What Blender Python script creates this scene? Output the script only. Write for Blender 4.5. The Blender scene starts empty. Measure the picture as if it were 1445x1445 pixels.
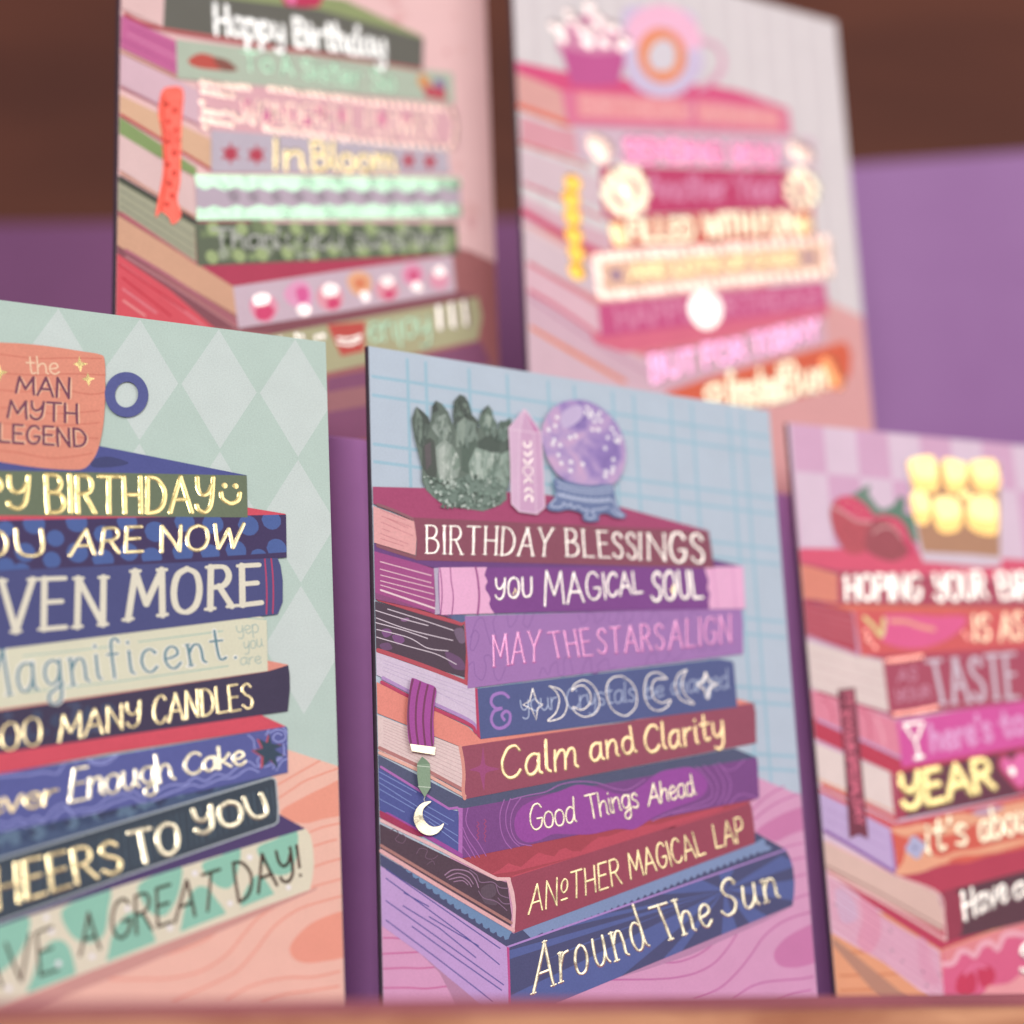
# Greeting cards with book-stack illustrations standing on a two-tier purple display shelf.
import bpy, math, random
from mathutils import Vector, Matrix
from mathutils.geometry import tessellate_polygon

scene = bpy.context.scene
COL = scene.collection

# ---------------------------------------------------------------- camera
AX = [[0.883988, -0.467412, -0.009579], [-0.101222, -0.211358, 0.972153], [0.45642, 0.858402, 0.23415]]                      # right, up, forward
cam_data = bpy.data.cameras.new('camera')
cam_data.sensor_width = 36.0
cam_data.lens = 71.3073
cam_data.clip_start = 0.01
cam_data.clip_end = 50.0
cam_data.dof.use_dof = True
cam_data.dof.focus_distance = 0.4974
cam_data.dof.aperture_fstop = 4.5
cam = bpy.data.objects.new('camera', cam_data)
COL.objects.link(cam)
m = Matrix((AX[0], AX[1], [-c for c in AX[2]])).transposed().to_4x4()
m.translation = Vector((0, 0, 0.01383))
cam.matrix_world = m
scene.camera = cam

# ---------------------------------------------------------------- light
world = bpy.data.worlds.new('World')
scene.world = world
world.use_nodes = True
bg = world.node_tree.nodes['Background']
bg.inputs[0].default_value = (1.0, 0.93, 0.95, 1)
bg.inputs[1].default_value = 0.38

def area(name, loc, target, size, power, color):
    d = bpy.data.lights.new(name, 'AREA')
    d.shape = 'SQUARE'; d.size = size; d.energy = power; d.color = color
    o = bpy.data.objects.new(name, d)
    COL.objects.link(o)
    o.location = loc
    o.rotation_euler = (Vector(target) - Vector(loc)).to_track_quat('-Z', 'Y').to_euler()
    return o
KEY_DIR = Vector((0.44, -0.80, 0.38)).normalized()
TGT = Vector((0.27, 0.46, 0.14))
area('window_light', TGT + KEY_DIR * 1.2, TGT, 1.0, 5.6, (1.0, 0.97, 0.94))
area('gap_fill_light', TGT + Vector((-0.52, -0.83, 0.28)).normalized() * 2.2, TGT, 0.68, 27.0, (1.0, 0.975, 0.95))  # added fill lamp, aimed through the card gaps to brighten the riser

vs = scene.view_settings
vs.view_transform = 'Standard'
vs.look = 'None'
vs.exposure = -0.08
vs.gamma = 1.0
vs.use_curve_mapping = False
scene.cycles.max_bounces = 6
scene.cycles.use_denoising = True
scene.cycles.sample_clamp_indirect = 4.0

# ---------------------------------------------------------------- materials
def lin(h):
    h = h.lstrip('#')
    r = []
    for i in (0, 2, 4):
        c = int(h[i:i + 2], 16) / 255
        r.append(c / 12.92 if c <= 0.04045 else ((c + 0.055) / 1.055) ** 2.4)
    return r

def new_mat(name):
    mt = bpy.data.materials.new(name)
    mt.use_nodes = True
    nt = mt.node_tree
    return mt, nt, nt.nodes['Principled BSDF']

def texco(nt, scale):
    tc = nt.nodes.new('ShaderNodeTexCoord')
    mp = nt.nodes.new('ShaderNodeMapping')
    mp.inputs['Scale'].default_value = scale if isinstance(scale, tuple) else (scale,) * 3
    nt.links.new(tc.outputs['Object'], mp.inputs[0])
    return mp.outputs[0]

def noise(nt, vec, scale=1.0, detail=3.0, rough=0.5):
    n = nt.nodes.new('ShaderNodeTexNoise')
    n.inputs['Scale'].default_value = scale
    n.inputs['Detail'].default_value = detail
    n.inputs['Roughness'].default_value = rough
    nt.links.new(vec, n.inputs['Vector'])
    return n

def ramp(nt, fac, stops):
    r = nt.nodes.new('ShaderNodeValToRGB')
    el = r.color_ramp.elements
    while len(el) < len(stops):
        el.new(0.5)
    for e, (p, c) in zip(el, stops):
        e.position = p
        e.color = (c[0], c[1], c[2], 1)
    nt.links.new(fac, r.inputs[0])
    return r

FOILS = {
    'foil_cream': (1.0, 0.90, 0.66), 'foil_gold': (1.0, 0.82, 0.47), 'foil_yellow': (1.0, 0.80, 0.36),
    'foil_orange': (1.0, 0.74, 0.42), 'foil_orange2': (0.95, 0.36, 0.16), 'foil_white': (1.0, 0.93, 0.86), 'foil_bright': (1.0, 1.0, 0.97),
    'foil_pink': (1.0, 0.50, 0.78), 'foil_pink2': (0.92, 0.34, 0.55), 'foil_mint': (0.50, 0.76, 0.56),
    'foil_blush': (1.0, 0.74, 0.64), 'foil_red': (0.78, 0.13, 0.10), 'foil_amber': (0.95, 0.52, 0.10),
    'foil_amberdeep': (0.90, 0.56, 0.20), 'foil_coral': (0.90, 0.38, 0.33), 'foil_peach': (1.0, 0.72, 0.52), 'foil_pearl': (0.95, 0.80, 0.78),
    'foil_bronze': (0.06, 0.035, 0.03),  # dark reflection in the foil, put into its base colour
}
_mats = {}
def mat(key, haze=0.0):
    if key[0] != '#':
        haze = 0.0
    if (key, haze) in _mats:
        return _mats[(key, haze)]
    if key[0] == '#':
        mt, nt, b = new_mat('ink_' + key[1:])
        tone = lin('#b8a6ac')                        # haze put into the inks: each is mixed towards this pale mauve
        c = [x * (1 - haze) + y * haze for x, y in zip(lin(key), tone)]
        v = texco(nt, 1.0)
        n = noise(nt, v, 2600.0, 2.0)
        n2 = noise(nt, v, 120.0, 3.0)
        ad = nt.nodes.new('ShaderNodeMath'); ad.operation = 'MULTIPLY_ADD'
        ad.inputs[1].default_value = 0.35
        nt.links.new(n2.outputs['Fac'], ad.inputs[0]); nt.links.new(n.outputs['Fac'], ad.inputs[2])
        r = ramp(nt, ad.outputs[0], [(0.38, [x * 0.90 for x in c]), (0.98, [min(1, x * 1.10 + 0.004) for x in c])])
        nt.links.new(r.outputs[0], b.inputs['Base Color'])
        b.inputs['Roughness'].default_value = 0.55
        b.inputs['Specular IOR Level'].default_value = 0.22
        bp = nt.nodes.new('ShaderNodeBump')
        bp.inputs['Strength'].default_value = 0.10
        bp.inputs['Distance'].default_value = 0.0001
        nt.links.new(n.outputs['Fac'], bp.inputs['Height'])
        nt.links.new(bp.outputs[0], b.inputs['Normal'])
    elif key == 'watercolor':
        mt, nt, b = new_mat(key)
        v = texco(nt, 1.0)
        n = noise(nt, v, 95.0, 4.0, 0.6)
        n.inputs['Distortion'].default_value = 0.8
        r = ramp(nt, n.outputs['Fac'], [(0.30, lin('#7a63a8')), (0.43, lin('#957cbd')), (0.54, lin('#b79ccb')), (0.66, lin('#d0a9cd')), (0.8, lin('#8d76b6'))])
        nt.links.new(r.outputs[0], b.inputs['Base Color'])
        b.inputs['Roughness'].default_value = 0.5
    else:
        mt, nt, b = new_mat(key)
        c = FOILS[key]
        v = texco(nt, 1.0)
        n = noise(nt, v, 420.0, 3.0)
        r = ramp(nt, n.outputs['Fac'], [(0.3, [x * 0.86 for x in c]), (0.7, c)])
        nt.links.new(r.outputs[0], b.inputs['Base Color'])
        b.inputs['Metallic'].default_value = 1.0
        b.inputs['Roughness'].default_value = 0.27
        wv = noise(nt, v, 85.0, 2.0)
        bw = nt.nodes.new('ShaderNodeBump')
        bw.inputs['Strength'].default_value = 1.0
        bw.inputs['Distance'].default_value = 0.0014
        nt.links.new(wv.outputs['Fac'], bw.inputs['Height'])
        bp = nt.nodes.new('ShaderNodeBump')
        bp.inputs['Strength'].default_value = 0.4
        bp.inputs['Distance'].default_value = 0.0003
        nt.links.new(bw.outputs[0], bp.inputs['Normal'])
        nt.links.new(n.outputs['Fac'], bp.inputs['Height'])
        nt.links.new(bp.outputs[0], b.inputs['Normal'])
    _mats[(key, haze)] = mt
    return mt

def painted(name, base, dark, rough=0.6, scale=30.0):
    mt, nt, b = new_mat(name)
    v = texco(nt, 1.0)
    n = noise(nt, v, scale, 6.0, 0.6)
    r = ramp(nt, n.outputs['Fac'], [(0.3, dark), (0.7, base)])
    nt.links.new(r.outputs[0], b.inputs['Base Color'])
    b.inputs['Roughness'].default_value = rough
    b.inputs['Specular IOR Level'].default_value = 0.25
    n3 = noise(nt, v, 1500.0, 2.0)
    bp = nt.nodes.new('ShaderNodeBump'); bp.inputs['Strength'].default_value = 0.15; bp.inputs['Distance'].default_value = 0.0003
    nt.links.new(n3.outputs['Fac'], bp.inputs['Height']); nt.links.new(bp.outputs[0], b.inputs['Normal'])
    return mt

def wood(name, a, b_, scale):
    mt, nt, b = new_mat(name)
    v = texco(nt, scale)
    n = noise(nt, v, 1.0, 7.0, 0.6)
    n.inputs['Distortion'].default_value = 1.2
    r = ramp(nt, n.outputs['Fac'], [(0.32, a), (0.5, [(x + y) / 2 for x, y in zip(a, b_)]), (0.68, b_)])
    nt.links.new(r.outputs[0], b.inputs['Base Color'])
    b.inputs['Roughness'].default_value = 0.6
    b.inputs['Specular IOR Level'].default_value = 0.15
    bp = nt.nodes.new('ShaderNodeBump'); bp.inputs['Strength'].default_value = 0.2; bp.inputs['Distance'].default_value = 0.0005
    nt.links.new(n.outputs['Fac'], bp.inputs['Height']); nt.links.new(bp.outputs[0], b.inputs['Normal'])
    return mt

PURPLE = painted('purple_paint', lin('#c58bca'), lin('#ba80c0'))
PURPLE_SHADED = painted('shaded_purple_board', lin('#8a5983'), lin('#7d5078'), 0.8, 9.0)  # the left board's shade is put into this darker purple
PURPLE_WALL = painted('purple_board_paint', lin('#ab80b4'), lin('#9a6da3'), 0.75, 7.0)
MAUVE = painted('mauve_paint', lin('#a45f68'), lin('#93525f'))
OAK = wood('orange_wood', lin('#9a5842'), lin('#dba07c'), (22.0, 60.0, 90.0))
DARKWOOD = wood('dark_brown_wood', lin('#5c362d'), lin('#784636'), (2.0, 2.0, 9.0))
PAPER = painted('card_back_paper', lin('#e8e2da'), lin('#dcd5cc'), 0.7, 200.0)
EDGE = painted('card_fold_shade', lin('#4a3d4a'), lin('#3f333f'), 0.7, 200.0)  # shade on the unlit fold, painted as a near-black plum

# ---------------------------------------------------------------- mesh helpers
def link(name, verts, faces, mats, idx=None, parent=None, smooth=None):
    me = bpy.data.meshes.new(name)
    me.from_pydata(verts, [], faces)
    for k in mats:
        me.materials.append(k)
    if idx:
        me.polygons.foreach_set('material_index', idx)
    if smooth:
        me.polygons.foreach_set('use_smooth', smooth)
    me.update()
    o = bpy.data.objects.new(name, me)
    COL.objects.link(o)
    if parent:
        o.parent = parent
    return o

def box(name, x0, x1, y0, y1, z0, z1, m_, parent=None, bevel=0.0):
    v = [(x, y, z) for x in (x0, x1) for y in (y0, y1) for z in (z0, z1)]
    f = [(0, 1, 3, 2), (4, 6, 7, 5), (0, 4, 5, 1), (2, 3, 7, 6), (0, 2, 6, 4), (1, 5, 7, 3)]
    o = link(name, v, f, [m_], None, parent)
    if bevel:
        b = o.modifiers.new('bevel', 'BEVEL'); b.width = bevel; b.segments = 4
    return o

def empty(name, loc, rot=(0, 0, 0)):
    o = bpy.data.objects.new(name, None)
    o.empty_display_size = 0.02
    COL.objects.link(o)
    o.location = loc
    o.rotation_euler = rot
    return o

# ---------------------------------------------------------------- stroke alphabet (unit cap height)
# 'l' = straight strokes, 's' = smooth stroke
GL = {
'A': (.70, 'l 0,0 .35,1 .70,0|l .13,.36 .58,.36'),
'B': (.56, 'l .03,0 .03,1|s .03,1 .36,.98 .47,.78 .34,.57 .05,.54|s .05,.54 .42,.49 .55,.27 .40,.04 .03,0'),
'C': (.60, 's .58,.83 .44,.98 .20,.93 .03,.60 .06,.24 .24,.02 .47,.05 .60,.20'),
'D': (.60, 'l .03,0 .03,1|s .03,1 .34,.94 .58,.62 .54,.26 .34,.05 .03,0'),
'E': (.50, 'l .03,0 .03,1|l .03,1 .47,1|l .03,.53 .41,.53|l .03,0 .50,0'),
'F': (.48, 'l .03,0 .03,1|l .03,1 .47,1|l .03,.53 .40,.53'),
'G': (.62, 's .58,.84 .42,.99 .18,.92 .03,.58 .06,.22 .26,.01 .50,.08 .60,.28 .61,.42|l .61,.42 .36,.42'),
'H': (.58, 'l .03,0 .03,1|l .55,0 .55,1|l .03,.50 .55,.50'),
'I': (.08, 'l .04,0 .04,1'),
'K': (.56, 'l .03,0 .03,1|l .52,1 .05,.45|l .18,.58 .55,0'),
'L': (.48, 'l .03,1 .03,0|l .03,0 .48,0'),
'M': (.80, 'l .0,0 .08,1|l .08,1 .40,.28|l .40,.28 .72,1|l .72,1 .80,0'),
'N': (.62, 'l .03,0 .03,1|l .03,1 .58,0|l .58,0 .58,1'),
'O': (.66, 's .33,1 .10,.86 .02,.50 .10,.14 .33,0 .56,.14 .64,.50 .56,.86 .33,1'),
'P': (.52, 'l .03,0 .03,1|s .03,1 .36,.97 .50,.74 .38,.52 .04,.46'),
'R': (.56, 'l .03,0 .03,1|s .03,1 .36,.98 .48,.76 .36,.54 .05,.50|l .24,.52 .55,0'),
'S': (.52, 's .49,.84 .36,.98 .16,.94 .07,.76 .18,.58 .38,.46 .50,.28 .42,.06 .20,.01 .03,.16'),
'T': (.60, 'l .0,1 .60,1|l .30,1 .30,0'),
'U': (.58, 's .03,1 .04,.40 .12,.08 .30,0 .48,.10 .55,.42 .55,1'),
'V': (.66, 'l 0,1 .33,0|l .33,0 .66,1'),
'W': (.86, 'l 0,1 .20,0|l .20,0 .43,.80|l .43,.80 .65,0|l .65,0 .86,1'),
'Y': (.62, 'l 0,1 .31,.48|l .62,1 .31,.48|l .31,.48 .31,0'),
'Q': (.56, 's .02,1 .06,.66 .20,.50 .38,.56 .50,.78|s .54,1 .52,.50 .46,.16 .28,0 .08,.08 .02,.20'),
'a': (.50, 's .44,.58 .28,.64 .10,.54 .03,.30 .10,.06 .24,.02 .38,.16 .45,.40|s .45,.62 .44,.30 .46,.08 .54,.02'),
'b': (.48, 'l .04,1 .04,.02|s .05,.40 .18,.60 .36,.60 .46,.36 .38,.08 .20,.0 .05,.12'),
'c': (.44, 's .43,.52 .30,.63 .12,.55 .03,.32 .10,.08 .26,.0 .44,.12'),
'd': (.52, 's .44,.52 .28,.63 .10,.54 .03,.30 .10,.06 .26,.02 .40,.18 .45,.40|s .46,1 .45,.50 .46,.12 .54,.03'),
'e': (.46, 's .05,.30 .24,.32 .40,.40 .38,.56 .24,.63 .09,.52 .03,.28 .12,.06 .28,.0 .45,.13'),
'f': (.36, 's .38,.90 .30,1 .18,.94 .15,.70 .15,0|l .02,.60 .32,.60'),
'g': (.50, 's .44,.54 .28,.63 .10,.54 .04,.32 .12,.12 .26,.08 .40,.22 .45,.44|s .46,.62 .45,.10 .42,-.26 .26,-.38 .10,-.30 .12,-.14 .30,-.04 .50,.06'),
'h': (.50, 'l .04,1 .04,0|s .05,.36 .20,.58 .36,.58 .42,.38 .42,.10 .50,.02'),
'i': (.12, 's .05,.62 .05,.12 .13,.02|l .05,.84 .05,.87'),
'j': (.2, 'l .1,.6 .1,-.3'),
'k': (.46, 'l .04,1 .04,0|s .40,.62 .26,.42 .07,.32|l .10,.34 .44,0'),
'l': (.14, 's .05,1 .04,.50 .05,.12 .15,.02'),
'm': (.76, 'l .04,.62 .04,0|s .05,.36 .18,.58 .32,.58 .37,.38 .37,0|s .38,.36 .50,.58 .64,.58 .69,.38 .69,.10 .77,.02'),
'n': (.48, 'l .04,.62 .04,0|s .05,.36 .20,.58 .36,.58 .41,.38 .41,.10 .49,.02'),
'o': (.48, 's .24,.62 .09,.54 .02,.31 .09,.07 .24,0 .39,.07 .46,.31 .39,.54 .24,.62'),
'p': (.48, 'l .04,.62 .04,-.38|s .05,.40 .18,.62 .36,.60 .46,.36 .38,.08 .20,.0 .05,.12'),
'r': (.34, 'l .04,.62 .04,0|s .05,.34 .16,.56 .34,.60'),
's': (.40, 's .36,.52 .24,.63 .08,.56 .10,.40 .26,.30 .36,.16 .26,.01 .04,.08'),
't': (.38, 's .18,.96 .17,.30 .22,.04 .38,.08|l .0,.64 .36,.64'),
'u': (.50, 's .04,.62 .04,.22 .14,.02 .30,.06 .42,.28|s .43,.62 .43,.16 .52,.02'),
'v': (.46, 'l 0,.62 .22,0|l .22,0 .45,.64'),
'w': (.66, 'l 0,.62 .17,0|l .17,0 .33,.5|l .33,.5 .49,0|l .49,0 .66,.62'),
'y': (.50, 's .04,.62 .06,.26 .18,.10 .34,.18 .44,.40|s .46,.62 .45,.10 .40,-.26 .24,-.38 .08,-.30'),
'&': (.62, 's .56,.86 .40,1 .14,.96 .06,.76 .18,.58 .36,.56 .12,.50 .02,.26 .12,.04 .34,0 .54,.12 .58,.36 .46,.46 .34,.36 .40,.22'),
"'": (.08, 'l .05,1 .03,.80'),
'.': (.08, 'l .04,.02 .045,.03'),
'!': (.10, 'l .05,1 .05,.30|l .05,.02 .05,.03'),
'z': (.40, 's .20,.84 .08,.74 .04,.55 .12,.38 .22,.36 .34,.46 .37,.66 .30,.80 .20,.84|l .06,.10 .36,.10'),
}

def parse(pts):
    return [tuple(float(c) for c in w.split(',')) for w in pts.split()]

def smooth_path(pts, closed=False, n=6):
    if len(pts) < 3:
        return list(pts)
    out = []
    L = len(pts)
    rng = range(L if closed else L - 1)
    for i in rng:
        if closed:
            a, b, c, d = pts[(i - 1) % L], pts[i], pts[(i + 1) % L], pts[(i + 2) % L]
        else:
            a = pts[max(i - 1, 0)]; b = pts[i]; c = pts[i + 1]; d = pts[min(i + 2, L - 1)]
        for k in range(n):
            t = k / n
            out.append(tuple(0.5 * ((2 * b[j]) + (-a[j] + c[j]) * t + (2 * a[j] - 5 * b[j] + 4 * c[j] - d[j]) * t * t
                                    + (-a[j] + 3 * b[j] - 3 * c[j] + d[j]) * t ** 3) for j in (0, 1)))
    if not closed:
        out.append(pts[-1])
    return out

def clip_poly(poly, clip):
    ar = sum(clip[i - 1][0] * clip[i][1] - clip[i][0] * clip[i - 1][1] for i in range(len(clip)))
    if ar < 0:
        clip = clip[::-1]
    out = poly
    for i in range(len(clip)):
        a, b = clip[i - 1], clip[i]
        if abs(a[0] - b[0]) + abs(a[1] - b[1]) < 1e-6:
            continue
        side = lambda p: (b[0] - a[0]) * (p[1] - a[1]) - (b[1] - a[1]) * (p[0] - a[0])
        new = []
        for j in range(len(out)):
            p, q = out[j - 1], out[j]
            sp, sq = side(p), side(q)
            if (sp >= 0) != (sq >= 0):
                t = sp / (sp - sq)
                new.append((p[0] + (q[0] - p[0]) * t, p[1] + (q[1] - p[1]) * t))
            if sq >= 0:
                new.append(q)
        out = new
        if len(out) < 3:
            return []
    return out

def inside(p, clip):
    r = False
    for i in range(len(clip)):
        a, b = clip[i - 1], clip[i]
        if (a[1] > p[1]) != (b[1] > p[1]) and p[0] < (b[0] - a[0]) * (p[1] - a[1]) / (b[1] - a[1]) + a[0]:
            r = not r
    return r

CW, CH = 127.0, 178.0
LAYER = 0.0015            # mm between printed layers
RECT = [(0.05, 0.05), (CW - 0.05, 0.05), (CW - 0.05, CH - 0.05), (0.05, CH - 0.05)]
rnd = random.Random(11)

class Art:
    """one printed part of a card: gathers shapes (card millimetres) into a single mesh"""
    def __init__(self, name, label):
        self.name, self.label = name, label
        self.v, self.f, self.mi, self.sm, self.mats = [], [], [], [], []
    def _m(self, key):
        if key not in self.mats:
            self.mats.append(key)
        return self.mats.index(key)
    def _add(self, pts, faces, key, sm=False):
        n = len(self.v)
        self.v += [(x / 1000, -h / 1000, y / 1000) for x, y, h in pts]
        k = self._m(key)
        for f in faces:
            self.f.append(tuple(i + n for i in f)); self.mi.append(k); self.sm.append(sm)
    def poly(self, pts, key, h, clip):
        clean = []
        for p in pts:
            if not clean or abs(p[0] - clean[-1][0]) + abs(p[1] - clean[-1][1]) > 1e-4:
                clean.append(p)
        pts = clip_poly(clean, RECT)
        if clip and len(pts) > 2:
            pts = clip_poly(pts, clip)
        if len(pts) < 3:
            return
        tris = tessellate_polygon([[Vector((x, y, 0)) for x, y in pts]])
        fs = []
        for t in tris:
            a, b, c = (pts[i] for i in t)
            ar = (b[0] - a[0]) * (c[1] - a[1]) - (c[0] - a[0]) * (b[1] - a[1])
            if abs(ar) < 1e-7:
                continue
            fs.append(tuple(t) if ar > 0 else tuple(t)[::-1])
        self._add([(x, y, h) for x, y in pts], fs, key)
    def stroke(self, pts, w, key, h, clip=None, contrast=0.0, taper=False):
        r = w / 2
        dome = 0.20 * r if key.startswith('foil') else 0.0
        dense = [pts[0]]
        for p, q in zip(pts, pts[1:]):
            d = math.hypot(q[0] - p[0], q[1] - p[1])
            k = max(1, int(d / 2.0))
            for i in range(1, k + 1):
                dense.append((p[0] + (q[0] - p[0]) * i / k, p[1] + (q[1] - p[1]) * i / k))
        runs, cur = [], []
        for p in dense:
            ok = r * .5 < p[0] < CW - r * .5 and r * .5 < p[1] < CH - r * .5 and (not clip or inside(p, clip))
            if ok:
                if not cur or math.hypot(p[0] - cur[-1][0], p[1] - cur[-1][1]) > 1e-3:
                    cur.append(p)
            elif cur:
                runs.append(cur); cur = []
        if cur:
            runs.append(cur)
        for run in runs:
            if len(run) == 1:
                run = [run[0], (run[0][0] + 0.01, run[0][1])]
            self._ribbon(run, r, key, h, dome, contrast)
    def _ribbon(self, pts, r, key, h, dome, contrast):
        prof = [(-1, 0), (-.62, .8), (0, 1), (.62, .8), (1, 0)] if dome else [(-1, 0), (1, 0)]
        P = len(prof)
        V, F = [], []
        n = len(pts)
        nrm, rad = [], []
        for i in range(n):
            a, b = pts[max(i - 1, 0)], pts[min(i + 1, n - 1)]
            dx, dy = b[0] - a[0], b[1] - a[1]
            L = math.hypot(dx, dy) or 1e-9
            nrm.append((dy / L, -dx / L))            # right-hand normal
            rad.append(r * (1 - contrast * (1 - abs(dy / L) ** 0.7)))
        for i in range(n):
            z = h + i * 0.00006
            for a, b in prof:
                V.append((pts[i][0] + nrm[i][0] * rad[i] * a, pts[i][1] + nrm[i][1] * rad[i] * a, z + dome * b * rad[i] / r))
        for i in range(n - 1):
            for j in range(P - 1):
                a = i * P + j
                F.append((a, a + 1, a + 1 + P, a + P))
        S = 8
        for end in (0, n - 1):
            c = pts[end]; nx, ny = nrm[end]; s = -1 if end == 0 else 1
            tx, ty = (-ny * s, nx * s)
            R_ = rad[end]
            base = len(V)
            z = h + end * 0.00006
            V.append((c[0], c[1], z + dome * R_ / r))
            rings = [(.62, .8), (1, 0)] if dome else [(1, 0)]
            for q, (rr, hh) in enumerate(rings):
                for k in range(S + 1):
                    th = math.pi * k / S
                    cx, cy = math.cos(th), math.sin(th)
                    V.append((c[0] + (nx * cx + tx * cy) * R_ * rr, c[1] + (ny * cx + ty * cy) * R_ * rr, z + dome * hh * R_ / r))
            for k in range(S):
                f = (base, base + 1 + k, base + 2 + k)
                F.append(f if s > 0 else f[::-1])
                if dome:
                    o = S + 1
                    g = (base + 1 + k, base + 1 + o + k, base + 2 + o + k, base + 2 + k)
                    F.append(g if s > 0 else g[::-1])
        self._add(V, F, key, bool(dome))
    def dot(self, c, r, key, h, clip):
        if key.startswith('foil'):
            if not (0 < c[0] < CW and 0 < c[1] < CH):
                return
            S = 14
            V = [(c[0], c[1], h + r * .10)]
            for rr, hh in ((.7, .07), (1, 0)):
                for k in range(S):
                    th = 2 * math.pi * k / S
                    V.append((c[0] + r * rr * math.cos(th), c[1] + r * rr * math.sin(th), h + r * hh))
            F = []
            for k in range(S):
                k2 = (k + 1) % S
                F += [(0, 1 + k, 1 + k2), (1 + k, 1 + S + k, 1 + S + k2, 1 + k2)]
            self._add(V, F, key, True)
        else:
            self.poly([(c[0] + r * math.cos(2 * math.pi * k / 18) * (1 + .04 * math.sin(3 * k)), c[1] + r * math.sin(2 * math.pi * k / 18)) for k in range(18)], key, h, clip)
    def text(self, style, key, w, txt, quad, h):
        bl, br, tl, tr = quad
        gap = 0.15 if style != 'script' else 0.07
        if style in ('script', 'script2') and txt.upper() != txt:
            gap = 0.06
        if style.startswith('serif'):
            gap = 0.22
        wd = math.hypot(br[0] - bl[0], br[1] - bl[1]); ht = math.hypot(tl[0] - bl[0], tl[1] - bl[1])
        chars, x = [], 0.0
        for ch in txt:
            if ch == ' ':
                x += 0.34; continue
            g = ch
            if ch == 'Y' and style in ('hand', 'script2') and key != 'foil_pink':
                g = 'Q'
            if ch == 'o' and style == 'hand' and txt == 'ANoTHER':
                g = 'z'
            if ch in 'you' and style == 'hand' and txt == 'yoU':
                g = {'y': 'Q', 'o': 'O', 'u': 'U'}[ch]
            adv, spec = GL[g]
            chars.append((g, x, spec)); x += adv + gap
        tot = x - gap
        contrast = {'serif': 0.45, 'serif2': 0.35, 'serifpink': 0.5, 'serifin': 0.4}.get(style, 0.0)
        def place(gx, gy):
            s = gx / tot
            b = (bl[0] + (br[0] - bl[0]) * s, bl[1] + (br[1] - bl[1]) * s)
            t = (tl[0] + (tr[0] - tl[0]) * s, tl[1] + (tr[1] - tl[1]) * s)
            return (b[0] + (t[0] - b[0]) * gy, b[1] + (t[1] - b[1]) * gy)
        z = h
        ux = tot / wd                                 # glyph units per mm along x
        for g, x0, spec in chars:
            ang = rnd.uniform(-.03, .03); dy = rnd.uniform(-.02, .02)
            if style.startswith('serif'):
                ang *= .4; dy *= .5
            tf = lambda p: place(x0 + p[0] + ang * (p[1] - .5), p[1] + dy)
            for st in spec.split('|'):
                kind, ps = st.split(' ', 1)
                ps = parse(ps)
                if kind == 's':
                    path = smooth_path(ps, n=7)
                    self.stroke([tf(p) for p in path], w, key, z, None, contrast); z += 0.0004
                    if style.startswith('serif') and g in 'CGSacs':
                        self.dot(tf(ps[0]), w * .62, key, z, None); z += 0.0004
                    continue
                for p, q in zip(ps, ps[1:]):
                    k = 6
                    bow = rnd.uniform(-.012, .012) if not style.startswith('serif') else 0
                    path = [(p[0] + (q[0] - p[0]) * i / k + bow * math.sin(math.pi * i / k), p[1] + (q[1] - p[1]) * i / k) for i in range(k + 1)]
                    self.stroke([tf(a) for a in path], w, key, z, None, contrast); z += 0.0004
                    if style.startswith('serif') and abs(q[1] - p[1]) > .3:
                        sl = (.75 if style == 'serif2' else .85) * w * ux
                        for e in (p, q):
                            if (e[1] > .98 or e[1] < .02 or abs(e[1] - .62) < .01) and not (g in 'AMNVW' and style == 'serif2' and False):
                                self.stroke([tf((e[0] - sl, e[1])), tf((e[0], e[1])), tf((e[0] + sl, e[1]))], w * .5, key, z); z += 0.0004
                        if style == 'serif' and abs(q[0] - p[0]) < .05:
                            mx = (p[0] + q[0]) / 2
                            self.stroke([tf((mx - sl * .7, .5)), tf((mx, .5)), tf((mx + sl * .7, .5))], w * .42, key, z); z += 0.0004
        return z
    def build(self, parent, haze=0.0):
        o = link(self.name, self.v, self.f, [mat(k, haze) for k in self.mats], self.mi, parent, self.sm)
        if self.label:
            o['label'] = self.label
        return o

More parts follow.
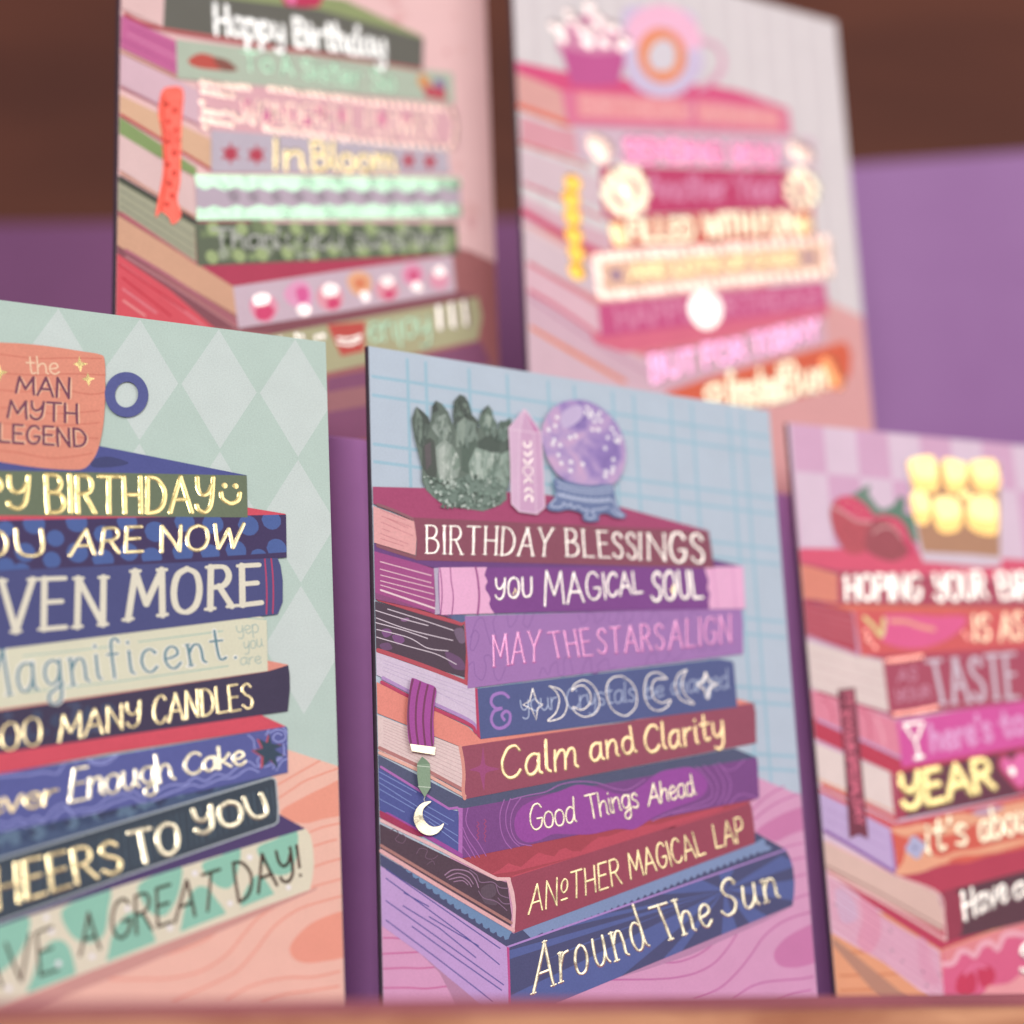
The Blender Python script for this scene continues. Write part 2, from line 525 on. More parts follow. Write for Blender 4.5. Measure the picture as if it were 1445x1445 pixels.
def draw_card(root, art, haze):
    lay = 1.0
    part = None; cur = None; clip = None; flat = False
    pend = []
    for ln in art.strip().split('\n'):
        k, _, rest = ln.partition(' ')
        if k == 'part':
            n, _, lb = rest.partition(' | ')
            part = cur = Art(n.strip(), lb.strip() or None); pend.append((cur, []))
            continue
        if k == 'sub':
            cur = Art(rest.strip(), None); pend[-1][1].append(cur)
            continue
        if k == 'clip':
            clip = parse(rest); continue
        if k == 'noclip':
            clip = None; continue
        if k in ('flat', 'endflat'):
            flat = k == 'flat'; lay += 1; continue
        if not flat:
            lay += 1
        h = lay * LAYER
        if k in ('p', 'c'):
            col, ps = rest.split(' ', 1); ps = parse(ps)
            cur.poly(smooth_path(ps, True, 5) if k == 'c' else ps, col, h, clip)
        elif k in ('s', 'l'):
            col, w, ps = rest.split(' ', 2); ps = parse(ps)
            cur.stroke(smooth_path(ps, False, 6) if k == 's' else ps, float(w), col, h, clip)
        elif k == 'd':
            col, r, ps = rest.split(' ', 2)
            for i, c in enumerate(parse(ps)):
                cur.dot(c, float(r) * rnd.uniform(.92, 1.06), col, h + i * 0.0001, clip)
        elif k == 't':
            a, q = rest.split('|'); st, col, w, txt = a.split(' ', 3)
            lay = cur.text(st, col, float(w), txt, parse(q), h) / LAYER + 1
    for p, subs in pend:
        subs = [s for s in subs if s.f]
        if p.f:
            o = p.build(root, haze)
        elif subs:
            first = next((s for s in subs if s.name in ('spine', 'cover')), subs[0])
            # the book part's own mesh is its cover, the rest are its pieces
            first.name, first.label = p.name, p.label
            o = first.build(root, haze); subs.remove(first)
        else:
            continue
        for s in subs:
            s.build(o, haze)

def make_card(key, label, stock, art, haze=0.0):
    (loc, yaw, lean) = POSES[key]
    root = empty('greeting_card', loc, (-math.radians(lean), 0, math.radians(yaw)))
    root['label'] = label
    root['category'] = 'greeting card'
    root['group'] = 'illustrated birthday cards on the display shelf'
    w, h = CW / 1000, CH / 1000
    t = 0.0005
    # front leaf: printed face, pale core on the cut edges
    v = [(0, 0, 0), (w, 0, 0), (w, 0, h), (0, 0, h), (0, t, 0), (w, t, 0), (w, t, h), (0, t, h)]
    f = [(0, 1, 2, 3), (5, 4, 7, 6), (1, 5, 6, 2), (3, 2, 6, 7), (4, 5, 1, 0)]
    link('front_leaf', v, f, [mat(stock), PAPER], [0, 1, 1, 1, 1], root)
    # fold: rounded spine strip joining the two leaves
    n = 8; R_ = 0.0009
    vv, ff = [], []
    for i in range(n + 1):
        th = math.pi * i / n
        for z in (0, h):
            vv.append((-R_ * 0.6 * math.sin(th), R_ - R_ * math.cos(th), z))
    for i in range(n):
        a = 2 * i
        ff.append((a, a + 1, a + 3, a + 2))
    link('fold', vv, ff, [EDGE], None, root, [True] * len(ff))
    # back leaf opens a few degrees behind
    a = math.radians(2.5)
    y0 = 2 * R_
    c, s = math.cos(a), math.sin(a)
    v = [(0, y0 - t, 0), (w * c, y0 - t + w * s, 0), (w * c, y0 - t + w * s, h), (0, y0 - t, h),
         (0, y0, 0), (w * c, y0 + w * s, 0), (w * c, y0 + w * s, h), (0, y0, h)]
    f = [(0, 1, 2, 3), (5, 4, 7, 6), (1, 5, 6, 2), (3, 2, 6, 7), (4, 5, 1, 0)]
    link('back_leaf', v, f, [PAPER], None, root)
    draw_card(root, art, haze)
    return root

POSES = {'L': ((0.06082, 0.44213, 0.0), -3.463, 6.634), 'C': ((0.20122, 0.4439, 0.0), 1.555, 3.721), 'R': ((0.33773, 0.45196, 0.0), -7.937, 4.682), 'BL': ((0.14512, 0.49011, 0.15945), 10.254, 2.648), 'BR': ((0.26974, 0.4941, 0.15945), 1.142, 3.297)}

# ---------------------------------------------------------------- display shelf
shelf = empty('display_shelf', (0, 0, 0))
shelf['label'] = 'purple two-tier display shelf with an orange wooden front edge under the cards'
shelf['category'] = 'shelf'
box('shelf_board', -0.35, 1.15, 0.371, 0.80, -0.018, 0.0, PURPLE, shelf)
box('front_lip', -0.35, 1.15, 0.360, 0.371, -0.018, 0.0142, MAUVE, shelf, 0.0016)
box('front_edge', -0.35, 1.15, 0.335, 0.360, -0.030, 0.0115, OAK, shelf, 0.003)
ZS = POSES['BL'][0][2]
RY = 0.4770
box('riser', -0.35, 1.15, RY, 0.66, 0.0, ZS - 0.0002, PURPLE, shelf, 0.0008)

def upright(name, p0, p1, z0, z1, thick, m_, lab, cat):
    (x0, y0), (x1, y1) = p0, p1
    d = Vector((x1 - x0, y1 - y0)); L = d.length
    o = box(name, 0, L, 0, thick, 0, z1 - z0, m_, None, 0.001)
    o.location = (x0, y0, z0); o.rotation_euler = (0, 0, math.atan2(d.y, d.x))
    if lab:
        o['label'] = lab; o['category'] = cat
    return o

LB, RB = [[0.1866, 0.8068, 0.3335], [0.3812, 0.7033, 0.3328]], [[0.4907, 0.6225, 0.348], [0.5462, 0.5802, 0.348]]
lbd = (Vector(LB[1]) - Vector(LB[0])); lbd.normalize()
rbd = (Vector(RB[1]) - Vector(RB[0])); rbd.normalize()
a0 = Vector(LB[0]) - lbd * 0.35
a1 = Vector(LB[1]) + lbd * 0.06
b0 = Vector(RB[0]) - rbd * 0.075
b1 = Vector(RB[1]) + rbd * 0.45
upright('backdrop_board', (a0.x, a0.y), (a1.x, a1.y), -0.018, LB[0][2], 0.008, PURPLE_SHADED, 'purple backdrop board darkened by painted shade behind the card reading Happy Birthday', 'backdrop board')
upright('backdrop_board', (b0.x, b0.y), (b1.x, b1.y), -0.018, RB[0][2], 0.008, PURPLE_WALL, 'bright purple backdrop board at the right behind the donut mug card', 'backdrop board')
fw = Vector((AX[2][0], AX[2][1], 0)).normalized(); rt = Vector((AX[0][0], AX[0][1], 0)).normalized()
w0 = fw * 1.02 - rt * 1.3; w1 = fw * 1.02 + rt * 1.3
wall = upright('wall', (w0.x, w0.y), (w1.x, w1.y), -0.6, 1.6, 0.05, DARKWOOD, None, None)
wall['kind'] = 'structure'

# ---------------------------------------------------------------- printed artwork, in card millimetres
# p polygon | c closed curve | l straight stroke | s smooth stroke | d dots | t lettering
ART_L = r'''
part diamond_background | sage background with pale diamonds
flat
p #cbd8d4 -79.92,242.97 -70.38,227.05 -79.92,211.13 -89.46,227.05
p #cbd8d4 -79.92,210.33 -70.38,194.41 -79.92,178.50 -89.46,194.41
p #cbd8d4 -79.92,177.70 -70.38,161.78 -79.92,145.86 -89.46,161.78
p #cbd8d4 -79.92,145.06 -70.38,129.14 -79.92,113.22 -89.46,129.14
p #cbd8d4 -79.92,112.42 -70.38,96.51 -79.92,80.59 -89.46,96.51
p #cbd8d4 -60.04,242.97 -50.50,227.05 -60.04,211.13 -69.58,227.05
p #cbd8d4 -60.04,210.33 -50.50,194.41 -60.04,178.50 -69.58,194.41
p #cbd8d4 -60.04,177.70 -50.50,161.78 -60.04,145.86 -69.58,161.78
p #cbd8d4 -60.04,145.06 -50.50,129.14 -60.04,113.22 -69.58,129.14
p #cbd8d4 -60.04,112.42 -50.50,96.51 -60.04,80.59 -69.58,96.51
p #cbd8d4 -40.16,242.97 -30.62,227.05 -40.16,211.13 -49.70,227.05
p #cbd8d4 -40.16,210.33 -30.62,194.41 -40.16,178.50 -49.70,194.41
p #cbd8d4 -40.16,177.70 -30.62,161.78 -40.16,145.86 -49.70,161.78
p #cbd8d4 -40.16,145.06 -30.62,129.14 -40.16,113.22 -49.70,129.14
p #cbd8d4 -40.16,112.42 -30.62,96.51 -40.16,80.59 -49.70,96.51
p #cbd8d4 -20.28,242.97 -10.74,227.05 -20.28,211.13 -29.82,227.05
p #cbd8d4 -20.28,210.33 -10.74,194.41 -20.28,178.50 -29.82,194.41
p #cbd8d4 -20.28,177.70 -10.74,161.78 -20.28,145.86 -29.82,161.78
p #cbd8d4 -20.28,145.06 -10.74,129.14 -20.28,113.22 -29.82,129.14
p #cbd8d4 -20.28,112.42 -10.74,96.51 -20.28,80.59 -29.82,96.51
p #cbd8d4 -0.40,242.97 9.14,227.05 -0.40,211.13 -9.94,227.05
p #cbd8d4 -0.40,210.33 9.14,194.41 -0.40,178.50 -9.94,194.41
p #cbd8d4 -0.40,177.70 9.14,161.78 -0.40,145.86 -9.94,161.78
p #cbd8d4 -0.40,145.06 9.14,129.14 -0.40,113.22 -9.94,129.14
p #cbd8d4 -0.40,112.42 9.14,96.51 -0.40,80.59 -9.94,96.51
p #cbd8d4 19.48,242.97 29.02,227.05 19.48,211.13 9.94,227.05
p #cbd8d4 19.48,210.33 29.02,194.41 19.48,178.50 9.94,194.41
p #cbd8d4 19.48,177.70 29.02,161.78 19.48,145.86 9.94,161.78
p #cbd8d4 19.48,145.06 29.02,129.14 19.48,113.22 9.94,129.14
p #cbd8d4 19.48,112.42 29.02,96.51 19.48,80.59 9.94,96.51
p #cbd8d4 39.36,242.97 48.90,227.05 39.36,211.13 29.82,227.05
p #cbd8d4 39.36,210.33 48.90,194.41 39.36,178.50 29.82,194.41
p #cbd8d4 39.36,177.70 48.90,161.78 39.36,145.86 29.82,161.78
p #cbd8d4 39.36,145.06 48.90,129.14 39.36,113.22 29.82,129.14
p #cbd8d4 39.36,112.42 48.90,96.51 39.36,80.59 29.82,96.51
p #cbd8d4 59.24,242.97 68.78,227.05 59.24,211.13 49.70,227.05
p #cbd8d4 59.24,210.33 68.78,194.41 59.24,178.50 49.70,194.41
p #cbd8d4 59.24,177.70 68.78,161.78 59.24,145.86 49.70,161.78
p #cbd8d4 59.24,145.06 68.78,129.14 59.24,113.22 49.70,129.14
p #cbd8d4 59.24,112.42 68.78,96.51 59.24,80.59 49.70,96.51
p #cbd8d4 79.12,242.97 88.66,227.05 79.12,211.13 69.58,227.05
p #cbd8d4 79.12,210.33 88.66,194.41 79.12,178.50 69.58,194.41
p #cbd8d4 79.12,177.70 88.66,161.78 79.12,145.86 69.58,161.78
p #cbd8d4 79.12,145.06 88.66,129.14 79.12,113.22 69.58,129.14
p #cbd8d4 79.12,112.42 88.66,96.51 79.12,80.59 69.58,96.51
p #cbd8d4 99.00,242.97 108.54,227.05 99.00,211.13 89.46,227.05
p #cbd8d4 99.00,210.33 108.54,194.41 99.00,178.50 89.46,194.41
p #cbd8d4 99.00,177.70 108.54,161.78 99.00,145.86 89.46,161.78
p #cbd8d4 99.00,145.06 108.54,129.14 99.00,113.22 89.46,129.14
p #cbd8d4 99.00,112.42 108.54,96.51 99.00,80.59 89.46,96.51
p #cbd8d4 118.88,242.97 128.42,227.05 118.88,211.13 109.34,227.05
p #cbd8d4 118.88,210.33 128.42,194.41 118.88,178.50 109.34,194.41
p #cbd8d4 118.88,177.70 128.42,161.78 118.88,145.86 109.34,161.78
p #cbd8d4 118.88,145.06 128.42,129.14 118.88,113.22 109.34,129.14
p #cbd8d4 118.88,112.42 128.42,96.51 118.88,80.59 109.34,96.51
endflat
part wooden_table | coral table top with wavy grain
p #f1bfac -44.78,22.82 89.01,66.32 106.73,73.06 114.47,71.91 127.06,68.39 149.63,60.00 146.75,-1.37 -42.83,2.81
c #ee9f88 112.79,57.43 117.67,60.36 122.95,63.05 130.07,65.74 130.71,58.17 122.75,55.64 118.40,54.57 114.12,55.41
c #ee9f88 114.12,25.72 116.09,28.90 120.40,32.12 127.77,34.59 130.76,33.40 130.05,25.34 121.01,22.87 115.95,23.15
s #ec9f8a 0.444 111.70,63.21 114.31,64.76 116.94,66.32 122.47,69.49
s #ec9f8a 0.445 112.07,60.19 115.56,62.50 119.52,64.94 129.73,68.92
s #ec9f8a 0.442 119.20,52.36 122.70,53.77 128.41,55.17
s #ec9f8a 0.441 119.98,49.17 123.47,50.27 128.30,51.63
s #ec9f8a 0.439 120.29,44.46 123.34,45.54 128.15,46.86
s #ec9f8a 0.436 119.75,39.85 123.21,40.84 128.00,42.13
s #ec9f8a 0.442 75.46,23.69 81.74,23.76 88.11,25.30 93.75,27.44 97.84,30.00 101.15,32.58
s #ec9f8a 0.444 73.16,19.30 80.97,19.26 86.90,19.46 93.71,21.05 99.42,24.53 103.58,29.24 106.95,32.82 111.60,35.65
s #ec9f8a 0.452 87.29,14.78 92.88,16.83 97.73,18.92 101.83,21.03 106.00,25.32 110.24,30.46 114.50,33.67 118.79,35.64 127.88,38.17
s #ec9f8a 0.452 99.32,14.86 104.23,17.33 108.78,18.74 114.20,19.50 120.08,19.59 128.20,21.35
s #ec9f8a 0.453 107.47,14.60 113.29,15.91 119.16,16.57 128.09,17.86
p #d09a90 119.30,39.16 121.12,39.87 120.67,39.22 100.71,30.80 77.04,20.91 46.97,9.48 46.88,12.39 77.02,24.34
part printed_book | cream and mint book reading HAVE A GREAT DAY!
sub cover
p #4b3b6c -50.02,7.87 17.16,20.74 49.29,31.71 111.52,54.72 111.98,56.71 118.68,53.26 76.90,39.58 49.33,30.13 17.28,18.41 -49.18,-0.29
sub spine
p #e3dec4 -37.13,0.71 49.31,30.69 76.90,39.98 118.56,53.33 119.69,52.04 120.31,49.17 120.46,45.08 119.99,41.81 119.28,39.28 77.00,24.07 49.76,14.11 -35.25,-19.39
clip -37.13,0.71 49.31,30.69 76.90,39.98 118.56,53.33 119.69,52.04 120.31,49.17 120.46,45.08 119.99,41.81 119.28,39.28 77.00,24.07 49.76,14.11 -35.25,-19.39
c #8fcab2 44.84,30.86 50.04,31.64 55.37,32.43 55.31,28.66 54.31,26.02 52.50,23.41 49.58,20.81 45.16,20.09
c #8fcab2 55.68,15.23 56.69,20.42 58.11,24.90 60.72,27.54 63.40,27.17 64.98,24.15 65.83,18.88 64.75,14.41
c #8fcab2 62.52,34.01 67.50,37.14 72.96,39.14 72.69,34.10 71.88,29.10 69.18,27.11 66.09,27.56 63.74,29.83
c #8fcab2 72.81,21.11 72.88,25.67 74.21,30.26 76.94,33.37 79.71,33.78 81.30,31.85 83.30,26.84 80.15,22.62
c #8fcab2 79.28,39.62 84.08,42.44 89.02,44.11 88.72,38.96 87.30,35.41 85.29,33.05 82.49,33.41 80.49,35.73
c #8fcab2 89.21,28.01 89.31,32.30 90.53,36.62 92.58,39.41 95.03,39.44 96.65,37.48 99.56,32.76 95.37,29.99
c #8fcab2 93.84,44.59 98.38,46.68 102.65,48.79 102.42,43.95 100.80,39.92 98.73,39.29 96.27,40.65
c #8fcab2 102.77,32.39 103.25,37.16 104.53,39.97 106.66,42.41 108.32,41.63 109.55,40.04 111.38,36.45 107.79,34.81
c #8fcab2 106.97,48.68 111.02,50.60 116.27,52.78 116.42,48.27 115.13,43.76 112.98,42.51 110.45,42.87 107.97,45.66
noclip
d #f4f2f4 0.626 59.18,32.46 92.19,42.57 105.04,46.41 60.30,29.43 76.93,34.53 86.49,30.33 100.34,35.93 69.22,24.15 61.95,22.65 51.53,17.48 114.19,39.70
sub lettering
t hand foil_bronze 0.595 HAVE|38.79,13.93 61.78,21.52 38.86,22.32 60.66,30.76
t hand foil_bronze 0.616 A|66.59,24.34 70.94,25.86 66.39,32.90 70.18,34.27
t hand foil_bronze 0.666 GREAT|73.84,27.39 97.12,34.91 72.99,35.57 97.94,43.55
t hand foil_bronze 0.726 DAY!|102.22,36.27 117.46,42.58 100.88,45.04 116.56,49.50
part printed_book | dark striped book reading CHEERS TO YOU
sub cover
p #43587a -51.04,17.81 48.77,50.90 114.41,66.44 108.28,64.54 106.57,63.99 48.93,45.12 -50.32,10.84
p #34486a 80.19,57.48 78.69,56.56 77.00,56.17 76.93,58.74 78.53,58.77
p #34486a 66.54,53.08 65.72,52.00 64.94,52.42 65.14,53.68 65.84,53.60
p #34486a 48.95,48.41 48.27,46.77 46.39,47.25 46.95,49.33 48.14,50.10
p #34486a 71.95,55.46 71.28,54.66 70.77,54.96 70.66,55.89 71.21,55.81
p #34486a 50.83,50.22 50.51,49.67 49.59,49.79 49.86,50.58 50.44,50.61
p #34486a 94.69,61.71 94.12,61.05 93.36,61.21 93.11,62.03 94.26,62.44
p #34486a 63.27,52.74 62.36,51.13 60.70,51.99 60.68,53.45 62.67,54.72
p #34486a 67.70,53.74 67.25,53.12 66.11,53.29 66.22,54.32 67.39,55.05
p #34486a 69.20,54.78 68.44,53.45 66.65,53.64 67.02,55.50 68.69,55.47
p #34486a 64.68,53.75 64.03,52.67 62.40,52.99 62.84,54.65 64.06,55.14
p #34486a 72.63,55.38 71.25,54.22 70.15,54.29 69.71,56.37 71.29,56.43
p #34486a 69.16,53.81 68.35,52.71 67.12,53.34 67.15,54.74 68.59,54.69
p #34486a 52.94,50.16 52.40,49.41 51.29,49.43 51.08,50.74 52.52,51.21
p #34486a 66.78,54.08 66.35,53.24 65.51,53.23 65.44,54.53 66.20,54.62
p #34486a 57.40,50.11 56.16,48.63 54.30,49.03 54.82,51.08 56.26,51.11
p #34486a 95.84,61.92 94.72,60.38 93.55,60.91 93.28,62.52 94.88,62.67
p #34486a 81.91,57.87 80.33,56.44 79.17,56.43 78.84,59.15 80.45,58.97
p #34486a 80.68,57.59 80.24,56.06 78.83,56.48 77.94,58.69 80.23,58.62
p #34486a 59.90,52.36 59.46,51.72 58.61,52.08 58.64,52.77 59.52,53.16
p #34486a 91.78,61.02 91.17,60.62 90.51,60.43 90.61,61.26 91.14,61.71
p #34486a 55.19,49.63 54.63,48.88 53.59,48.59 53.19,50.26 54.52,51.22
p #34486a 71.91,55.69 71.35,54.65 70.42,54.92 70.55,56.27 71.42,56.99
p #34486a 57.38,50.75 56.89,49.96 56.25,50.23 56.40,51.27 56.83,51.07
p #34486a 97.45,62.39 96.39,61.21 95.46,61.79 95.21,63.25 96.65,63.69
p #5d7892 58.79,50.66 57.29,48.98 55.17,49.82 55.01,51.88 57.46,52.65
p #5d7892 78.54,57.59 78.17,56.89 77.22,57.21 77.47,58.08 78.31,58.17
p #5d7892 49.53,48.81 49.09,47.22 47.10,48.15 47.51,49.48 49.19,49.94
p #5d7892 79.24,57.33 78.93,56.12 77.92,56.58 77.74,58.06 79.01,58.41
p #5d7892 76.23,56.51 75.49,54.47 73.94,55.78 73.56,57.46 75.69,57.71
p #5d7892 71.81,55.38 70.60,53.85 68.88,54.61 68.97,56.47 70.74,57.03
p #5d7892 73.91,55.77 73.15,54.91 72.23,55.19 72.53,56.38 73.24,56.55
p #5d7892 57.02,51.68 56.29,51.05 55.62,51.18 55.76,52.00 56.37,52.22
p #5d7892 78.86,56.71 77.56,54.39 75.82,55.79 75.95,57.43 77.86,58.18
p #5d7892 48.61,47.83 47.89,46.89 47.20,47.22 46.74,48.59 47.94,48.72
p #5d7892 53.41,48.90 52.46,48.04 51.24,47.98 51.16,49.78 52.65,50.10
p #5d7892 78.66,57.03 77.97,56.36 77.43,56.71 77.23,57.62 78.20,57.51
p #5d7892 51.01,49.97 50.28,48.48 49.38,49.25 49.11,50.62 50.45,51.37
p #5d7892 82.84,58.03 82.09,57.53 81.22,57.61 81.44,58.41 82.14,58.58
p #5d7892 53.07,50.44 51.93,48.57 50.19,49.34 50.91,51.77 52.06,52.12
p #5d7892 66.09,53.29 64.90,51.59 63.35,52.09 63.17,54.24 65.00,54.56
p #5d7892 89.76,60.24 89.40,59.57 88.64,59.86 88.93,60.80 89.45,60.75
p #5d7892 89.29,60.29 88.79,59.64 87.81,59.73 88.22,60.66 88.93,60.90
p #5d7892 82.09,58.23 80.75,56.50 79.25,57.17 78.67,58.99 81.07,59.74
p #5d7892 75.96,56.33 75.54,55.73 74.29,55.89 74.62,56.72 75.58,57.17
p #5d7892 98.01,62.57 96.92,61.36 95.81,62.13 96.42,63.06 97.09,63.52
p #2f3c5c 85.25,58.71 84.23,57.20 83.34,57.84 83.17,59.27 84.38,59.43
p #2f3c5c 74.98,56.18 73.19,54.89 71.43,55.05 71.53,56.74 73.40,57.81
p #2f3c5c 71.88,55.22 71.24,53.83 70.33,54.65 69.86,56.13 71.38,55.85
p #2f3c5c 61.07,52.17 60.23,51.52 59.47,51.53 59.60,52.82 60.41,52.67
p #2f3c5c 56.82,50.90 56.04,50.22 54.99,50.04 55.00,51.75 56.07,51.44
p #2f3c5c 84.67,58.90 83.71,58.32 83.03,58.42 82.80,59.35 83.76,59.87
p #2f3c5c 49.00,47.62 47.39,45.46 46.25,46.58 46.17,48.40 47.49,48.67
p #2f3c5c 79.18,57.14 78.36,56.60 77.84,56.58 77.52,57.48 78.58,57.71
p #2f3c5c 70.98,55.07 70.61,54.36 69.90,54.54 70.18,55.58 70.75,55.69
p #2f3c5c 72.24,55.40 71.19,54.23 69.89,54.71 69.89,55.96 71.22,56.46
p #2f3c5c 94.09,61.38 93.65,60.71 92.47,60.64 92.78,61.75 93.71,62.48
p #2f3c5c 85.18,58.84 84.32,57.97 83.14,57.89 83.49,59.23 84.35,59.85
p #2f3c5c 97.35,62.07 95.77,61.00 94.70,61.42 94.79,63.04 95.89,63.60
p #2f3c5c 64.34,53.43 63.56,52.44 62.54,52.97 62.62,53.78 63.57,53.93
p #2f3c5c 85.77,59.34 85.35,58.27 84.13,58.79 84.58,59.93 85.54,60.39
sub spine
p #33424f -35.44,16.01 48.93,45.01 110.43,64.95 111.28,64.86 111.61,64.04 112.00,57.62 111.86,54.73 111.00,54.05 76.89,41.93 49.29,31.56 -33.91,-0.68
clip -35.44,16.01 48.93,45.01 110.43,64.95 111.28,64.86 111.61,64.04 112.00,57.62 111.86,54.73 111.00,54.05 76.89,41.93 49.29,31.56 -33.91,-0.68
l #475c6a 0.311 49.85,45.66 50.59,31.57
l #475c6a 0.226 51.52,46.19 52.27,32.19
l #475c6a 0.265 52.53,46.51 53.28,32.56
l #475c6a 0.277 54.07,47.01 54.82,33.12
l #475c6a 0.247 55.20,47.37 55.96,33.54
l #475c6a 0.347 56.60,47.82 57.36,34.05
l #475c6a 0.255 57.60,48.14 58.36,34.42
l #475c6a 0.421 59.09,48.61 59.86,34.97
l #475c6a 0.322 60.06,48.93 60.84,35.33
l #475c6a 0.231 61.29,49.32 62.07,35.78
l #475c6a 0.245 62.93,49.84 63.72,36.38
l #475c6a 0.216 64.22,50.26 65.01,36.86
l #475c6a 0.446 65.39,50.63 66.18,37.29
l #475c6a 0.230 66.85,51.10 67.65,37.82
l #475c6a 0.258 68.21,51.53 69.02,38.32
l #475c6a 0.214 69.43,51.92 70.24,38.77
l #475c6a 0.446 70.60,52.29 71.41,39.20
l #475c6a 0.417 71.96,52.73 72.77,39.70
l #475c6a 0.216 73.21,53.13 74.03,40.16
l #475c6a 0.400 74.37,53.50 75.20,40.59
l #475c6a 0.422 75.88,53.98 76.72,41.15
l #475c6a 0.373 77.44,54.49 78.29,41.72
l #475c6a 0.355 78.61,54.86 79.46,42.15
l #475c6a 0.314 79.73,55.22 80.59,42.57
l #475c6a 0.411 81.35,55.73 82.22,43.16
l #475c6a 0.317 82.75,56.18 83.63,43.68
l #475c6a 0.214 84.15,56.63 85.03,44.19
l #475c6a 0.252 85.46,57.05 86.35,44.68
l #475c6a 0.285 86.56,57.40 87.46,45.08
l #475c6a 0.416 87.84,57.81 88.75,45.56
l #475c6a 0.302 89.15,58.23 90.06,46.04
l #475c6a 0.258 90.70,58.73 91.62,46.61
l #475c6a 0.300 91.93,59.12 92.87,47.06
l #475c6a 0.367 93.24,59.54 94.18,47.55
l #475c6a 0.397 95.05,60.12 96.00,48.21
l #475c6a 0.380 96.05,60.44 97.02,48.59
l #475c6a 0.311 97.43,60.88 98.40,49.09
l #475c6a 0.370 98.89,61.35 99.87,49.63
l #475c6a 0.332 100.63,61.90 101.62,50.27
l #475c6a 0.323 101.79,62.27 102.79,50.70
l #475c6a 0.230 103.29,62.75 104.30,51.26
l #475c6a 0.363 104.64,63.19 105.67,51.76
l #475c6a 0.411 105.87,63.58 106.90,52.21
l #475c6a 0.243 107.33,64.05 108.38,52.75
l #475c6a 0.293 109.08,64.61 110.15,53.40
l #475c6a 0.283 110.27,64.99 111.34,53.83
noclip
l #b9c6ca 0.374 -35.44,16.01 48.93,45.01 110.34,64.95 111.28,64.82 111.61,64.04 112.00,57.62 111.86,54.73 111.00,54.05 76.89,41.93 49.29,31.56 -33.91,-0.68
sub lettering
t script2 foil_gold 0.923 CHEERS|42.21,31.96 75.69,43.01 41.91,41.18 74.25,49.75
t script2 foil_cream 1.027 TO|78.86,44.24 88.74,47.37 77.03,51.33 88.14,54.09
t script2 foil_cream 1.059 YOU|92.44,51.18 110.06,56.32 91.64,56.82 108.23,61.02
part printed_book | blue wave patterned book reading Never Enough Cake
sub cover
p #d44e60 -53.52,41.92 48.29,68.58 71.84,73.06 107.94,79.92 114.29,77.33 71.87,69.11 48.43,63.60 -52.60,32.99
sub spine
p #565e9e -40.51,36.91 48.43,63.68 114.21,77.33 114.64,77.01 114.50,66.36 48.78,50.63 -39.04,21.11
clip -40.51,36.91 48.43,63.68 114.21,77.33 114.64,77.01 114.50,66.36 48.78,50.63 -39.04,21.11
s #9aa2dc 0.318 46.92,62.76 50.74,63.29 54.60,63.63 58.08,64.35 60.83,64.05 61.98,65.70 63.14,66.95 65.12,67.02 67.09,68.31 68.70,66.76 71.90,66.88 75.09,69.45 77.52,70.37
s #9aa2dc 0.325 66.30,67.88 70.29,67.14 73.49,68.57 75.90,69.89 79.15,70.02 80.77,71.32 82.41,70.57
s #9aa2dc 0.322 47.18,53.38 50.25,52.69 52.51,53.92 54.45,53.19 56.35,54.41 58.30,53.68 60.19,56.10 62.51,57.35 64.11,55.82 66.46,56.28 69.61,56.77 71.98,58.84 74.37,59.72 75.97,60.17 78.38,60.65 80.00,59.49 82.43,59.98 84.88,61.68 87.34,62.58 89.81,62.66 92.30,64.39 94.79,63.65 97.31,65.39 99.82,65.07 101.95,66.81 104.94,68.59 107.05,67.42 109.20,68.33
s #9aa2dc 0.321 47.23,51.83 50.28,51.33 52.93,52.56 54.86,52.03 57.14,53.26 59.47,52.93 61.38,55.34 63.32,56.19 64.91,54.65 68.05,55.34 70.41,56.00 72.78,57.66 75.18,58.54 77.58,59.42 80.01,58.29 83.25,58.99 86.10,60.50 88.98,61.61 91.46,62.72 93.95,62.39 98.13,64.18 101.50,64.72 104.92,66.92 107.46,66.18
s #9aa2dc 0.306 105.03,74.88 106.29,73.67 106.68,71.17 107.95,70.38 107.07,68.67 108.76,67.48 111.79,68.86 113.55,70.61 113.60,73.14
s #9aa2dc 0.309 110.19,75.53 111.93,76.46 113.66,76.11 114.06,74.43 112.31,73.51 111.03,74.30 111.92,75.61 113.21,75.24
s #9aa2dc 0.309 109.32,75.07 110.64,76.82 113.25,77.20 114.73,75.31 114.47,73.18
s #9aa2dc 0.307 110.90,67.14 112.24,69.71 113.98,70.63
s #9aa2dc 0.307 111.75,66.76 113.08,68.91 114.39,69.59
noclip
sub star_emblem
p #c4505e 109.86,75.33 110.25,73.03 113.18,72.94 110.92,71.71 113.56,70.43 111.31,70.04 112.00,67.42 110.01,69.23 107.83,66.85 108.05,69.78 105.76,71.24 108.08,71.88 107.00,74.07 109.22,73.19
p #30475a 110.21,75.48 110.68,73.13 113.53,72.75 111.35,71.72 113.91,70.14 111.62,70.05 112.12,67.13 110.31,69.16 108.43,67.29 108.56,69.80 106.19,71.26 108.51,71.86 107.52,74.09 109.65,73.21
sub lettering
t script2 foil_gold 0.713 Never|40.04,52.80 60.37,57.29 39.49,58.01 61.25,62.55
t script2 foil_cream 0.694 Enough|63.61,57.70 87.54,63.89 64.36,65.19 86.11,69.90
t script2 foil_cream 0.751 Cake|89.90,64.71 104.42,68.07 89.75,69.56 103.72,72.93
part printed_book | dark plum book reading SOOO MANY CANDLES
sub cover
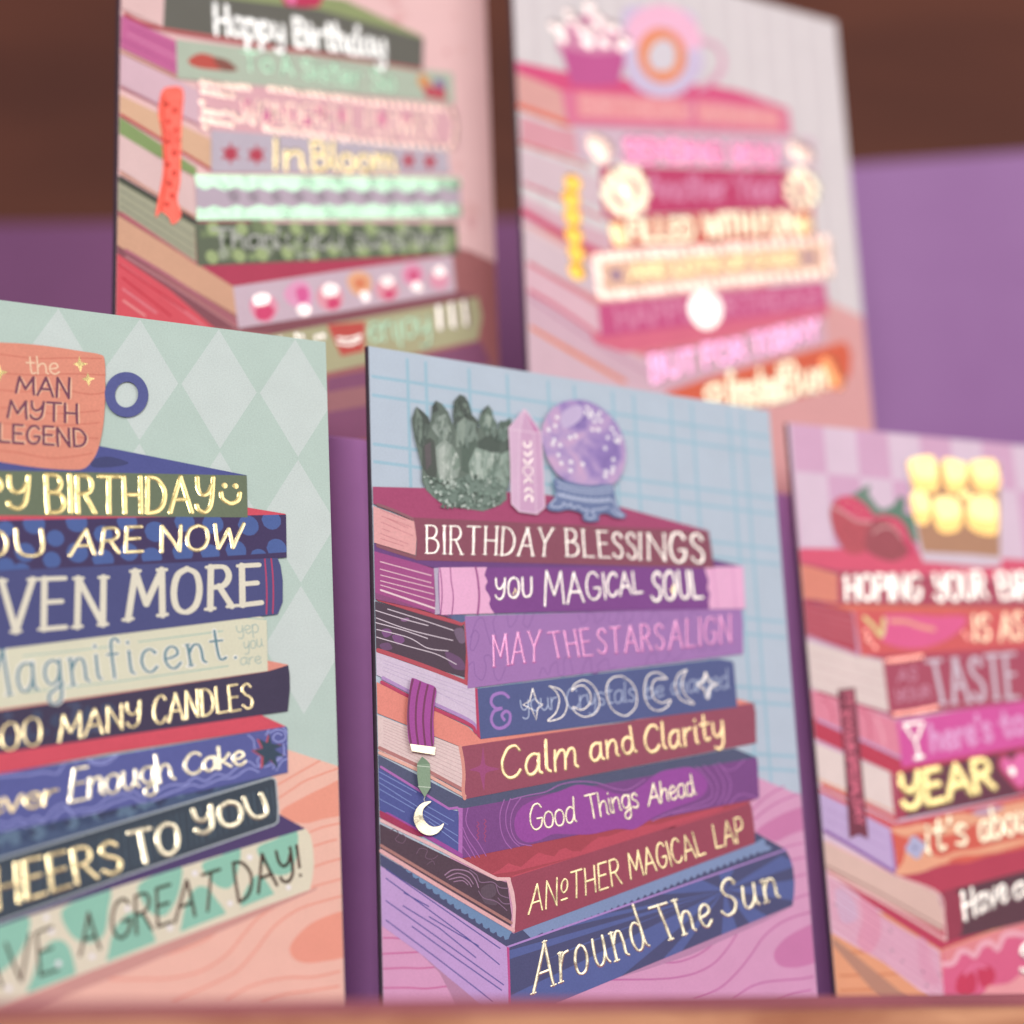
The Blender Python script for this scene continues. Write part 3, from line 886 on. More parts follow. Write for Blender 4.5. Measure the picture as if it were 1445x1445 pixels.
p #e29483 -54.34,49.96 14.57,71.25 48.04,78.19 109.85,93.13 115.22,92.36 109.58,90.08 48.06,77.38 -54.16,48.21
sub spine
p #3a3350 -39.25,57.89 48.05,77.78 110.02,90.45 115.13,92.27 115.44,89.99 115.45,86.53 114.81,81.03 48.30,68.31 -38.41,48.60
p #424a68 70.85,74.77 70.16,73.74 68.56,73.89 69.00,75.79 70.48,75.55
p #424a68 62.74,74.48 62.16,73.58 61.51,73.98 61.46,75.04 62.20,75.13
p #424a68 51.04,76.80 50.19,75.95 48.57,76.02 49.02,77.77 50.21,77.57
p #424a68 64.22,79.85 63.65,79.44 62.90,79.52 62.89,80.26 63.68,80.27
p #424a68 51.87,74.46 51.57,73.90 50.74,73.73 50.56,74.96 51.56,75.39
p #424a68 66.28,79.58 65.04,78.42 63.78,78.43 64.17,80.70 65.46,80.42
p #424a68 66.81,76.79 65.10,74.68 63.84,75.75 63.63,78.17 65.09,78.38
p #424a68 50.87,70.83 49.97,69.65 48.91,70.27 48.92,71.39 50.09,71.74
p #424a68 53.50,74.26 53.01,73.89 52.36,73.87 52.52,74.51 53.09,74.93
p #424a68 66.20,77.53 65.78,76.60 65.15,77.15 65.23,78.14 65.78,78.21
p #424a68 68.93,78.15 67.81,77.31 66.61,77.06 66.75,78.61 67.67,79.54
p #424a68 54.95,71.86 53.74,69.92 52.00,70.68 52.30,72.95 54.02,73.80
p #424a68 68.85,74.43 67.35,72.56 65.15,73.10 65.71,75.13 67.35,75.58
p #424a68 54.97,74.20 54.10,72.84 52.81,73.34 52.98,74.86 54.15,75.13
p #424a68 73.05,79.34 71.97,76.96 70.67,78.20 70.63,80.42 72.25,80.88
p #3a4664 66.71,74.01 65.46,72.97 63.65,72.93 64.31,74.99 65.76,75.22
p #3a4664 57.34,77.18 56.84,75.52 55.15,75.74 55.29,78.27 57.04,78.25
p #3a4664 56.57,72.59 55.71,71.55 54.12,71.75 54.20,73.14 55.74,73.31
p #3a4664 66.64,75.29 66.16,74.02 64.85,74.24 64.61,76.20 66.23,76.36
p #3a4664 55.87,76.04 55.40,75.48 54.87,75.73 54.85,76.54 55.34,76.37
p #3a4664 74.20,77.30 73.33,75.83 72.47,76.55 72.02,77.85 73.34,78.22
p #3a4664 61.43,72.71 61.03,72.06 60.26,72.12 60.34,73.20 61.17,73.48
p #3a4664 65.32,75.55 64.59,74.42 62.74,74.13 62.89,76.17 65.04,76.96
p #3a4664 68.27,78.93 67.57,77.69 66.62,78.02 66.89,79.47 67.65,80.25
p #3a4664 73.91,79.55 72.63,77.46 71.18,78.53 70.86,80.52 72.91,80.68
p #3a4664 61.13,76.40 60.60,74.52 58.89,75.49 59.43,77.09 60.77,77.92
p #3a4664 64.45,73.88 63.80,73.26 63.05,73.53 62.92,74.18 63.91,74.47
p #3a4664 51.28,71.26 50.45,70.13 48.88,70.48 49.10,71.86 50.59,72.55
p #3a4664 59.02,73.51 58.54,72.58 58.02,72.88 57.98,73.96 58.58,74.25
p #3a4664 68.33,77.27 66.86,75.72 65.25,75.82 64.99,78.06 67.05,78.37
sub lettering
t hand foil_gold 0.503 SOOO|39.57,66.85 57.49,70.69 39.19,72.56 56.85,77.01
t hand foil_gold 0.520 MANY|61.29,71.42 79.73,75.85 61.58,77.44 79.50,81.64
t hand foil_gold 0.540 CANDLES|82.61,76.19 106.33,81.55 82.59,82.85 105.72,87.49
part printed_book | cream book reading Magnificent. yep you are
sub spine
p #dcdcc2 -46.83,69.93 13.86,85.11 108.06,104.01 109.98,103.18 110.02,90.54 48.04,78.19 14.58,71.06 -45.59,56.96
l #9fc2b6 0.262 52.81,90.69 63.53,92.48 73.47,94.28
l #9fc2b6 0.273 79.03,95.65 99.11,99.60
l #9fc2b6 0.265 53.79,82.34 75.79,86.23 100.31,91.17
l #9fc2b6 0.211 104.56,103.24 109.80,103.17
t script #a3bab2 0.227 yep|102.57,99.07 108.10,99.88 102.18,102.18 107.63,103.00
t script #a3bab2 0.227 you|104.25,95.36 108.92,96.44 104.08,98.48 108.67,99.48
t script #a3bab2 0.225 are|103.34,91.51 108.55,92.38 103.16,94.21 108.38,95.10
sub lettering
t serifin #fdfbf2 1.158 Magnificent.|43.34,80.16 102.48,93.20 42.24,91.06 101.14,100.47
t serifin #628a94 0.695 Magnificent.|43.34,80.16 102.48,93.20 42.24,91.06 101.14,100.47
part printed_book | indigo book reading EVEN MORE
sub spine
p #464c80 -52.49,94.88 47.16,110.62 112.84,119.21 113.69,117.03 114.15,113.25 114.04,107.89 112.74,104.70 47.67,91.89 13.86,85.11 -49.92,68.69
s #bc3c64 0.355 109.72,118.63 110.00,114.26 110.09,109.37 109.92,104.58
s #bc3c64 0.356 111.32,118.85 111.68,114.40 111.73,109.50 111.51,104.87
sub lettering
t serif2 #e3dfcb 1.477 EVEN|39.81,94.38 71.17,99.41 39.79,107.01 71.14,110.74
t serif2 #e3dfcb 1.560 MORE|76.60,100.85 108.78,107.28 77.36,112.54 108.62,116.75
part printed_book | navy book with blue dots reading YOU ARE NOW
sub cover
p #d44e60 -61.09,115.63 12.00,121.32 105.57,128.74 105.60,131.11 115.22,130.37 115.21,130.00 46.85,122.10 -60.54,110.27
sub spine
p #3c305c -50.74,110.75 46.84,122.44 115.31,130.19 115.26,119.18 47.17,110.33 -49.32,95.87
clip -50.74,110.75 46.84,122.44 115.31,130.19 115.26,119.18 47.17,110.33 -49.32,95.87
d #48629f 2.430 54.50,122.28 64.29,123.61 82.94,122.87 76.15,124.69 90.01,125.96 52.64,115.15 64.60,116.16 70.60,114.94 82.10,116.42 89.56,118.36 96.24,118.57 102.59,119.91 96.96,126.14 105.76,126.49 111.58,128.39 112.79,121.23
d #48629f 2.106 59.44,119.18 70.53,121.11 76.62,117.27 58.72,113.82 48.10,120.41 48.33,111.48 51.94,110.50 108.30,118.60
noclip
sub lettering
t script2 foil_gold 0.857 YOU|33.00,112.32 57.40,114.87 33.14,119.07 56.35,121.15
t hand foil_gold 0.853 ARE|62.85,115.15 79.77,117.62 63.90,121.61 79.75,123.78
t hand foil_gold 0.880 NOW|84.22,117.91 103.56,120.67 84.21,124.32 104.52,126.74
part printed_book | olive book on top of the stack reading HAPPY BIRTHDAY
sub cover
p #4b5392 -49.24,130.30 69.46,143.14 105.72,139.40 -48.71,124.55
sub spine
p #69775f -45.38,125.10 46.52,134.58 105.49,139.38 105.61,128.56 46.81,123.55 -44.37,114.10
sub lettering
t hand foil_yellow 1.069 HAPPY|23.69,123.30 53.21,125.66 23.34,131.34 53.03,133.72
t hand foil_yellow 1.113 BIRTHDAY|57.36,125.27 96.98,129.11 56.77,134.54 97.27,137.99
d foil_yellow 0.765 99.90,136.20 102.65,136.34
s foil_yellow 1.150 99.05,134.29 99.47,132.65 101.40,131.75 103.18,132.74 103.74,134.62
part printed_mug | terracotta mug with blue handle reading the MAN MYTH LEGEND
c #4b5392 69.46,143.14 71.60,139.86 76.27,139.55 71.20,138.03
c #3b4272 67.82,139.46 71.17,140.63 74.57,140.27 76.36,139.47 72.89,138.20 67.84,137.68
c #e0917a 43.19,166.53 45.65,166.77 51.86,167.23 58.14,167.28 64.92,167.02 69.20,166.79 70.41,165.55 70.64,159.79 70.55,152.43 70.05,146.91 68.97,141.83 67.41,138.75 65.76,137.02 62.85,136.40 56.66,136.16 50.52,136.40 44.03,137.17 40.33,140.06 38.71,146.92 37.82,155.72 37.98,163.39 39.54,165.59
clip 37.98,163.39 45.65,166.77 58.14,167.28 69.20,166.79 70.41,165.55 70.64,159.79 70.55,152.43 70.05,146.91 68.97,141.83 67.41,138.75 65.76,137.02 62.85,136.40 50.52,136.40 40.33,140.06 37.82,155.72
s #d27c68 0.350 38.38,163.44 45.73,163.72 54.02,163.75 62.40,164.98 70.50,165.80
s #d27c68 0.348 38.53,158.95 45.86,158.97 54.11,159.47 62.47,160.84 70.54,161.53
s #d27c68 0.348 38.65,154.93 50.08,154.75 58.34,156.44 66.77,156.10 70.59,157.02
s #d27c68 0.345 38.85,148.71 50.18,150.71 58.46,150.11 70.63,152.44
s #d27c68 0.344 38.94,146.07 50.28,146.48 58.52,146.97 70.66,149.35
s #d27c68 0.342 39.05,142.55 50.39,141.82 58.57,144.19 70.28,145.13
s #d27c68 0.341 39.15,139.49 50.45,139.39 58.67,138.85 68.85,141.37
noclip
sub handle
s #525a94 2.50 79.88,157.59 79.74,156.38 79.34,155.22 78.70,154.18 77.86,153.35 76.89,152.78 75.85,152.50 74.80,152.54 73.83,152.88 72.99,153.51 72.34,154.38 71.93,155.44 71.79,156.61 71.91,157.82 72.30,158.98 72.94,160.01 73.77,160.85 74.74,161.44 75.79,161.73 76.84,161.70 77.82,161.36 78.67,160.73 79.32,159.84 79.73,158.77 79.88,157.59
sub star_sparkles
p foil_yellow 64.30,165.83 64.79,164.22 66.50,163.98 65.14,163.25 64.66,161.53 63.96,163.01 62.85,163.42 64.03,164.13
p foil_yellow 66.36,161.65 66.88,160.52 68.16,160.31 67.06,159.62 66.74,158.11 66.13,159.41 64.94,159.82 66.03,160.41
p foil_yellow 45.47,161.19 46.01,159.72 47.66,159.43 46.28,158.58 45.68,156.69 44.97,158.41 43.41,158.76 44.86,159.57
sub lettering
t script #f3cfae 0.385 the|52.12,159.54 59.74,160.36 51.72,164.05 59.24,164.71
t hand #f3c3a4 0.905 MAN|49.75,154.58 62.35,154.65 50.08,158.24 62.41,159.46
t hand #743e55 0.626 MAN|49.59,154.38 62.19,154.45 49.91,158.40 62.23,159.62
t hand #f3c3a4 0.899 MYTH|47.95,148.13 64.34,148.62 48.26,152.06 64.27,153.06
t hand #743e55 0.622 MYTH|47.79,147.97 64.17,148.42 48.09,152.22 64.10,153.22
t hand #f3c3a4 0.893 LEGEND|46.16,141.80 66.43,142.63 46.05,145.99 66.21,146.75
t hand #743e55 0.618 LEGEND|46.00,141.65 66.27,142.44 45.88,146.15 66.04,146.92
'''  # Magnificent and MAN MYTH LEGEND inks paint the foil's dark reflection and bright rims
ART_C = r'''
part plaid_background | pale blue grid paper background
flat
l #9fc5d6 0.90 11.03,-1 11.03,180
l #9fc5d6 0.90 16.38,-1 16.38,180
l #9fc5d6 0.90 29.18,-1 29.18,180
l #9fc5d6 0.90 40.71,-1 40.71,180
l #9fc5d6 0.90 53.38,-1 53.38,180
l #9fc5d6 0.90 61.56,-1 61.56,180
l #9fc5d6 0.90 73.86,-1 73.86,180
l #9fc5d6 0.90 80.69,-1 80.69,180
l #9fc5d6 0.90 92.87,-1 92.87,180
l #9fc5d6 0.90 99.96,-1 99.96,180
l #9fc5d6 0.90 112.57,-1 112.57,180
l #9fc5d6 0.90 117.31,-1 117.31,180
endflat
flat
l #9fc5d6 0.90 -1,169.84 128,169.84
l #9fc5d6 0.90 -1,164.75 128,164.75
l #9fc5d6 0.90 -1,151.53 128,151.53
l #9fc5d6 0.90 -1,146.84 128,146.84
endflat
flat
l #9fc5d6 0.90 -1,136.49 128,136.49
l #9fc5d6 0.90 -1,132.13 128,132.13
endflat
flat
l #9fc5d6 0.90 -1,115.61 128,115.61
l #9fc5d6 0.90 -1,111.19 128,111.19
l #9fc5d6 0.90 -1,96.13 128,96.13
l #9fc5d6 0.90 -1,92.15 128,92.15
l #9fc5d6 0.90 -1,77.92 128,77.92
l #9fc5d6 0.90 -1,74.03 128,74.03
endflat
part wooden_table | pink table top with wavy grain
p #dda3c6 -7.01,34.82 46.46,61.83 111.93,71.92 126.83,67.28 148.01,60.80 140.64,-2.60 -7.73,0.68
c #d080b0 111.17,57.11 116.12,60.20 122.26,62.79 128.08,64.44 133.24,64.88 132.65,59.32 127.11,57.95 121.60,56.21 117.33,54.57 113.38,55.87
c #d080b0 113.90,25.34 117.72,29.01 123.82,31.82 129.28,33.35 133.92,32.37 132.47,24.47 128.19,23.08 121.03,21.61 115.31,22.16
s #c978ac 0.466 110.55,62.84 113.69,65.33 117.43,67.62 121.45,69.46
s #c978ac 0.467 110.89,60.26 114.61,62.75 119.56,65.32 126.33,67.74
s #c978ac 0.423 117.10,52.21 121.92,53.52 127.98,54.78
s #c978ac 0.423 120.33,49.38 123.94,50.13 127.56,50.79
s #c978ac 0.422 121.66,45.05 124.07,45.61 128.29,46.46
s #c978ac 0.420 121.68,39.45 124.70,40.29 128.33,41.19
s #c978ac 0.472 59.47,18.65 68.33,18.70 76.28,18.76 82.75,19.18 89.38,20.48 95.10,23.06 99.92,27.33 103.68,31.65 107.38,34.88
s #c978ac 0.474 76.05,22.96 83.05,22.96 89.74,24.83 94.95,27.76 99.14,31.16
s #c978ac 0.488 87.74,13.79 95.63,16.39 101.54,20.37 106.45,24.87 110.86,29.43 116.37,32.91 122.40,35.05 128.41,36.28
s #c978ac 0.488 99.83,13.70 105.12,16.56 110.33,17.88 117.24,18.44 122.47,18.74 129.01,19.77
s #c978ac 0.491 111.49,12.26 119.19,14.90 129.82,16.42
s #d076a6 0.420 -0.26,28.52 2.53,28.54 6.72,28.28
s #d076a6 0.420 -0.35,24.84 4.76,25.06 11.33,25.36
s #d076a6 0.421 -0.44,21.38 5.59,21.62 10.27,21.53 15.48,21.94
s #d076a6 0.420 -0.55,17.00 6.39,17.05 12.00,16.85 20.58,17.79
p #bb8aa8 4.86,28.76 12.23,23.84 18.70,18.88 26.21,14.29 38.59,7.51 22.10,7.75 14.96,20.54 10.37,24.66
p #bf8db0 121.38,37.72 111.83,33.55 87.55,24.83 74.33,21.30 63.10,18.72 53.13,15.77 39.81,11.25 35.02,14.22
part printed_book | navy book reading Around The Sun
sub cover
p #454d72 -1.15,48.83 35.73,29.80 110.33,54.84 110.53,56.95 120.36,52.54 33.84,26.49 -1.21,46.02
p #6f92b8 -1.12,49.88 35.77,30.66 34.73,29.58 34.18,28.44 33.18,28.26 32.83,29.27 31.97,28.85 31.15,29.26 30.90,30.19 30.00,29.76 29.23,30.18 28.98,31.19 28.08,30.85 27.32,31.26 27.07,32.28 26.17,31.93 25.32,32.43 25.16,33.36 24.27,33.09 23.41,33.51 23.26,34.52 22.38,34.25 21.52,34.67 21.26,35.59 20.38,35.33 19.63,35.82 19.37,36.75 18.50,36.48 17.74,36.98 17.49,37.90 16.61,37.64 15.77,38.13 15.61,39.05 14.74,38.87 13.98,39.28 13.73,40.20 12.86,40.10 12.11,40.51 11.96,41.52 11.09,41.33 10.34,41.74 10.19,42.75 9.32,42.56 8.58,43.05 8.42,43.97 7.56,43.87 6.82,44.36 6.66,45.28 5.80,45.18 5.06,45.67 4.90,46.51 4.05,46.48 3.31,46.97 3.14,47.81 2.29,47.70 1.55,48.19 1.39,49.03 0.24,48.24 -1.14,49.04
p #8199c0 38.30,30.68 51.22,35.55 110.29,53.90 113.03,55.24 113.96,54.71 113.64,53.76 115.88,52.88 114.75,52.06 112.87,51.72 111.78,51.23 111.13,51.77 109.86,50.53 108.89,51.15 107.62,49.82 106.64,50.44 105.49,49.12 104.41,49.74 103.26,48.41 102.18,49.03 101.04,47.62 100.08,48.34 98.84,47.02 97.88,47.64 96.64,46.33 95.68,46.95 94.56,45.55 93.50,46.26 92.39,44.96 91.43,45.49 90.22,44.18 89.27,44.80 88.17,43.51 87.12,44.12 86.02,42.83 85.08,43.36 83.88,42.07 82.94,42.68 81.86,41.40 80.81,41.92 79.74,40.65 78.70,41.26 77.63,39.99 76.70,40.60 75.53,39.33 74.60,39.85 73.44,38.58 72.52,39.19 71.47,37.93 70.44,38.45 69.39,37.19 68.37,37.79 67.33,36.54 66.42,37.15 65.28,35.90 64.37,36.41 63.24,35.17 62.33,35.77 61.31,34.53 60.30,35.05 59.28,33.81 58.28,34.41 57.26,33.09 56.27,33.78 55.16,32.55 54.26,33.06 53.15,31.75 52.17,32.43 50.97,31.21 49.98,31.81 47.86,30.32 46.88,31.00 44.77,29.44 43.80,30.12 40.70,28.56
sub spine
p #464d76 33.84,26.49 120.36,52.54 121.56,50.45 122.34,47.64 122.43,43.89 122.03,41.09 121.16,37.72 49.95,14.18 33.75,8.95 33.65,15.06
clip 33.84,26.49 120.36,52.54 121.56,50.45 122.34,47.64 122.43,43.89 122.03,41.09 121.16,37.72 49.95,14.18 33.75,8.95 33.65,15.06
p #5466a0 99.43,41.39 33.55,25.55 33.45,23.45
p #5466a0 99.43,41.39 49.90,31.20 59.37,34.34
p #5466a0 99.43,41.39 71.31,39.35 88.06,45.50
p #5466a0 99.43,41.39 97.19,47.99 105.34,50.50
p #5466a0 99.43,41.39 118.67,50.84 124.92,48.64
p #5466a0 99.43,41.39 124.53,44.87 123.90,38.78
p #5466a0 99.43,41.39 115.23,33.59 108.13,31.23
p #5466a0 99.43,41.39 103.39,28.93 97.06,27.09
p #5466a0 99.43,41.39 81.89,22.61 73.04,18.68
p #5466a0 99.43,41.39 56.51,13.19 31.77,8.44 32.04,14.24 54.55,23.04
p #5466a0 99.43,41.39 44.41,23.46 53.75,26.91
noclip
l #b48fd2 0.471 33.84,26.57 120.30,52.49
p #c24a8c 33.50,26.65 34.28,26.40 34.20,18.40 34.04,8.82 33.26,8.83 33.31,18.41
sub page_block
p #c6a4d8 -1.21,46.11 33.60,26.61 33.61,18.40 33.30,7.59 24.28,14.22 16.36,20.04 10.37,24.66 -0.64,31.76
l #4d5098 0.287 -0.29,45.71 31.71,26.22
l #4d5098 0.287 -0.34,43.62 22.92,28.54 31.34,22.39
l #4d5098 0.285 6.10,39.15 12.63,35.98
l #4d5098 0.286 5.77,36.06 15.32,30.91 24.92,24.02
l #4d5098 0.287 12.65,33.56 25.76,26.79
l #4d5098 0.286 7.98,31.26 18.91,24.26 31.65,16.32
l #4d5098 0.285 -0.47,38.29 15.23,28.41 32.29,17.57
l #4d5098 0.284 -0.59,33.82 15.06,23.43 29.09,13.76
sub lettering
t serifin foil_cream 0.908 Around|40.48,15.35 74.94,26.65 41.82,26.86 71.16,37.21
t serifin foil_cream 0.952 The|79.39,28.08 94.88,32.25 75.53,36.38 93.97,41.16
t serifin foil_cream 0.986 Sun|97.83,34.09 117.04,39.70 98.10,43.66 115.45,48.42
part printed_book | dark red book reading ANOTHER MAGICAL LAP
sub cover
p #ab4250 12.71,52.83 21.99,47.95 112.85,66.15 108.92,64.58 34.86,42.99 30.40,43.33
p #c24c5e 29.93,43.92 32.47,45.18 35.04,46.88 36.52,46.36 38.51,45.97 41.14,47.99 43.77,49.72 45.78,49.20 48.33,48.83 49.70,50.41 51.55,51.12 53.58,50.29 56.18,50.36 58.93,52.44 61.67,54.08 64.87,54.40 69.24,55.89 75.82,57.46 80.23,58.06 100.78,63.42 100.70,62.48 68.99,52.27 36.45,44.84
l #c24c5e 0.394 36.14,43.62 69.02,52.72 108.32,64.27
sub spine
p #9c4459 34.86,43.07 108.82,64.76 109.62,64.60 110.12,63.77 110.37,61.42 110.55,57.19 110.36,53.90 35.73,29.89 36.27,32.79 36.31,36.64 35.49,40.50
sub page_block
p #4e3a48 -0.98,55.79 30.38,42.90 34.42,42.12 35.33,34.06 34.92,31.50 -1.14,49.04
c #5f4e5c 27.33,40.78 30.33,41.70 31.22,39.57 29.68,38.26 27.25,38.86
c #5f4e5c 27.24,38.65 30.65,37.85 31.09,36.57 28.15,36.96
s #a582a0 0.292 17.21,43.57 19.68,44.90 23.56,44.56 25.45,42.89 26.35,40.77
s #a582a0 0.255 17.67,42.94 20.62,44.07 23.51,43.27 24.91,41.59
s #a582a0 0.255 18.38,42.53 21.56,43.15 23.47,42.21 24.40,40.94
s #a582a0 0.219 19.57,42.00 22.01,42.31 23.44,41.35
s #8d6f8c 0.221 24.07,45.00 25.98,43.75 26.89,42.06 30.35,42.12 32.27,40.87 34.75,40.70
s #8d6f8c 0.220 26.31,39.91 27.71,38.23 31.13,37.43 34.00,35.33
s #8d6f8c 0.222 31.30,41.28 32.19,39.16 34.64,38.34
s #8d6f8c 0.222 31.66,38.29 33.09,37.03 35.07,36.97
s #74596f 0.180 2.74,53.79 4.17,54.26 5.08,53.02 4.10,51.72 5.97,50.93 6.95,52.23 6.03,53.05
s #74596f 0.181 9.70,48.48 10.69,49.78 12.60,49.41 12.06,47.70 13.97,47.32 15.44,48.21
s #74596f 0.181 12.49,46.01 13.95,46.89 14.50,46.06
s #eec3c3 0.843 -1.42,56.96 15.98,49.84 29.92,43.62 32.37,42.94 35.06,42.99
p #eec3c3 34.16,42.97 35.36,43.00 36.30,39.65 36.63,36.22 36.27,32.79 35.84,29.98 35.07,30.56 35.47,32.78 35.64,36.21 35.00,39.63
s #b27f78 0.723 -1.56,51.13 15.72,42.27 35.15,32.35
s #eab6b6 0.975 -1.59,49.87 15.67,40.79 35.57,30.57
sub lettering
t hand foil_gold 0.534 ANoTHER|40.10,34.46 67.80,42.49 41.06,41.38 67.27,48.90
t hand foil_gold 0.559 MAGICAL|70.58,43.57 94.20,50.68 69.95,49.96 92.62,56.53
t hand foil_gold 0.578 LAP|97.70,52.15 106.90,54.50 96.84,57.96 106.62,60.91
part printed_book | purple book reading Good Things Ahead
sub cover
p #4d5675 -1.04,72.46 23.28,62.18 105.90,79.14 113.39,76.88 73.40,69.28 23.68,59.92 21.22,60.01 19.01,59.58 -1.12,69.44
sub spine
p #7c4589 22.60,59.88 112.87,76.95 113.23,75.82 112.85,66.15 112.29,65.84 21.98,47.69
c #9a48a2 37.09,56.19 37.73,58.85 39.77,61.14 43.95,63.07 50.80,65.36 56.14,67.16 61.93,66.73 65.60,65.74 70.41,65.25 75.47,67.76 81.23,71.48 86.88,72.77 91.41,73.26 94.66,71.62 96.28,69.34 95.38,66.72 91.83,64.58 84.96,62.27 78.14,59.37 72.50,56.44 67.12,56.27 59.07,54.67 52.78,54.48 48.12,54.34 43.92,52.67 40.33,52.12 37.88,53.59
s #ab6ab4 0.266 93.13,73.62 95.76,71.20 97.76,68.00 96.67,65.23 91.14,63.06 83.75,60.94 78.09,58.68
s #ab6ab4 0.268 95.43,74.01 98.82,70.39 99.41,67.36 97.14,63.99 91.65,62.38 84.85,60.89
s #ab6ab4 0.270 98.87,74.41 101.38,70.27 101.35,66.73 99.11,63.83
s #ab6ab4 0.271 100.35,74.96 103.68,70.37 103.08,66.80 101.32,64.38
s #ab6ab4 0.273 101.13,74.05 102.78,73.17 105.09,73.33 107.56,75.07 108.94,76.18
s #ab6ab4 0.272 103.11,63.98 105.00,65.84 107.40,66.88 109.69,66.60 111.96,66.02
s #ab6ab4 0.244 34.51,62.48 33.20,59.13 33.17,55.19 34.29,52.17 35.96,50.39
s #ab6ab4 0.245 36.30,62.86 34.86,59.19 34.85,55.68 36.32,52.66 38.26,51.06
s #ab6ab4 0.246 39.36,63.25 36.93,60.15 36.02,57.04 36.48,53.98 38.30,51.85 41.81,51.29
s #ab6ab4 0.254 36.28,62.55 41.43,63.86 46.63,64.97 50.89,66.94 56.19,67.98 62.00,67.87 67.80,66.52 71.59,66.67 76.68,69.42
s #ab6ab4 0.241 24.18,60.03 23.47,57.05 24.45,54.48 26.80,51.52 28.74,48.46
s #ab6ab4 0.240 22.52,55.28 23.87,52.30 25.74,49.76 26.90,48.07
s #ab6ab4 0.240 22.68,53.13 24.29,50.37 25.67,48.04
s #ab6ab4 0.239 22.33,50.53 23.73,48.85 24.43,47.83
s #b04a74 0.186 26.62,56.72 27.09,56.21 26.47,55.63 27.04,55.08 26.53,54.54 27.00,54.04 26.38,53.46 26.85,52.91 26.43,52.29
s #b04a74 0.186 28.63,57.44 29.10,56.89 28.48,56.26 29.05,55.71 28.53,55.04 29.00,54.53 28.38,53.91 28.85,53.31 28.43,52.65 28.79,51.92
sub page_block
p #4b579a -1.12,69.44 18.76,59.57 21.44,59.15 21.40,49.22 -1.36,59.26
l #b56fbb 0.623 -1.10,70.04 18.86,59.66 21.22,60.01
p #b56fbb 21.03,60.09 22.70,59.97 22.12,47.69 21.03,48.35 21.58,58.93
s #a24aa0 1.087 -1.36,59.26 11.29,53.42 21.76,48.37
c #a8305a 0.03,58.58 8.46,54.83 11.75,52.88 8.89,53.14 -0.01,57.01
l #7e93cc 0.218 0.26,67.87 10.07,63.38
l #7e93cc 0.218 0.23,66.49 8.69,62.55
l #7e93cc 0.219 4.40,62.89 11.47,59.22 18.38,55.80
l #7e93cc 0.218 0.16,63.71 9.55,59.15 20.96,53.16
l #7e93cc 0.217 0.20,65.21 5.81,62.22
l #7e93cc 0.220 12.95,60.05 20.12,56.67
l #7e93cc 0.220 13.31,56.36 21.14,51.27
l #7e93cc 0.216 0.10,61.35 6.66,58.40
sub lettering
t script foil_cream 0.461 Good|41.59,54.93 55.15,57.50 41.57,61.43 54.89,63.86
t script foil_cream 0.474 Things|58.82,58.47 74.46,62.07 58.02,64.44 73.63,68.00
t script foil_cream 0.488 Ahead|77.21,62.54 92.28,66.13 77.45,68.07 91.31,71.47
part printed_book | maroon book reading Calm and Clarity
sub cover
p #ea8f80 -2.98,91.13 24.99,80.26 28.37,77.36 71.15,84.05 107.69,92.71 113.31,91.84 113.25,91.16 22.79,75.11 -3.16,83.23
sub spine
p #994a60 22.70,75.20 113.44,91.95 113.80,89.43 113.24,80.91 23.53,62.22 23.04,66.23
c #a24a7c 29.04,75.35 29.39,71.81 30.00,70.73 33.35,70.13 29.93,69.09 29.22,67.82 28.83,64.49 28.07,67.77 27.53,69.07 24.95,69.48 27.69,70.62 28.34,71.76
sub page_block
p #e6cfcb -3.17,82.79 22.69,75.02 23.41,70.64 22.63,64.46 -3.36,74.54
l #cfb0b0 0.130 -0.36,81.21 22.75,74.14
l #cfb0b0 0.130 -0.37,80.56 22.97,73.27
l #cfb0b0 0.129 -0.39,79.90 23.18,72.39
l #cfb0b0 0.129 -0.40,79.25 23.15,71.51
l #cfb0b0 0.129 -0.42,78.60 23.20,70.41
l #cfb0b0 0.129 -0.44,77.94 23.16,69.31
l #cfb0b0 0.129 -0.45,77.20 23.02,68.20
l #cfb0b0 0.129 -0.47,76.42 22.98,67.10
l #cfb0b0 0.129 -0.49,75.64 22.83,66.00
l #b77b78 0.919 -1.47,74.42 11.80,69.43 22.87,64.47
l #edb7a6 0.808 -1.50,73.25 11.77,68.35 23.41,62.96
s #dd988a 0.934 22.54,75.10 23.15,71.51 23.31,67.99 22.97,64.47 23.29,62.39
sub lettering
t hand foil_orange 0.930 Calm|33.88,67.36 56.40,71.66 34.35,75.40 56.37,79.97
t hand foil_orange 0.902 and|60.24,73.07 74.36,76.21 60.15,80.18 73.42,83.01
t hand foil_orange 0.954 Clarity|77.22,76.21 102.88,81.66 77.28,83.23 102.57,88.75
part printed_book | navy blue book with moon phases reading & your Crystals be charged
sub page_block
p #d8c9de -2.82,98.22 25.17,91.18 27.65,90.17 27.75,79.30 25.06,82.05 -2.94,92.90
s #b592c8 0.938 -1.99,92.61 12.36,86.75 25.06,82.05 27.23,79.94
l #c3b2d0 0.132 -0.01,95.32 27.32,88.25
l #c3b2d0 0.132 -0.03,94.43 27.35,86.68
l #c3b2d0 0.131 -0.06,93.54 27.39,85.10
l #c3b2d0 0.132 0.00,95.99 26.86,89.35
l #c3b2d0 0.132 12.48,90.64 27.33,83.66
s #bd3c64 0.939 -2.49,91.60 12.32,85.51 25.02,81.02 26.95,79.25 28.04,78.86
p #bd3c64 27.30,90.24 28.21,90.21 28.48,77.37 27.40,78.12
sub spine
p #4f5d90 28.00,90.20 102.50,103.33 106.57,103.14 107.70,102.64 107.78,90.43 28.37,77.36 28.15,81.56
sub lettering
t round #a87cc8 0.809 &|31.51,79.95 37.41,80.96 31.18,88.73 37.57,89.83
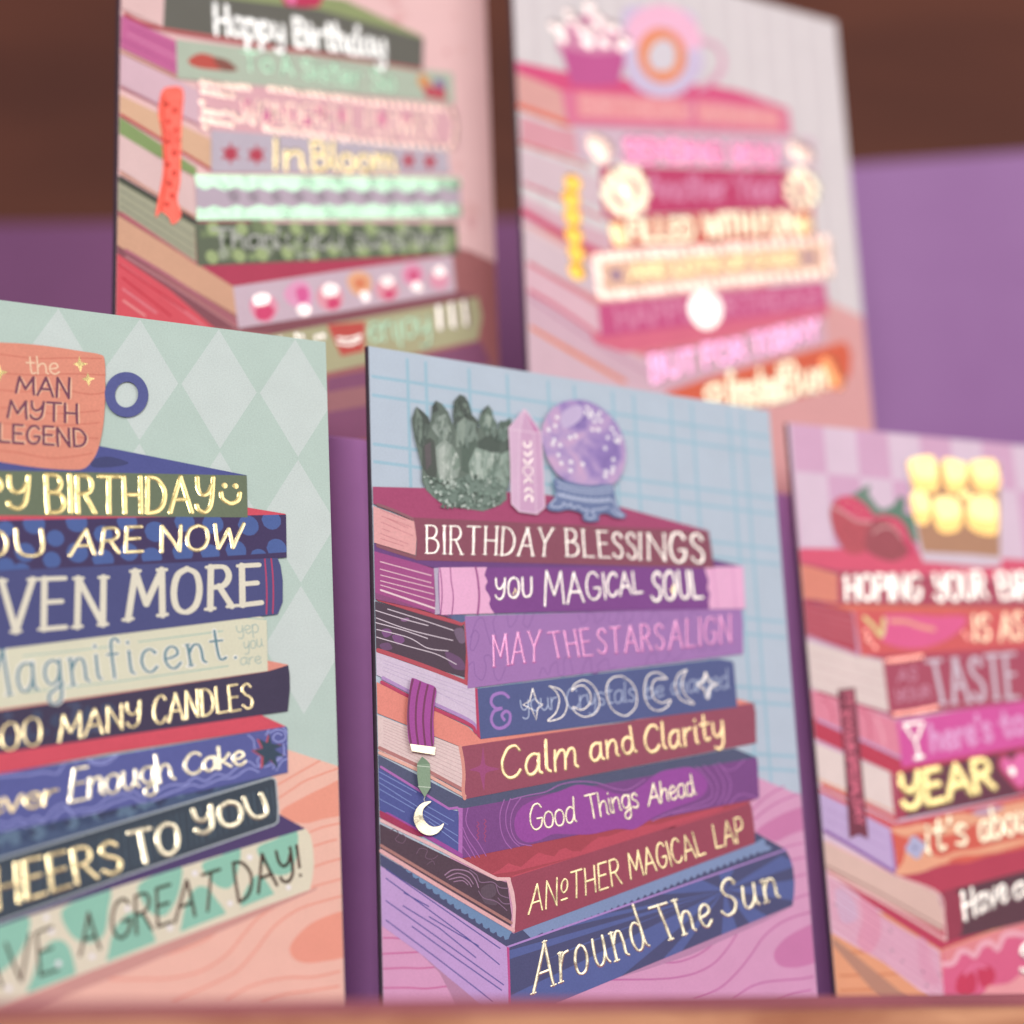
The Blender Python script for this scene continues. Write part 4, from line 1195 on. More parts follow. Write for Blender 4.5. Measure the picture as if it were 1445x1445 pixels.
t script #bccbe6 0.294 your|40.33,84.99 51.03,86.32 39.89,89.75 50.94,91.39
t script #bccbe6 0.303 Crystals|54.09,86.28 75.12,90.01 53.87,91.82 75.22,95.37
t script #bccbe6 0.310 be|78.26,90.69 84.19,91.83 78.57,95.12 84.53,96.24
t script #bccbe6 0.317 charged|86.48,92.31 105.47,95.34 86.58,97.34 105.54,100.86
sub moon_phases
l foil_white 0.313 44.06,91.26 45.04,87.93 46.88,87.22 45.25,86.11 44.69,83.15 43.48,85.91 40.93,86.85 43.06,87.89 44.06,91.26
s foil_white 0.296 49.03,92.19 52.52,91.27 54.06,87.66 52.28,84.33 48.02,83.07 50.61,85.38 51.79,88.68 50.91,90.93 49.03,92.19
s foil_white 0.300 55.71,91.38 56.61,93.16 59.63,94.44 62.75,92.64 63.96,88.75 62.33,85.85 59.05,84.82 56.45,85.87 55.84,87.22 58.35,86.54 60.87,88.32 61.30,90.91 59.54,92.89 57.39,92.70 55.71,91.38
s foil_white 0.306 71.20,96.37 74.12,94.82 75.57,91.84 75.06,88.50 72.70,86.20 70.77,85.89 67.86,87.21 66.27,90.30 66.49,93.60 68.42,95.71 71.20,96.37
s foil_white 0.311 85.52,96.69 82.98,98.05 79.96,97.36 78.32,94.63 78.06,91.05 79.64,88.41 82.50,87.87 85.12,89.22 86.21,91.00 83.49,89.97 81.06,91.01 80.41,93.58 81.71,96.05 85.52,96.69
s foil_white 0.315 91.97,99.46 89.18,98.00 87.95,94.56 89.51,91.31 93.69,90.32 91.39,92.14 90.30,94.23 90.51,96.89 91.97,99.46
l foil_white 0.636 98.14,99.12 98.98,96.75 101.83,96.26 99.18,95.11 98.10,91.85 97.18,94.59 95.10,95.76 97.12,96.62 98.14,99.12
part printed_book | lavender book reading MAY THE STARS ALIGN
sub page_block
p #4b3a4a -2.54,110.77 24.75,106.05 25.35,99.46 24.73,92.83 -2.82,98.22
c #7b4d82 4.51,101.92 6.95,102.11 7.89,100.83 5.91,99.78
c #7b4d82 1.63,103.03 3.58,103.64 4.52,102.37 2.55,101.31
c #8d628f 7.07,106.41 9.05,106.80 9.27,106.14 7.55,105.77
c #6b4a70 19.20,98.99 23.66,97.51 24.56,94.85 21.06,95.06
c #75627a 21.92,104.67 24.46,105.34 25.10,102.18 23.31,101.59
c #6b4a70 1.05,99.41 3.49,100.04 4.42,98.55 1.99,98.14
s #bb4c5a 1.033 -2.52,111.67 10.59,108.98 22.00,106.88 24.01,106.59 24.86,107.67
s #bb4c5a 1.131 -2.81,98.66 10.18,95.62 22.45,92.22 25.03,91.35
p #bb4c5a 24.79,108.49 25.50,108.55 25.85,99.50 25.21,91.05 24.32,91.21 25.14,99.44
c #5a6a94 18.04,108.70 25.36,108.82 24.53,106.95 22.02,107.43
s #dccfda 0.247 3.47,108.59 12.01,106.82 21.66,104.65
s #dccfda 0.245 -0.67,108.14 7.08,106.54 14.54,105.30
s #dccfda 0.246 -0.71,106.34 8.96,103.85 21.41,102.03
s #dccfda 0.245 -0.74,104.99 7.00,103.69 14.33,101.97
s #dccfda 0.245 -0.78,103.28 8.90,101.81 14.25,99.52 19.96,99.23
s #dccfda 0.245 -0.83,101.40 8.83,99.56 16.68,98.13 22.19,95.95
sub spine
p #a679b8 25.10,108.61 73.19,114.13 111.75,118.05 111.79,113.95 111.01,105.34 25.17,90.01 25.61,95.84
s #9067a8 0.234 26.41,103.20 28.01,105.17 28.96,103.40 27.29,100.06 26.31,100.90 28.09,107.02 30.20,108.58 31.11,105.88 32.47,101.84 34.06,102.88 33.23,107.44 34.37,109.86
s #9067a8 0.232 25.61,95.84 27.16,96.86 27.54,93.70 29.52,92.47 30.67,95.74 30.28,98.46 32.33,98.61 33.13,93.63 34.63,92.82 36.32,96.15
s #9067a8 0.237 37.49,110.13 37.86,106.90 39.47,107.96 40.63,110.39
s #9067a8 0.239 42.75,110.81 42.09,108.18 43.62,107.37 45.39,111.04
s #9067a8 0.239 46.11,94.54 47.29,96.93 48.77,95.18 49.96,97.59 51.60,98.64 51.95,95.41 53.55,95.52 53.76,99.27 55.43,100.33 56.25,96.17
s #9067a8 0.246 58.81,112.18 59.74,109.64 61.43,110.73 61.55,112.65 63.71,112.36 64.11,110.00 66.40,111.63 67.06,113.36
s #9067a8 0.243 58.91,95.89 60.19,99.27 61.88,100.33 62.19,96.59 64.39,97.22 63.94,98.60 66.79,100.70 67.70,97.92 69.96,99.03
s #9067a8 0.249 68.75,113.27 68.04,110.81 70.22,110.51 71.53,113.51 73.17,113.16 73.00,110.74 75.31,111.89 76.02,114.13
s #9067a8 0.253 78.83,114.37 79.17,111.25 81.54,112.90 82.23,114.67 84.46,114.12 84.84,111.72 87.24,113.38
s #9067a8 0.257 91.42,115.70 91.77,112.78 94.12,113.47 94.90,116.00 97.15,115.20 97.66,114.26
s #9067a8 0.251 78.90,99.68 80.23,102.65 82.52,103.30 82.87,100.44 85.82,102.10 86.53,104.09 88.06,101.78 91.07,103.94 91.80,105.94
s #9067a8 0.257 93.99,104.65 95.30,106.70 97.46,104.91 99.42,107.51 101.59,105.72 103.56,108.33
sub lettering
t serifpink #c060a8 0.551 MAY|33.04,96.10 46.47,98.45 32.82,103.99 47.16,106.53
t serifpink foil_pink 0.393 MAY|32.89,96.27 46.33,98.63 32.67,104.16 47.01,106.71
t serifpink #c060a8 0.565 THE|50.49,99.54 62.75,101.25 49.25,106.00 62.10,108.31
t serifpink foil_pink 0.403 THE|50.34,99.72 62.60,101.43 49.10,106.17 61.95,108.49
t serifpink #c060a8 0.580 STARS|64.23,101.64 85.32,104.53 64.21,108.29 85.29,111.56
t serifpink foil_pink 0.414 STARS|64.08,101.82 85.17,104.71 64.06,108.47 85.13,111.74
t serifpink #c060a8 0.600 ALIGN|86.86,104.64 107.38,108.33 87.44,112.23 107.80,115.81
t serifpink foil_pink 0.428 ALIGN|86.70,104.83 107.22,108.51 87.28,112.41 107.64,116.00
part printed_book | purple book with pink bands reading You MAGICAL SOUL
sub page_block
p #a64a8a -2.24,123.97 16.69,120.24 16.78,108.37 -2.49,112.80
c #8f4a7c -2.49,112.94 16.64,108.58 20.04,108.37 -2.53,111.22
l #edc6d2 0.287 -0.36,120.87 15.87,118.35
l #edc6d2 0.248 -0.41,118.95 15.71,116.44
l #edc6d2 0.248 -0.45,117.39 16.36,115.12
l #edc6d2 0.247 -0.48,115.94 16.31,113.55
l #edc6d2 0.247 -0.50,114.93 16.45,111.82
l #f2d4dc 0.494 -0.53,113.75 16.68,109.82
sub cover
p #6c3f82 -2.20,125.81 11.60,122.24 40.24,124.04 103.12,131.23 113.27,130.20 100.53,128.36 16.94,120.35 -2.25,123.51
sub spine
p #80428f 16.94,120.45 74.00,126.18 113.16,130.29 112.65,118.13 73.19,114.23 16.63,108.26
p #bcb2c8 16.64,120.33 17.95,120.55 17.74,117.19 17.79,113.04 17.94,108.56 16.53,108.25 16.89,112.96
p #f1b6da 18.06,120.65 32.01,122.10 31.49,120.82 31.19,119.86 31.77,118.97 32.00,118.15 31.33,117.06 31.34,116.03 32.12,115.03 32.68,113.82 32.21,112.47 32.58,111.34 33.65,110.03 18.03,108.33 18.00,113.06
s #a0508e 0.309 18.36,120.49 18.73,116.82 18.69,112.66 18.14,108.48
s #a0508e 0.310 21.36,120.97 21.48,117.54 21.94,113.41 21.36,108.66
s #a0508e 0.589 28.69,121.73 29.19,118.73 29.40,114.08 28.80,109.48
p #f1b6da 100.10,128.32 102.69,129.07 113.21,130.30 112.82,118.14 100.68,116.99 100.67,118.98 101.27,121.27 100.48,122.95 101.18,125.01 100.56,126.70
s #d690c2 0.305 102.97,128.90 103.20,123.20 103.64,117.35
s #d690c2 0.308 109.57,129.74 109.52,123.78 109.71,117.97
sub lettering
t hand foil_white 0.578 yoU|34.13,113.66 44.98,115.48 34.37,119.22 45.25,120.62
l foil_gold 0.279 40.12,117.16 40.49,116.11 41.00,115.83 40.45,115.36 40.10,114.48 39.72,115.38 39.21,115.71 39.86,116.15 40.12,117.16
t hand foil_white 0.594 MAGI|48.68,113.21 67.84,116.95 49.29,122.63 67.29,123.87
t hand foil_white 0.628 CAL|68.02,117.30 79.21,119.62 68.44,123.89 78.76,125.27
t hand foil_white 0.836 SOUL|81.76,117.41 98.83,120.06 82.93,125.76 97.86,127.30
c foil_gold 89.35,123.01 89.83,121.72 90.38,121.42 89.65,120.86 89.09,119.68 88.73,120.88 88.07,121.21 88.91,121.69
part printed_book | dark maroon book on top of the stack reading BIRTHDAY BLESSINGS
sub cover
p #aa4470 -1.88,139.76 14.10,141.27 48.69,143.79 74.01,142.99 102.33,139.30 102.28,138.68 11.58,132.98 -1.97,135.93
sub page_block
p #e9abaa -1.98,135.33 11.55,132.04 11.97,127.79 11.53,123.20 -2.20,125.76
l #cb7f86 0.173 -0.07,132.99 6.79,131.43 10.75,130.46
l #cb7f86 0.173 1.92,134.15 9.05,132.14
l #cb7f86 0.173 -0.11,131.60 10.93,128.24
l #cb7f86 0.172 -0.15,129.75 4.74,128.65
l #cb7f86 0.172 -0.19,128.36 9.62,125.92
l #cb7f86 0.173 3.84,132.04 9.74,130.07
l #cb7f86 0.172 -0.22,126.98 8.11,125.30
s #93606a 0.771 -1.96,136.03 5.39,134.44 11.56,132.51
s #8c5462 0.955 -2.21,125.39 5.10,123.75 11.61,122.56
sub spine
p #8c4a5e 11.33,133.09 74.76,137.35 102.32,139.20 102.76,135.28 103.27,128.77 11.59,121.91 12.04,126.87
sub lettering
t serif foil_white 0.598 BIRTHDAY|14.65,124.02 51.02,126.97 14.79,131.36 52.24,134.54
t serif foil_white 0.666 BLE|56.06,127.47 69.74,128.45 56.10,134.85 69.36,135.53
t serif foil_white 0.719 SS|70.57,128.43 78.17,128.80 70.48,135.51 78.00,136.11
t serif foil_white 0.685 IN|78.85,128.86 87.67,129.49 79.24,136.09 87.76,136.84
t serif foil_white 1.000 GS|89.01,129.08 100.23,129.88 89.09,137.63 99.91,138.03
part printed_crystal_cluster | dark green crystal cluster
p #66776c 12.01,155.22 16.21,159.16 19.78,158.18 23.99,160.21 28.17,160.29 32.37,159.87 36.63,160.44 40.89,160.02 40.47,151.11 38.52,143.57 38.67,141.17 36.74,139.26 31.40,136.98 27.25,137.09 20.07,137.37 15.10,140.82 13.96,143.06 14.08,146.87
p #55655c 12.96,163.16 14.77,162.11 16.37,160.73 17.11,158.31 15.55,154.72 14.44,151.70 12.95,152.94 11.93,156.17 11.53,159.48
p #78897e 12.96,163.16 14.73,160.89 14.56,155.56 13.72,153.04 12.29,156.22 12.77,160.14
p #44514a 12.96,163.16 16.37,160.73 17.11,158.31 15.18,159.02
p #5f7066 18.74,165.58 20.53,164.86 22.27,162.90 23.26,160.11 23.83,155.81 22.20,153.66 18.64,155.13 16.59,158.24 17.43,161.75 17.60,163.81
p #93a299 18.84,160.97 21.47,162.30 22.37,158.53 21.75,155.54 19.66,154.78 17.19,157.84
p #3f4c45 18.74,165.58 17.60,163.81 17.53,161.76 19.43,163.00
p #4c5b53 25.87,168.31 27.43,167.94 28.52,166.23 29.34,163.14 28.98,160.64 26.00,158.04 23.83,158.73 23.54,162.10 24.00,166.08
p #7a8c80 25.23,165.27 27.62,166.10 28.42,163.75 26.15,161.97 24.61,162.74
p #8fa094 24.50,159.79 27.21,162.36 28.10,158.32 26.37,154.20 24.26,153.44
p #4a584f 27.23,162.85 29.59,162.93 30.96,161.64 30.80,157.70 28.72,160.85 27.44,161.66
p #7f9187 27.44,161.66 29.78,160.99 30.76,156.72 28.91,152.58 26.29,152.25
p #62766a 34.24,166.54 35.35,165.21 35.69,163.28 36.89,161.46 35.50,158.81 32.32,158.88 30.94,161.15 32.14,164.51
p #9fb0a4 33.60,163.98 35.16,163.20 34.50,160.16 32.39,160.36
p #44524a 34.24,166.54 32.14,164.51 31.87,163.24 33.64,164.97
p #566a5f 40.86,163.88 41.14,162.04 39.99,157.93 37.55,157.12 36.48,159.44 37.53,162.54 39.14,162.66
p #8da197 37.15,160.02 39.88,161.37 40.79,158.04 38.06,156.69
p #4b564f 14.41,154.00 16.59,155.10 17.89,154.31 18.61,148.39 18.02,144.50 15.73,144.70 14.08,146.87
p #5e5a5c 14.98,152.73 16.81,153.93 16.87,148.18 15.27,146.07
p #97a69c 18.15,152.66 20.71,155.40 22.48,154.42 24.71,151.56 25.20,148.25 23.91,144.25 21.26,142.02 19.01,143.66 18.38,147.41
p #b2beb5 19.06,152.29 20.92,153.98 21.50,148.75 20.30,143.82 19.13,145.59
p #7d9184 22.72,153.73 24.96,151.35 25.20,148.25 22.98,147.01
p #566a5e 25.84,154.13 30.13,156.64 30.53,153.76 27.63,146.62 25.58,147.33
p #4a5a51 30.73,155.98 33.33,157.79 36.29,158.67 37.66,157.13 37.12,153.63 34.20,153.26 30.55,154.25
p #93a79b 30.02,154.18 34.73,153.32 37.12,153.63 35.79,147.61 32.23,144.28 28.08,144.75 27.75,149.53
p #aebfb4 29.96,152.72 32.60,153.05 31.83,147.13 29.70,146.39
p #6d8276 34.68,152.34 37.10,153.14 35.20,146.09 33.33,145.38
p #54645b 37.63,156.64 40.26,158.16 40.65,155.06 38.44,153.31 37.28,153.65
p #93a89c 37.37,153.17 40.65,155.06 40.44,148.18 38.50,143.08 35.60,143.23 35.42,147.57
p #6e8579 31.75,145.19 35.09,149.47 35.44,145.63 34.26,142.59
p #73887d 14.21,144.51 18.23,143.09 21.24,141.54 24.45,144.79 27.63,146.62 31.73,144.70 34.91,145.57 38.54,144.06 38.66,140.93 34.59,138.29 31.40,136.98 27.25,137.09 23.13,137.00 20.07,137.37 17.07,139.16 15.10,140.82
p #a9b8ad 22.70,148.17 22.89,147.44 22.59,145.53 22.17,145.21 22.30,147.12
p #a9b8ad 22.16,148.64 22.30,148.11 21.84,146.84 21.37,146.70 21.65,147.99
p #a9b8ad 21.08,151.50 21.44,151.31 21.50,150.55 21.08,150.30 20.83,151.00
p #a9b8ad 23.14,151.00 23.51,150.49 23.61,148.92 23.21,148.58 22.92,150.10
p #a9b8ad 22.71,143.49 23.07,143.17 23.08,142.15 22.63,141.90 22.41,142.87
p #a9b8ad 21.61,153.12 22.01,152.66 22.17,151.19 21.77,150.84 21.41,152.25
p #a9b8ad 19.98,150.22 20.40,149.71 20.57,148.12 20.15,147.75 19.78,149.28
p #a9b8ad 19.77,149.89 20.08,149.40 19.97,148.00 19.50,147.73 19.42,149.10
p #a9b8ad 21.65,149.88 21.93,149.29 21.87,147.63 21.48,147.31 21.37,148.94
p #a9b8ad 20.74,147.74 21.03,147.15 21.09,145.48 20.76,145.15 20.55,146.79
p #c0ccc2 21.35,145.11 21.66,144.72 21.85,143.49 21.58,143.21 21.26,144.39
p #c0ccc2 24.24,152.09 24.48,151.73 24.57,150.63 24.32,150.39 24.12,151.46
p #c0ccc2 20.02,149.48 20.28,149.17 20.31,148.22 19.98,148.00 19.82,148.92
p #c0ccc2 20.43,148.47 20.69,148.23 20.83,147.43 20.59,147.22 20.33,147.98
p #c0ccc2 22.09,144.28 22.22,143.96 22.02,143.14 21.73,143.01 21.82,143.84
p #c0ccc2 20.47,147.18 20.65,146.85 20.35,146.11 19.93,146.04 20.06,146.81
p #c0ccc2 23.91,152.26 24.09,151.59 23.80,149.80 23.39,149.52 23.52,151.29
p #c0ccc2 23.05,149.70 23.33,149.39 23.28,148.46 22.88,148.26 22.77,149.16
p #c0ccc2 22.19,145.98 22.44,145.71 22.51,144.83 22.24,144.62 22.04,145.46
p #c0ccc2 20.06,151.36 20.54,150.94 20.86,149.51 20.46,149.11 19.94,150.47
p #c0ccc2 21.32,149.13 21.49,148.65 21.43,147.34 21.19,147.10 21.14,148.40
p #c0ccc2 23.16,144.87 23.36,144.41 23.05,143.23 22.60,143.07 22.73,144.25
p #c0ccc2 19.70,145.35 19.89,144.94 19.51,144.02 19.02,143.95 19.21,144.90
p #c0ccc2 22.53,145.57 22.77,145.28 22.71,144.43 22.37,144.26 22.29,145.08
p #c0ccc2 20.17,152.90 20.40,152.44 20.56,151.15 20.37,150.89 20.12,152.16
p #c0ccc2 21.69,143.95 21.94,143.63 21.70,142.84 21.22,142.75 21.27,143.54
p #c0ccc2 21.51,148.28 21.77,147.81 21.78,146.48 21.47,146.21 21.31,147.52
p #c0ccc2 20.49,148.64 20.60,148.17 20.38,146.96 20.10,146.77 20.21,147.98
p #8fa094 23.96,147.67 24.30,147.19 24.58,145.72 24.33,145.39 23.92,146.82
p #8fa094 23.20,143.71 23.43,143.17 23.37,141.65 23.04,141.37 22.95,142.87
p #8fa094 21.33,150.95 21.46,150.35 21.28,148.75 21.00,148.48 21.07,150.07
p #8fa094 24.26,147.77 24.59,147.42 24.45,146.40 23.95,146.19 23.88,147.19
p #8fa094 20.80,150.94 20.88,150.49 20.61,149.33 20.33,149.16 20.50,150.32
p #8fa094 23.81,150.71 24.05,150.14 23.93,148.57 23.55,148.28 23.51,149.83
p #8fa094 21.62,147.13 21.91,146.68 22.07,145.36 21.81,145.07 21.53,146.36
p #8fa094 23.58,145.06 23.79,144.57 23.81,143.18 23.56,142.92 23.42,144.29
p #8fa094 21.47,145.37 21.62,144.99 21.25,144.11 20.83,144.04 21.04,144.94
p #8fa094 22.37,143.51 22.61,143.26 22.65,142.48 22.37,142.29 22.21,143.04
p #8fa094 22.54,152.70 22.72,152.03 22.31,150.32 21.82,150.06 22.04,151.78
p #8fa094 22.05,151.75 22.38,151.28 22.76,149.88 22.59,149.57 22.11,150.94
p #a2b5a8 32.95,154.00 33.17,153.41 32.98,151.82 32.58,151.55 32.61,153.12
p #a2b5a8 31.62,152.75 31.82,152.23 31.79,150.77 31.51,150.51 31.43,151.94
p #a2b5a8 28.95,147.13 29.16,146.77 29.20,145.71 28.95,145.49 28.81,146.53
p #a2b5a8 34.25,150.36 34.44,149.90 34.27,148.66 33.92,148.44 33.94,149.67
p #a2b5a8 32.66,148.93 32.89,148.25 32.65,146.42 32.21,146.11 32.26,147.93
p #a2b5a8 28.49,147.94 28.80,147.46 28.95,146.05 28.65,145.74 28.35,147.12
p #a2b5a8 31.16,148.26 31.22,147.52 30.64,145.65 30.19,145.40 30.62,147.28
p #a2b5a8 34.91,153.59 35.18,153.16 35.14,151.94 34.79,151.69 34.66,152.89
p #a2b5a8 29.93,150.28 29.91,149.53 29.37,147.63 29.03,147.36 29.47,149.27
p #a2b5a8 34.42,150.83 34.64,150.19 34.56,148.43 34.22,148.12 34.16,149.85
p #bccabf 33.79,150.24 33.85,149.81 33.46,148.78 33.11,148.66 33.39,149.71
p #bccabf 34.25,147.24 34.23,146.51 33.54,144.69 33.13,144.46 33.68,146.29
p #bccabf 33.72,146.21 34.09,145.93 34.21,144.95 33.81,144.68 33.52,145.60
p #bccabf 28.30,147.71 28.79,147.13 29.10,145.30 28.68,144.86 28.16,146.63
p #bccabf 30.55,148.14 30.79,147.52 30.52,145.88 30.04,145.61 30.12,147.24
p #bccabf 29.98,153.68 30.09,153.19 29.89,151.88 29.60,151.66 29.70,152.97
p #bccabf 30.62,153.21 30.79,152.59 30.28,151.07 29.73,150.88 30.04,152.42
p #bccabf 31.30,148.15 31.65,147.45 31.73,145.47 31.35,145.08 31.09,147.02
p #bccabf 30.75,153.04 31.05,152.78 31.17,151.89 30.88,151.66 30.62,152.50
p #bccabf 33.99,152.06 34.14,151.47 33.68,150.00 33.20,149.80 33.47,151.29
p #bccabf 35.04,153.64 35.17,153.05 34.77,151.53 34.34,151.31 34.58,152.83
p #bccabf 34.50,153.01 34.98,152.63 35.28,151.28 34.87,150.89 34.37,152.17
p #bccabf 34.72,152.56 34.98,151.91 34.77,150.13 34.30,149.82 34.33,151.58
p #bccabf 29.22,150.50 29.23,149.86 28.68,148.26 28.31,148.05 28.74,149.66
p #7f9386 33.90,149.69 34.05,149.10 33.89,147.53 33.59,147.26 33.63,148.82
p #7f9386 28.61,149.34 28.89,148.96 28.66,147.95 28.16,147.78 28.19,148.79
p #7f9386 32.00,153.95 32.31,153.36 32.25,151.67 31.82,151.34 31.68,152.99
p #7f9386 31.73,151.35 32.04,150.68 31.87,148.84 31.37,148.50 31.33,150.32
p #7f9386 33.32,148.87 33.59,148.55 33.46,147.63 33.03,147.45 32.98,148.35
p #7f9386 33.92,146.62 34.09,146.33 33.96,145.56 33.65,145.43 33.66,146.19
p #8b9d92 28.91,158.67 29.36,158.12 29.57,156.38 29.13,155.97 28.71,157.64
p #8b9d92 28.13,157.53 28.41,156.99 28.48,155.44 28.16,155.13 27.95,156.64
p #8b9d92 29.84,161.17 29.98,160.44 29.83,158.49 29.56,158.16 29.60,160.10
p #8b9d92 24.95,158.63 25.37,158.09 25.50,156.44 25.05,156.06 24.72,157.66
p #8b9d92 27.30,155.48 27.65,155.09 27.65,153.88 27.19,153.60 27.00,154.77
p #8b9d92 25.21,156.28 25.61,156.09 25.68,155.29 25.22,155.02 24.95,155.75
p #8b9d92 29.33,157.49 29.42,156.91 28.98,155.47 28.59,155.27 28.88,156.72
p #8b9d92 25.77,158.74 25.83,158.23 25.47,156.95 25.16,156.77 25.41,158.06
p #8b9d92 25.01,160.01 25.18,159.37 24.80,157.73 24.35,157.48 24.55,159.12
p #8b9d92 29.12,161.44 29.40,161.24 29.56,160.49 29.30,160.26 29.02,160.96
p #6c8076 24.63,160.13 24.87,159.67 24.65,158.45 24.22,158.24 24.26,159.45
p #6c8076 26.89,156.72 27.19,156.34 27.30,155.17 26.99,154.90 26.74,156.03
p #6c8076 27.57,155.39 27.87,154.93 27.75,153.61 27.29,153.36 27.22,154.65
p #6c8076 30.10,161.13 30.38,160.75 30.36,159.63 29.99,159.38 29.85,160.48
p #6c8076 27.31,161.59 27.49,161.32 27.49,160.51 27.26,160.34 27.15,161.12
p #6c8076 25.46,154.80 25.78,154.51 25.93,153.53 25.63,153.27 25.32,154.20
p #6c8076 29.24,160.77 29.27,160.02 28.79,158.11 28.43,157.83 28.80,159.74
p #6c8076 24.21,162.88 24.45,162.52 24.32,161.50 23.94,161.30 23.91,162.31
p #566a5f 25.17,155.52 25.60,155.22 25.84,154.11 25.44,153.77 25.01,154.81
p #566a5f 28.82,159.48 28.79,158.87 28.23,157.36 27.91,157.16 28.37,158.69
p #566a5f 26.79,155.76 26.96,155.22 26.86,153.76 26.58,153.50 26.57,154.95
p #566a5f 29.67,157.28 29.75,156.75 29.42,155.38 29.11,155.17 29.32,156.55
p #66786d 19.61,157.26 19.93,157.01 19.94,156.17 19.52,155.95 19.34,156.74
p #66786d 20.09,157.61 20.25,157.02 19.87,155.52 19.43,155.30 19.64,156.80
p #66786d 22.66,157.11 22.93,156.41 22.80,154.50 22.38,154.15 22.33,156.04
p #66786d 21.16,161.47 21.51,160.90 21.66,159.22 21.31,158.87 21.00,160.50
p #66786d 20.11,157.86 20.48,157.55 20.45,156.55 19.97,156.30 19.79,157.26
p #66786d 19.94,160.48 19.96,159.75 19.46,157.91 19.11,157.64 19.49,159.49
p #66786d 18.93,160.37 19.29,159.85 19.47,158.26 19.13,157.91 18.79,159.45
p #7b8c82 19.41,162.24 19.36,161.43 18.63,159.44 18.23,159.17 18.83,161.19
p #7b8c82 19.17,159.67 19.57,159.52 19.71,158.78 19.30,158.50 18.97,159.16
p #7b8c82 18.54,161.33 18.71,160.70 18.40,159.07 17.98,158.81 18.13,160.44
p #7b8c82 19.77,156.72 19.86,155.96 19.28,154.06 18.80,153.80 19.20,155.72
p #7b8c82 22.75,156.79 22.80,156.07 22.22,154.26 21.78,154.02 22.21,155.84
p #7b8c82 21.58,160.73 21.65,160.09 21.10,158.51 20.65,158.32 21.05,159.91
p #7b8c82 19.32,160.00 19.45,159.30 19.18,157.44 18.83,157.13 18.98,158.99
p #7b8c82 21.82,160.20 21.93,159.76 21.54,158.68 21.15,158.55 21.40,159.65
p #7b8c82 21.99,157.04 22.24,156.62 22.48,155.38 22.31,155.11 21.98,156.32
p #7b8c82 19.95,156.50 20.25,156.02 20.16,154.64 19.71,154.37 19.61,155.72
p #9fb0a4 20.51,157.03 20.78,156.34 20.89,154.40 20.62,154.04 20.39,155.94
p #9fb0a4 21.41,156.18 21.51,155.88 21.35,155.10 21.13,154.97 21.19,155.75
p #9fb0a4 20.77,160.72 20.91,160.08 20.33,158.57 19.79,158.41 20.17,159.94
p #9fb0a4 22.21,159.26 22.54,158.82 22.70,157.47 22.39,157.16 22.07,158.47
p #9fb0a4 21.51,157.73 21.79,157.35 21.61,156.28 21.15,156.08 21.14,157.14
p #5f7066 14.83,154.34 14.93,153.83 14.68,152.52 14.40,152.32 14.54,153.63
p #5f7066 14.80,155.93 15.10,155.42 15.29,153.91 15.02,153.59 14.70,155.06
p #5f7066 14.83,158.89 15.05,158.62 15.17,157.77 14.98,157.57 14.76,158.38
p #5f7066 15.10,156.49 15.44,156.14 15.59,155.01 15.26,154.73 14.96,155.81
p #5f7066 14.28,154.83 14.56,154.55 14.72,153.62 14.47,153.38 14.19,154.27
p #5f7066 12.91,156.54 13.28,155.95 13.41,154.22 13.02,153.85 12.72,155.54
p #5f7066 14.27,158.23 14.58,157.95 14.75,157.00 14.46,156.74 14.16,157.64
p #5f7066 13.31,160.31 13.39,159.74 13.16,158.25 12.90,158.01 13.04,159.50
p #4c5b53 13.39,158.31 13.63,157.87 13.50,156.66 13.11,156.43 13.08,157.63
p #4c5b53 14.52,160.25 14.92,159.89 15.13,158.67 14.76,158.34 14.38,159.50
p #4c5b53 15.05,156.19 15.35,155.57 15.19,153.85 14.70,153.54 14.66,155.23
p #4c5b53 13.08,157.05 13.27,156.78 13.31,155.98 13.09,155.80 12.95,156.58
p #4c5b53 15.17,158.99 15.23,158.47 14.86,157.15 14.55,156.97 14.81,158.29
p #4c5b53 14.78,157.02 14.98,156.57 14.96,155.30 14.70,155.06 14.60,156.31
p #6b7c72 15.43,157.91 15.41,157.20 14.94,155.37 14.67,155.11 15.05,156.93
p #6b7c72 13.68,160.30 13.87,160.00 13.91,159.13 13.68,158.94 13.55,159.79
p #6b7c72 15.38,156.64 15.49,156.31 15.29,155.44 15.04,155.31 15.13,156.18
p #6b7c72 12.78,157.38 13.16,157.15 13.24,156.29 12.79,156.02 12.52,156.82
p #52645b 34.60,160.78 35.06,160.23 35.51,158.50 35.20,158.08 34.59,159.75
p #52645b 38.52,161.33 38.78,160.96 38.52,159.99 38.03,159.84 38.09,160.81
p #52645b 37.55,159.18 37.88,158.68 38.20,157.19 37.99,156.87 37.55,158.32
p #52645b 39.67,160.38 39.88,159.94 39.53,158.85 39.04,158.71 39.20,159.81
p #52645b 37.80,158.66 37.90,158.31 37.58,157.46 37.25,157.37 37.44,158.23
p #52645b 37.16,159.19 37.15,158.47 36.49,156.68 36.07,156.45 36.60,158.26
p #52645b 37.23,159.60 37.24,159.11 36.82,157.89 36.53,157.73 36.86,158.96
p #6c8278 33.52,161.55 33.73,161.05 33.69,159.66 33.40,159.39 33.31,160.77
p #6c8278 37.89,160.57 38.40,159.94 38.73,157.98 38.30,157.52 37.75,159.41
p #6c8278 35.29,162.44 35.54,162.13 35.47,161.24 35.10,161.05 35.02,161.92
p #6c8278 38.89,160.70 39.30,160.02 39.38,158.01 38.90,157.59 38.61,159.55
p #6c8278 37.56,158.92 37.97,158.44 38.25,156.90 37.91,156.53 37.46,158.01
p #6c8278 33.02,161.09 33.28,160.68 33.20,159.48 32.83,159.24 32.74,160.41
p #6c8278 38.51,159.27 38.72,158.80 38.45,157.56 38.01,157.36 38.10,158.59
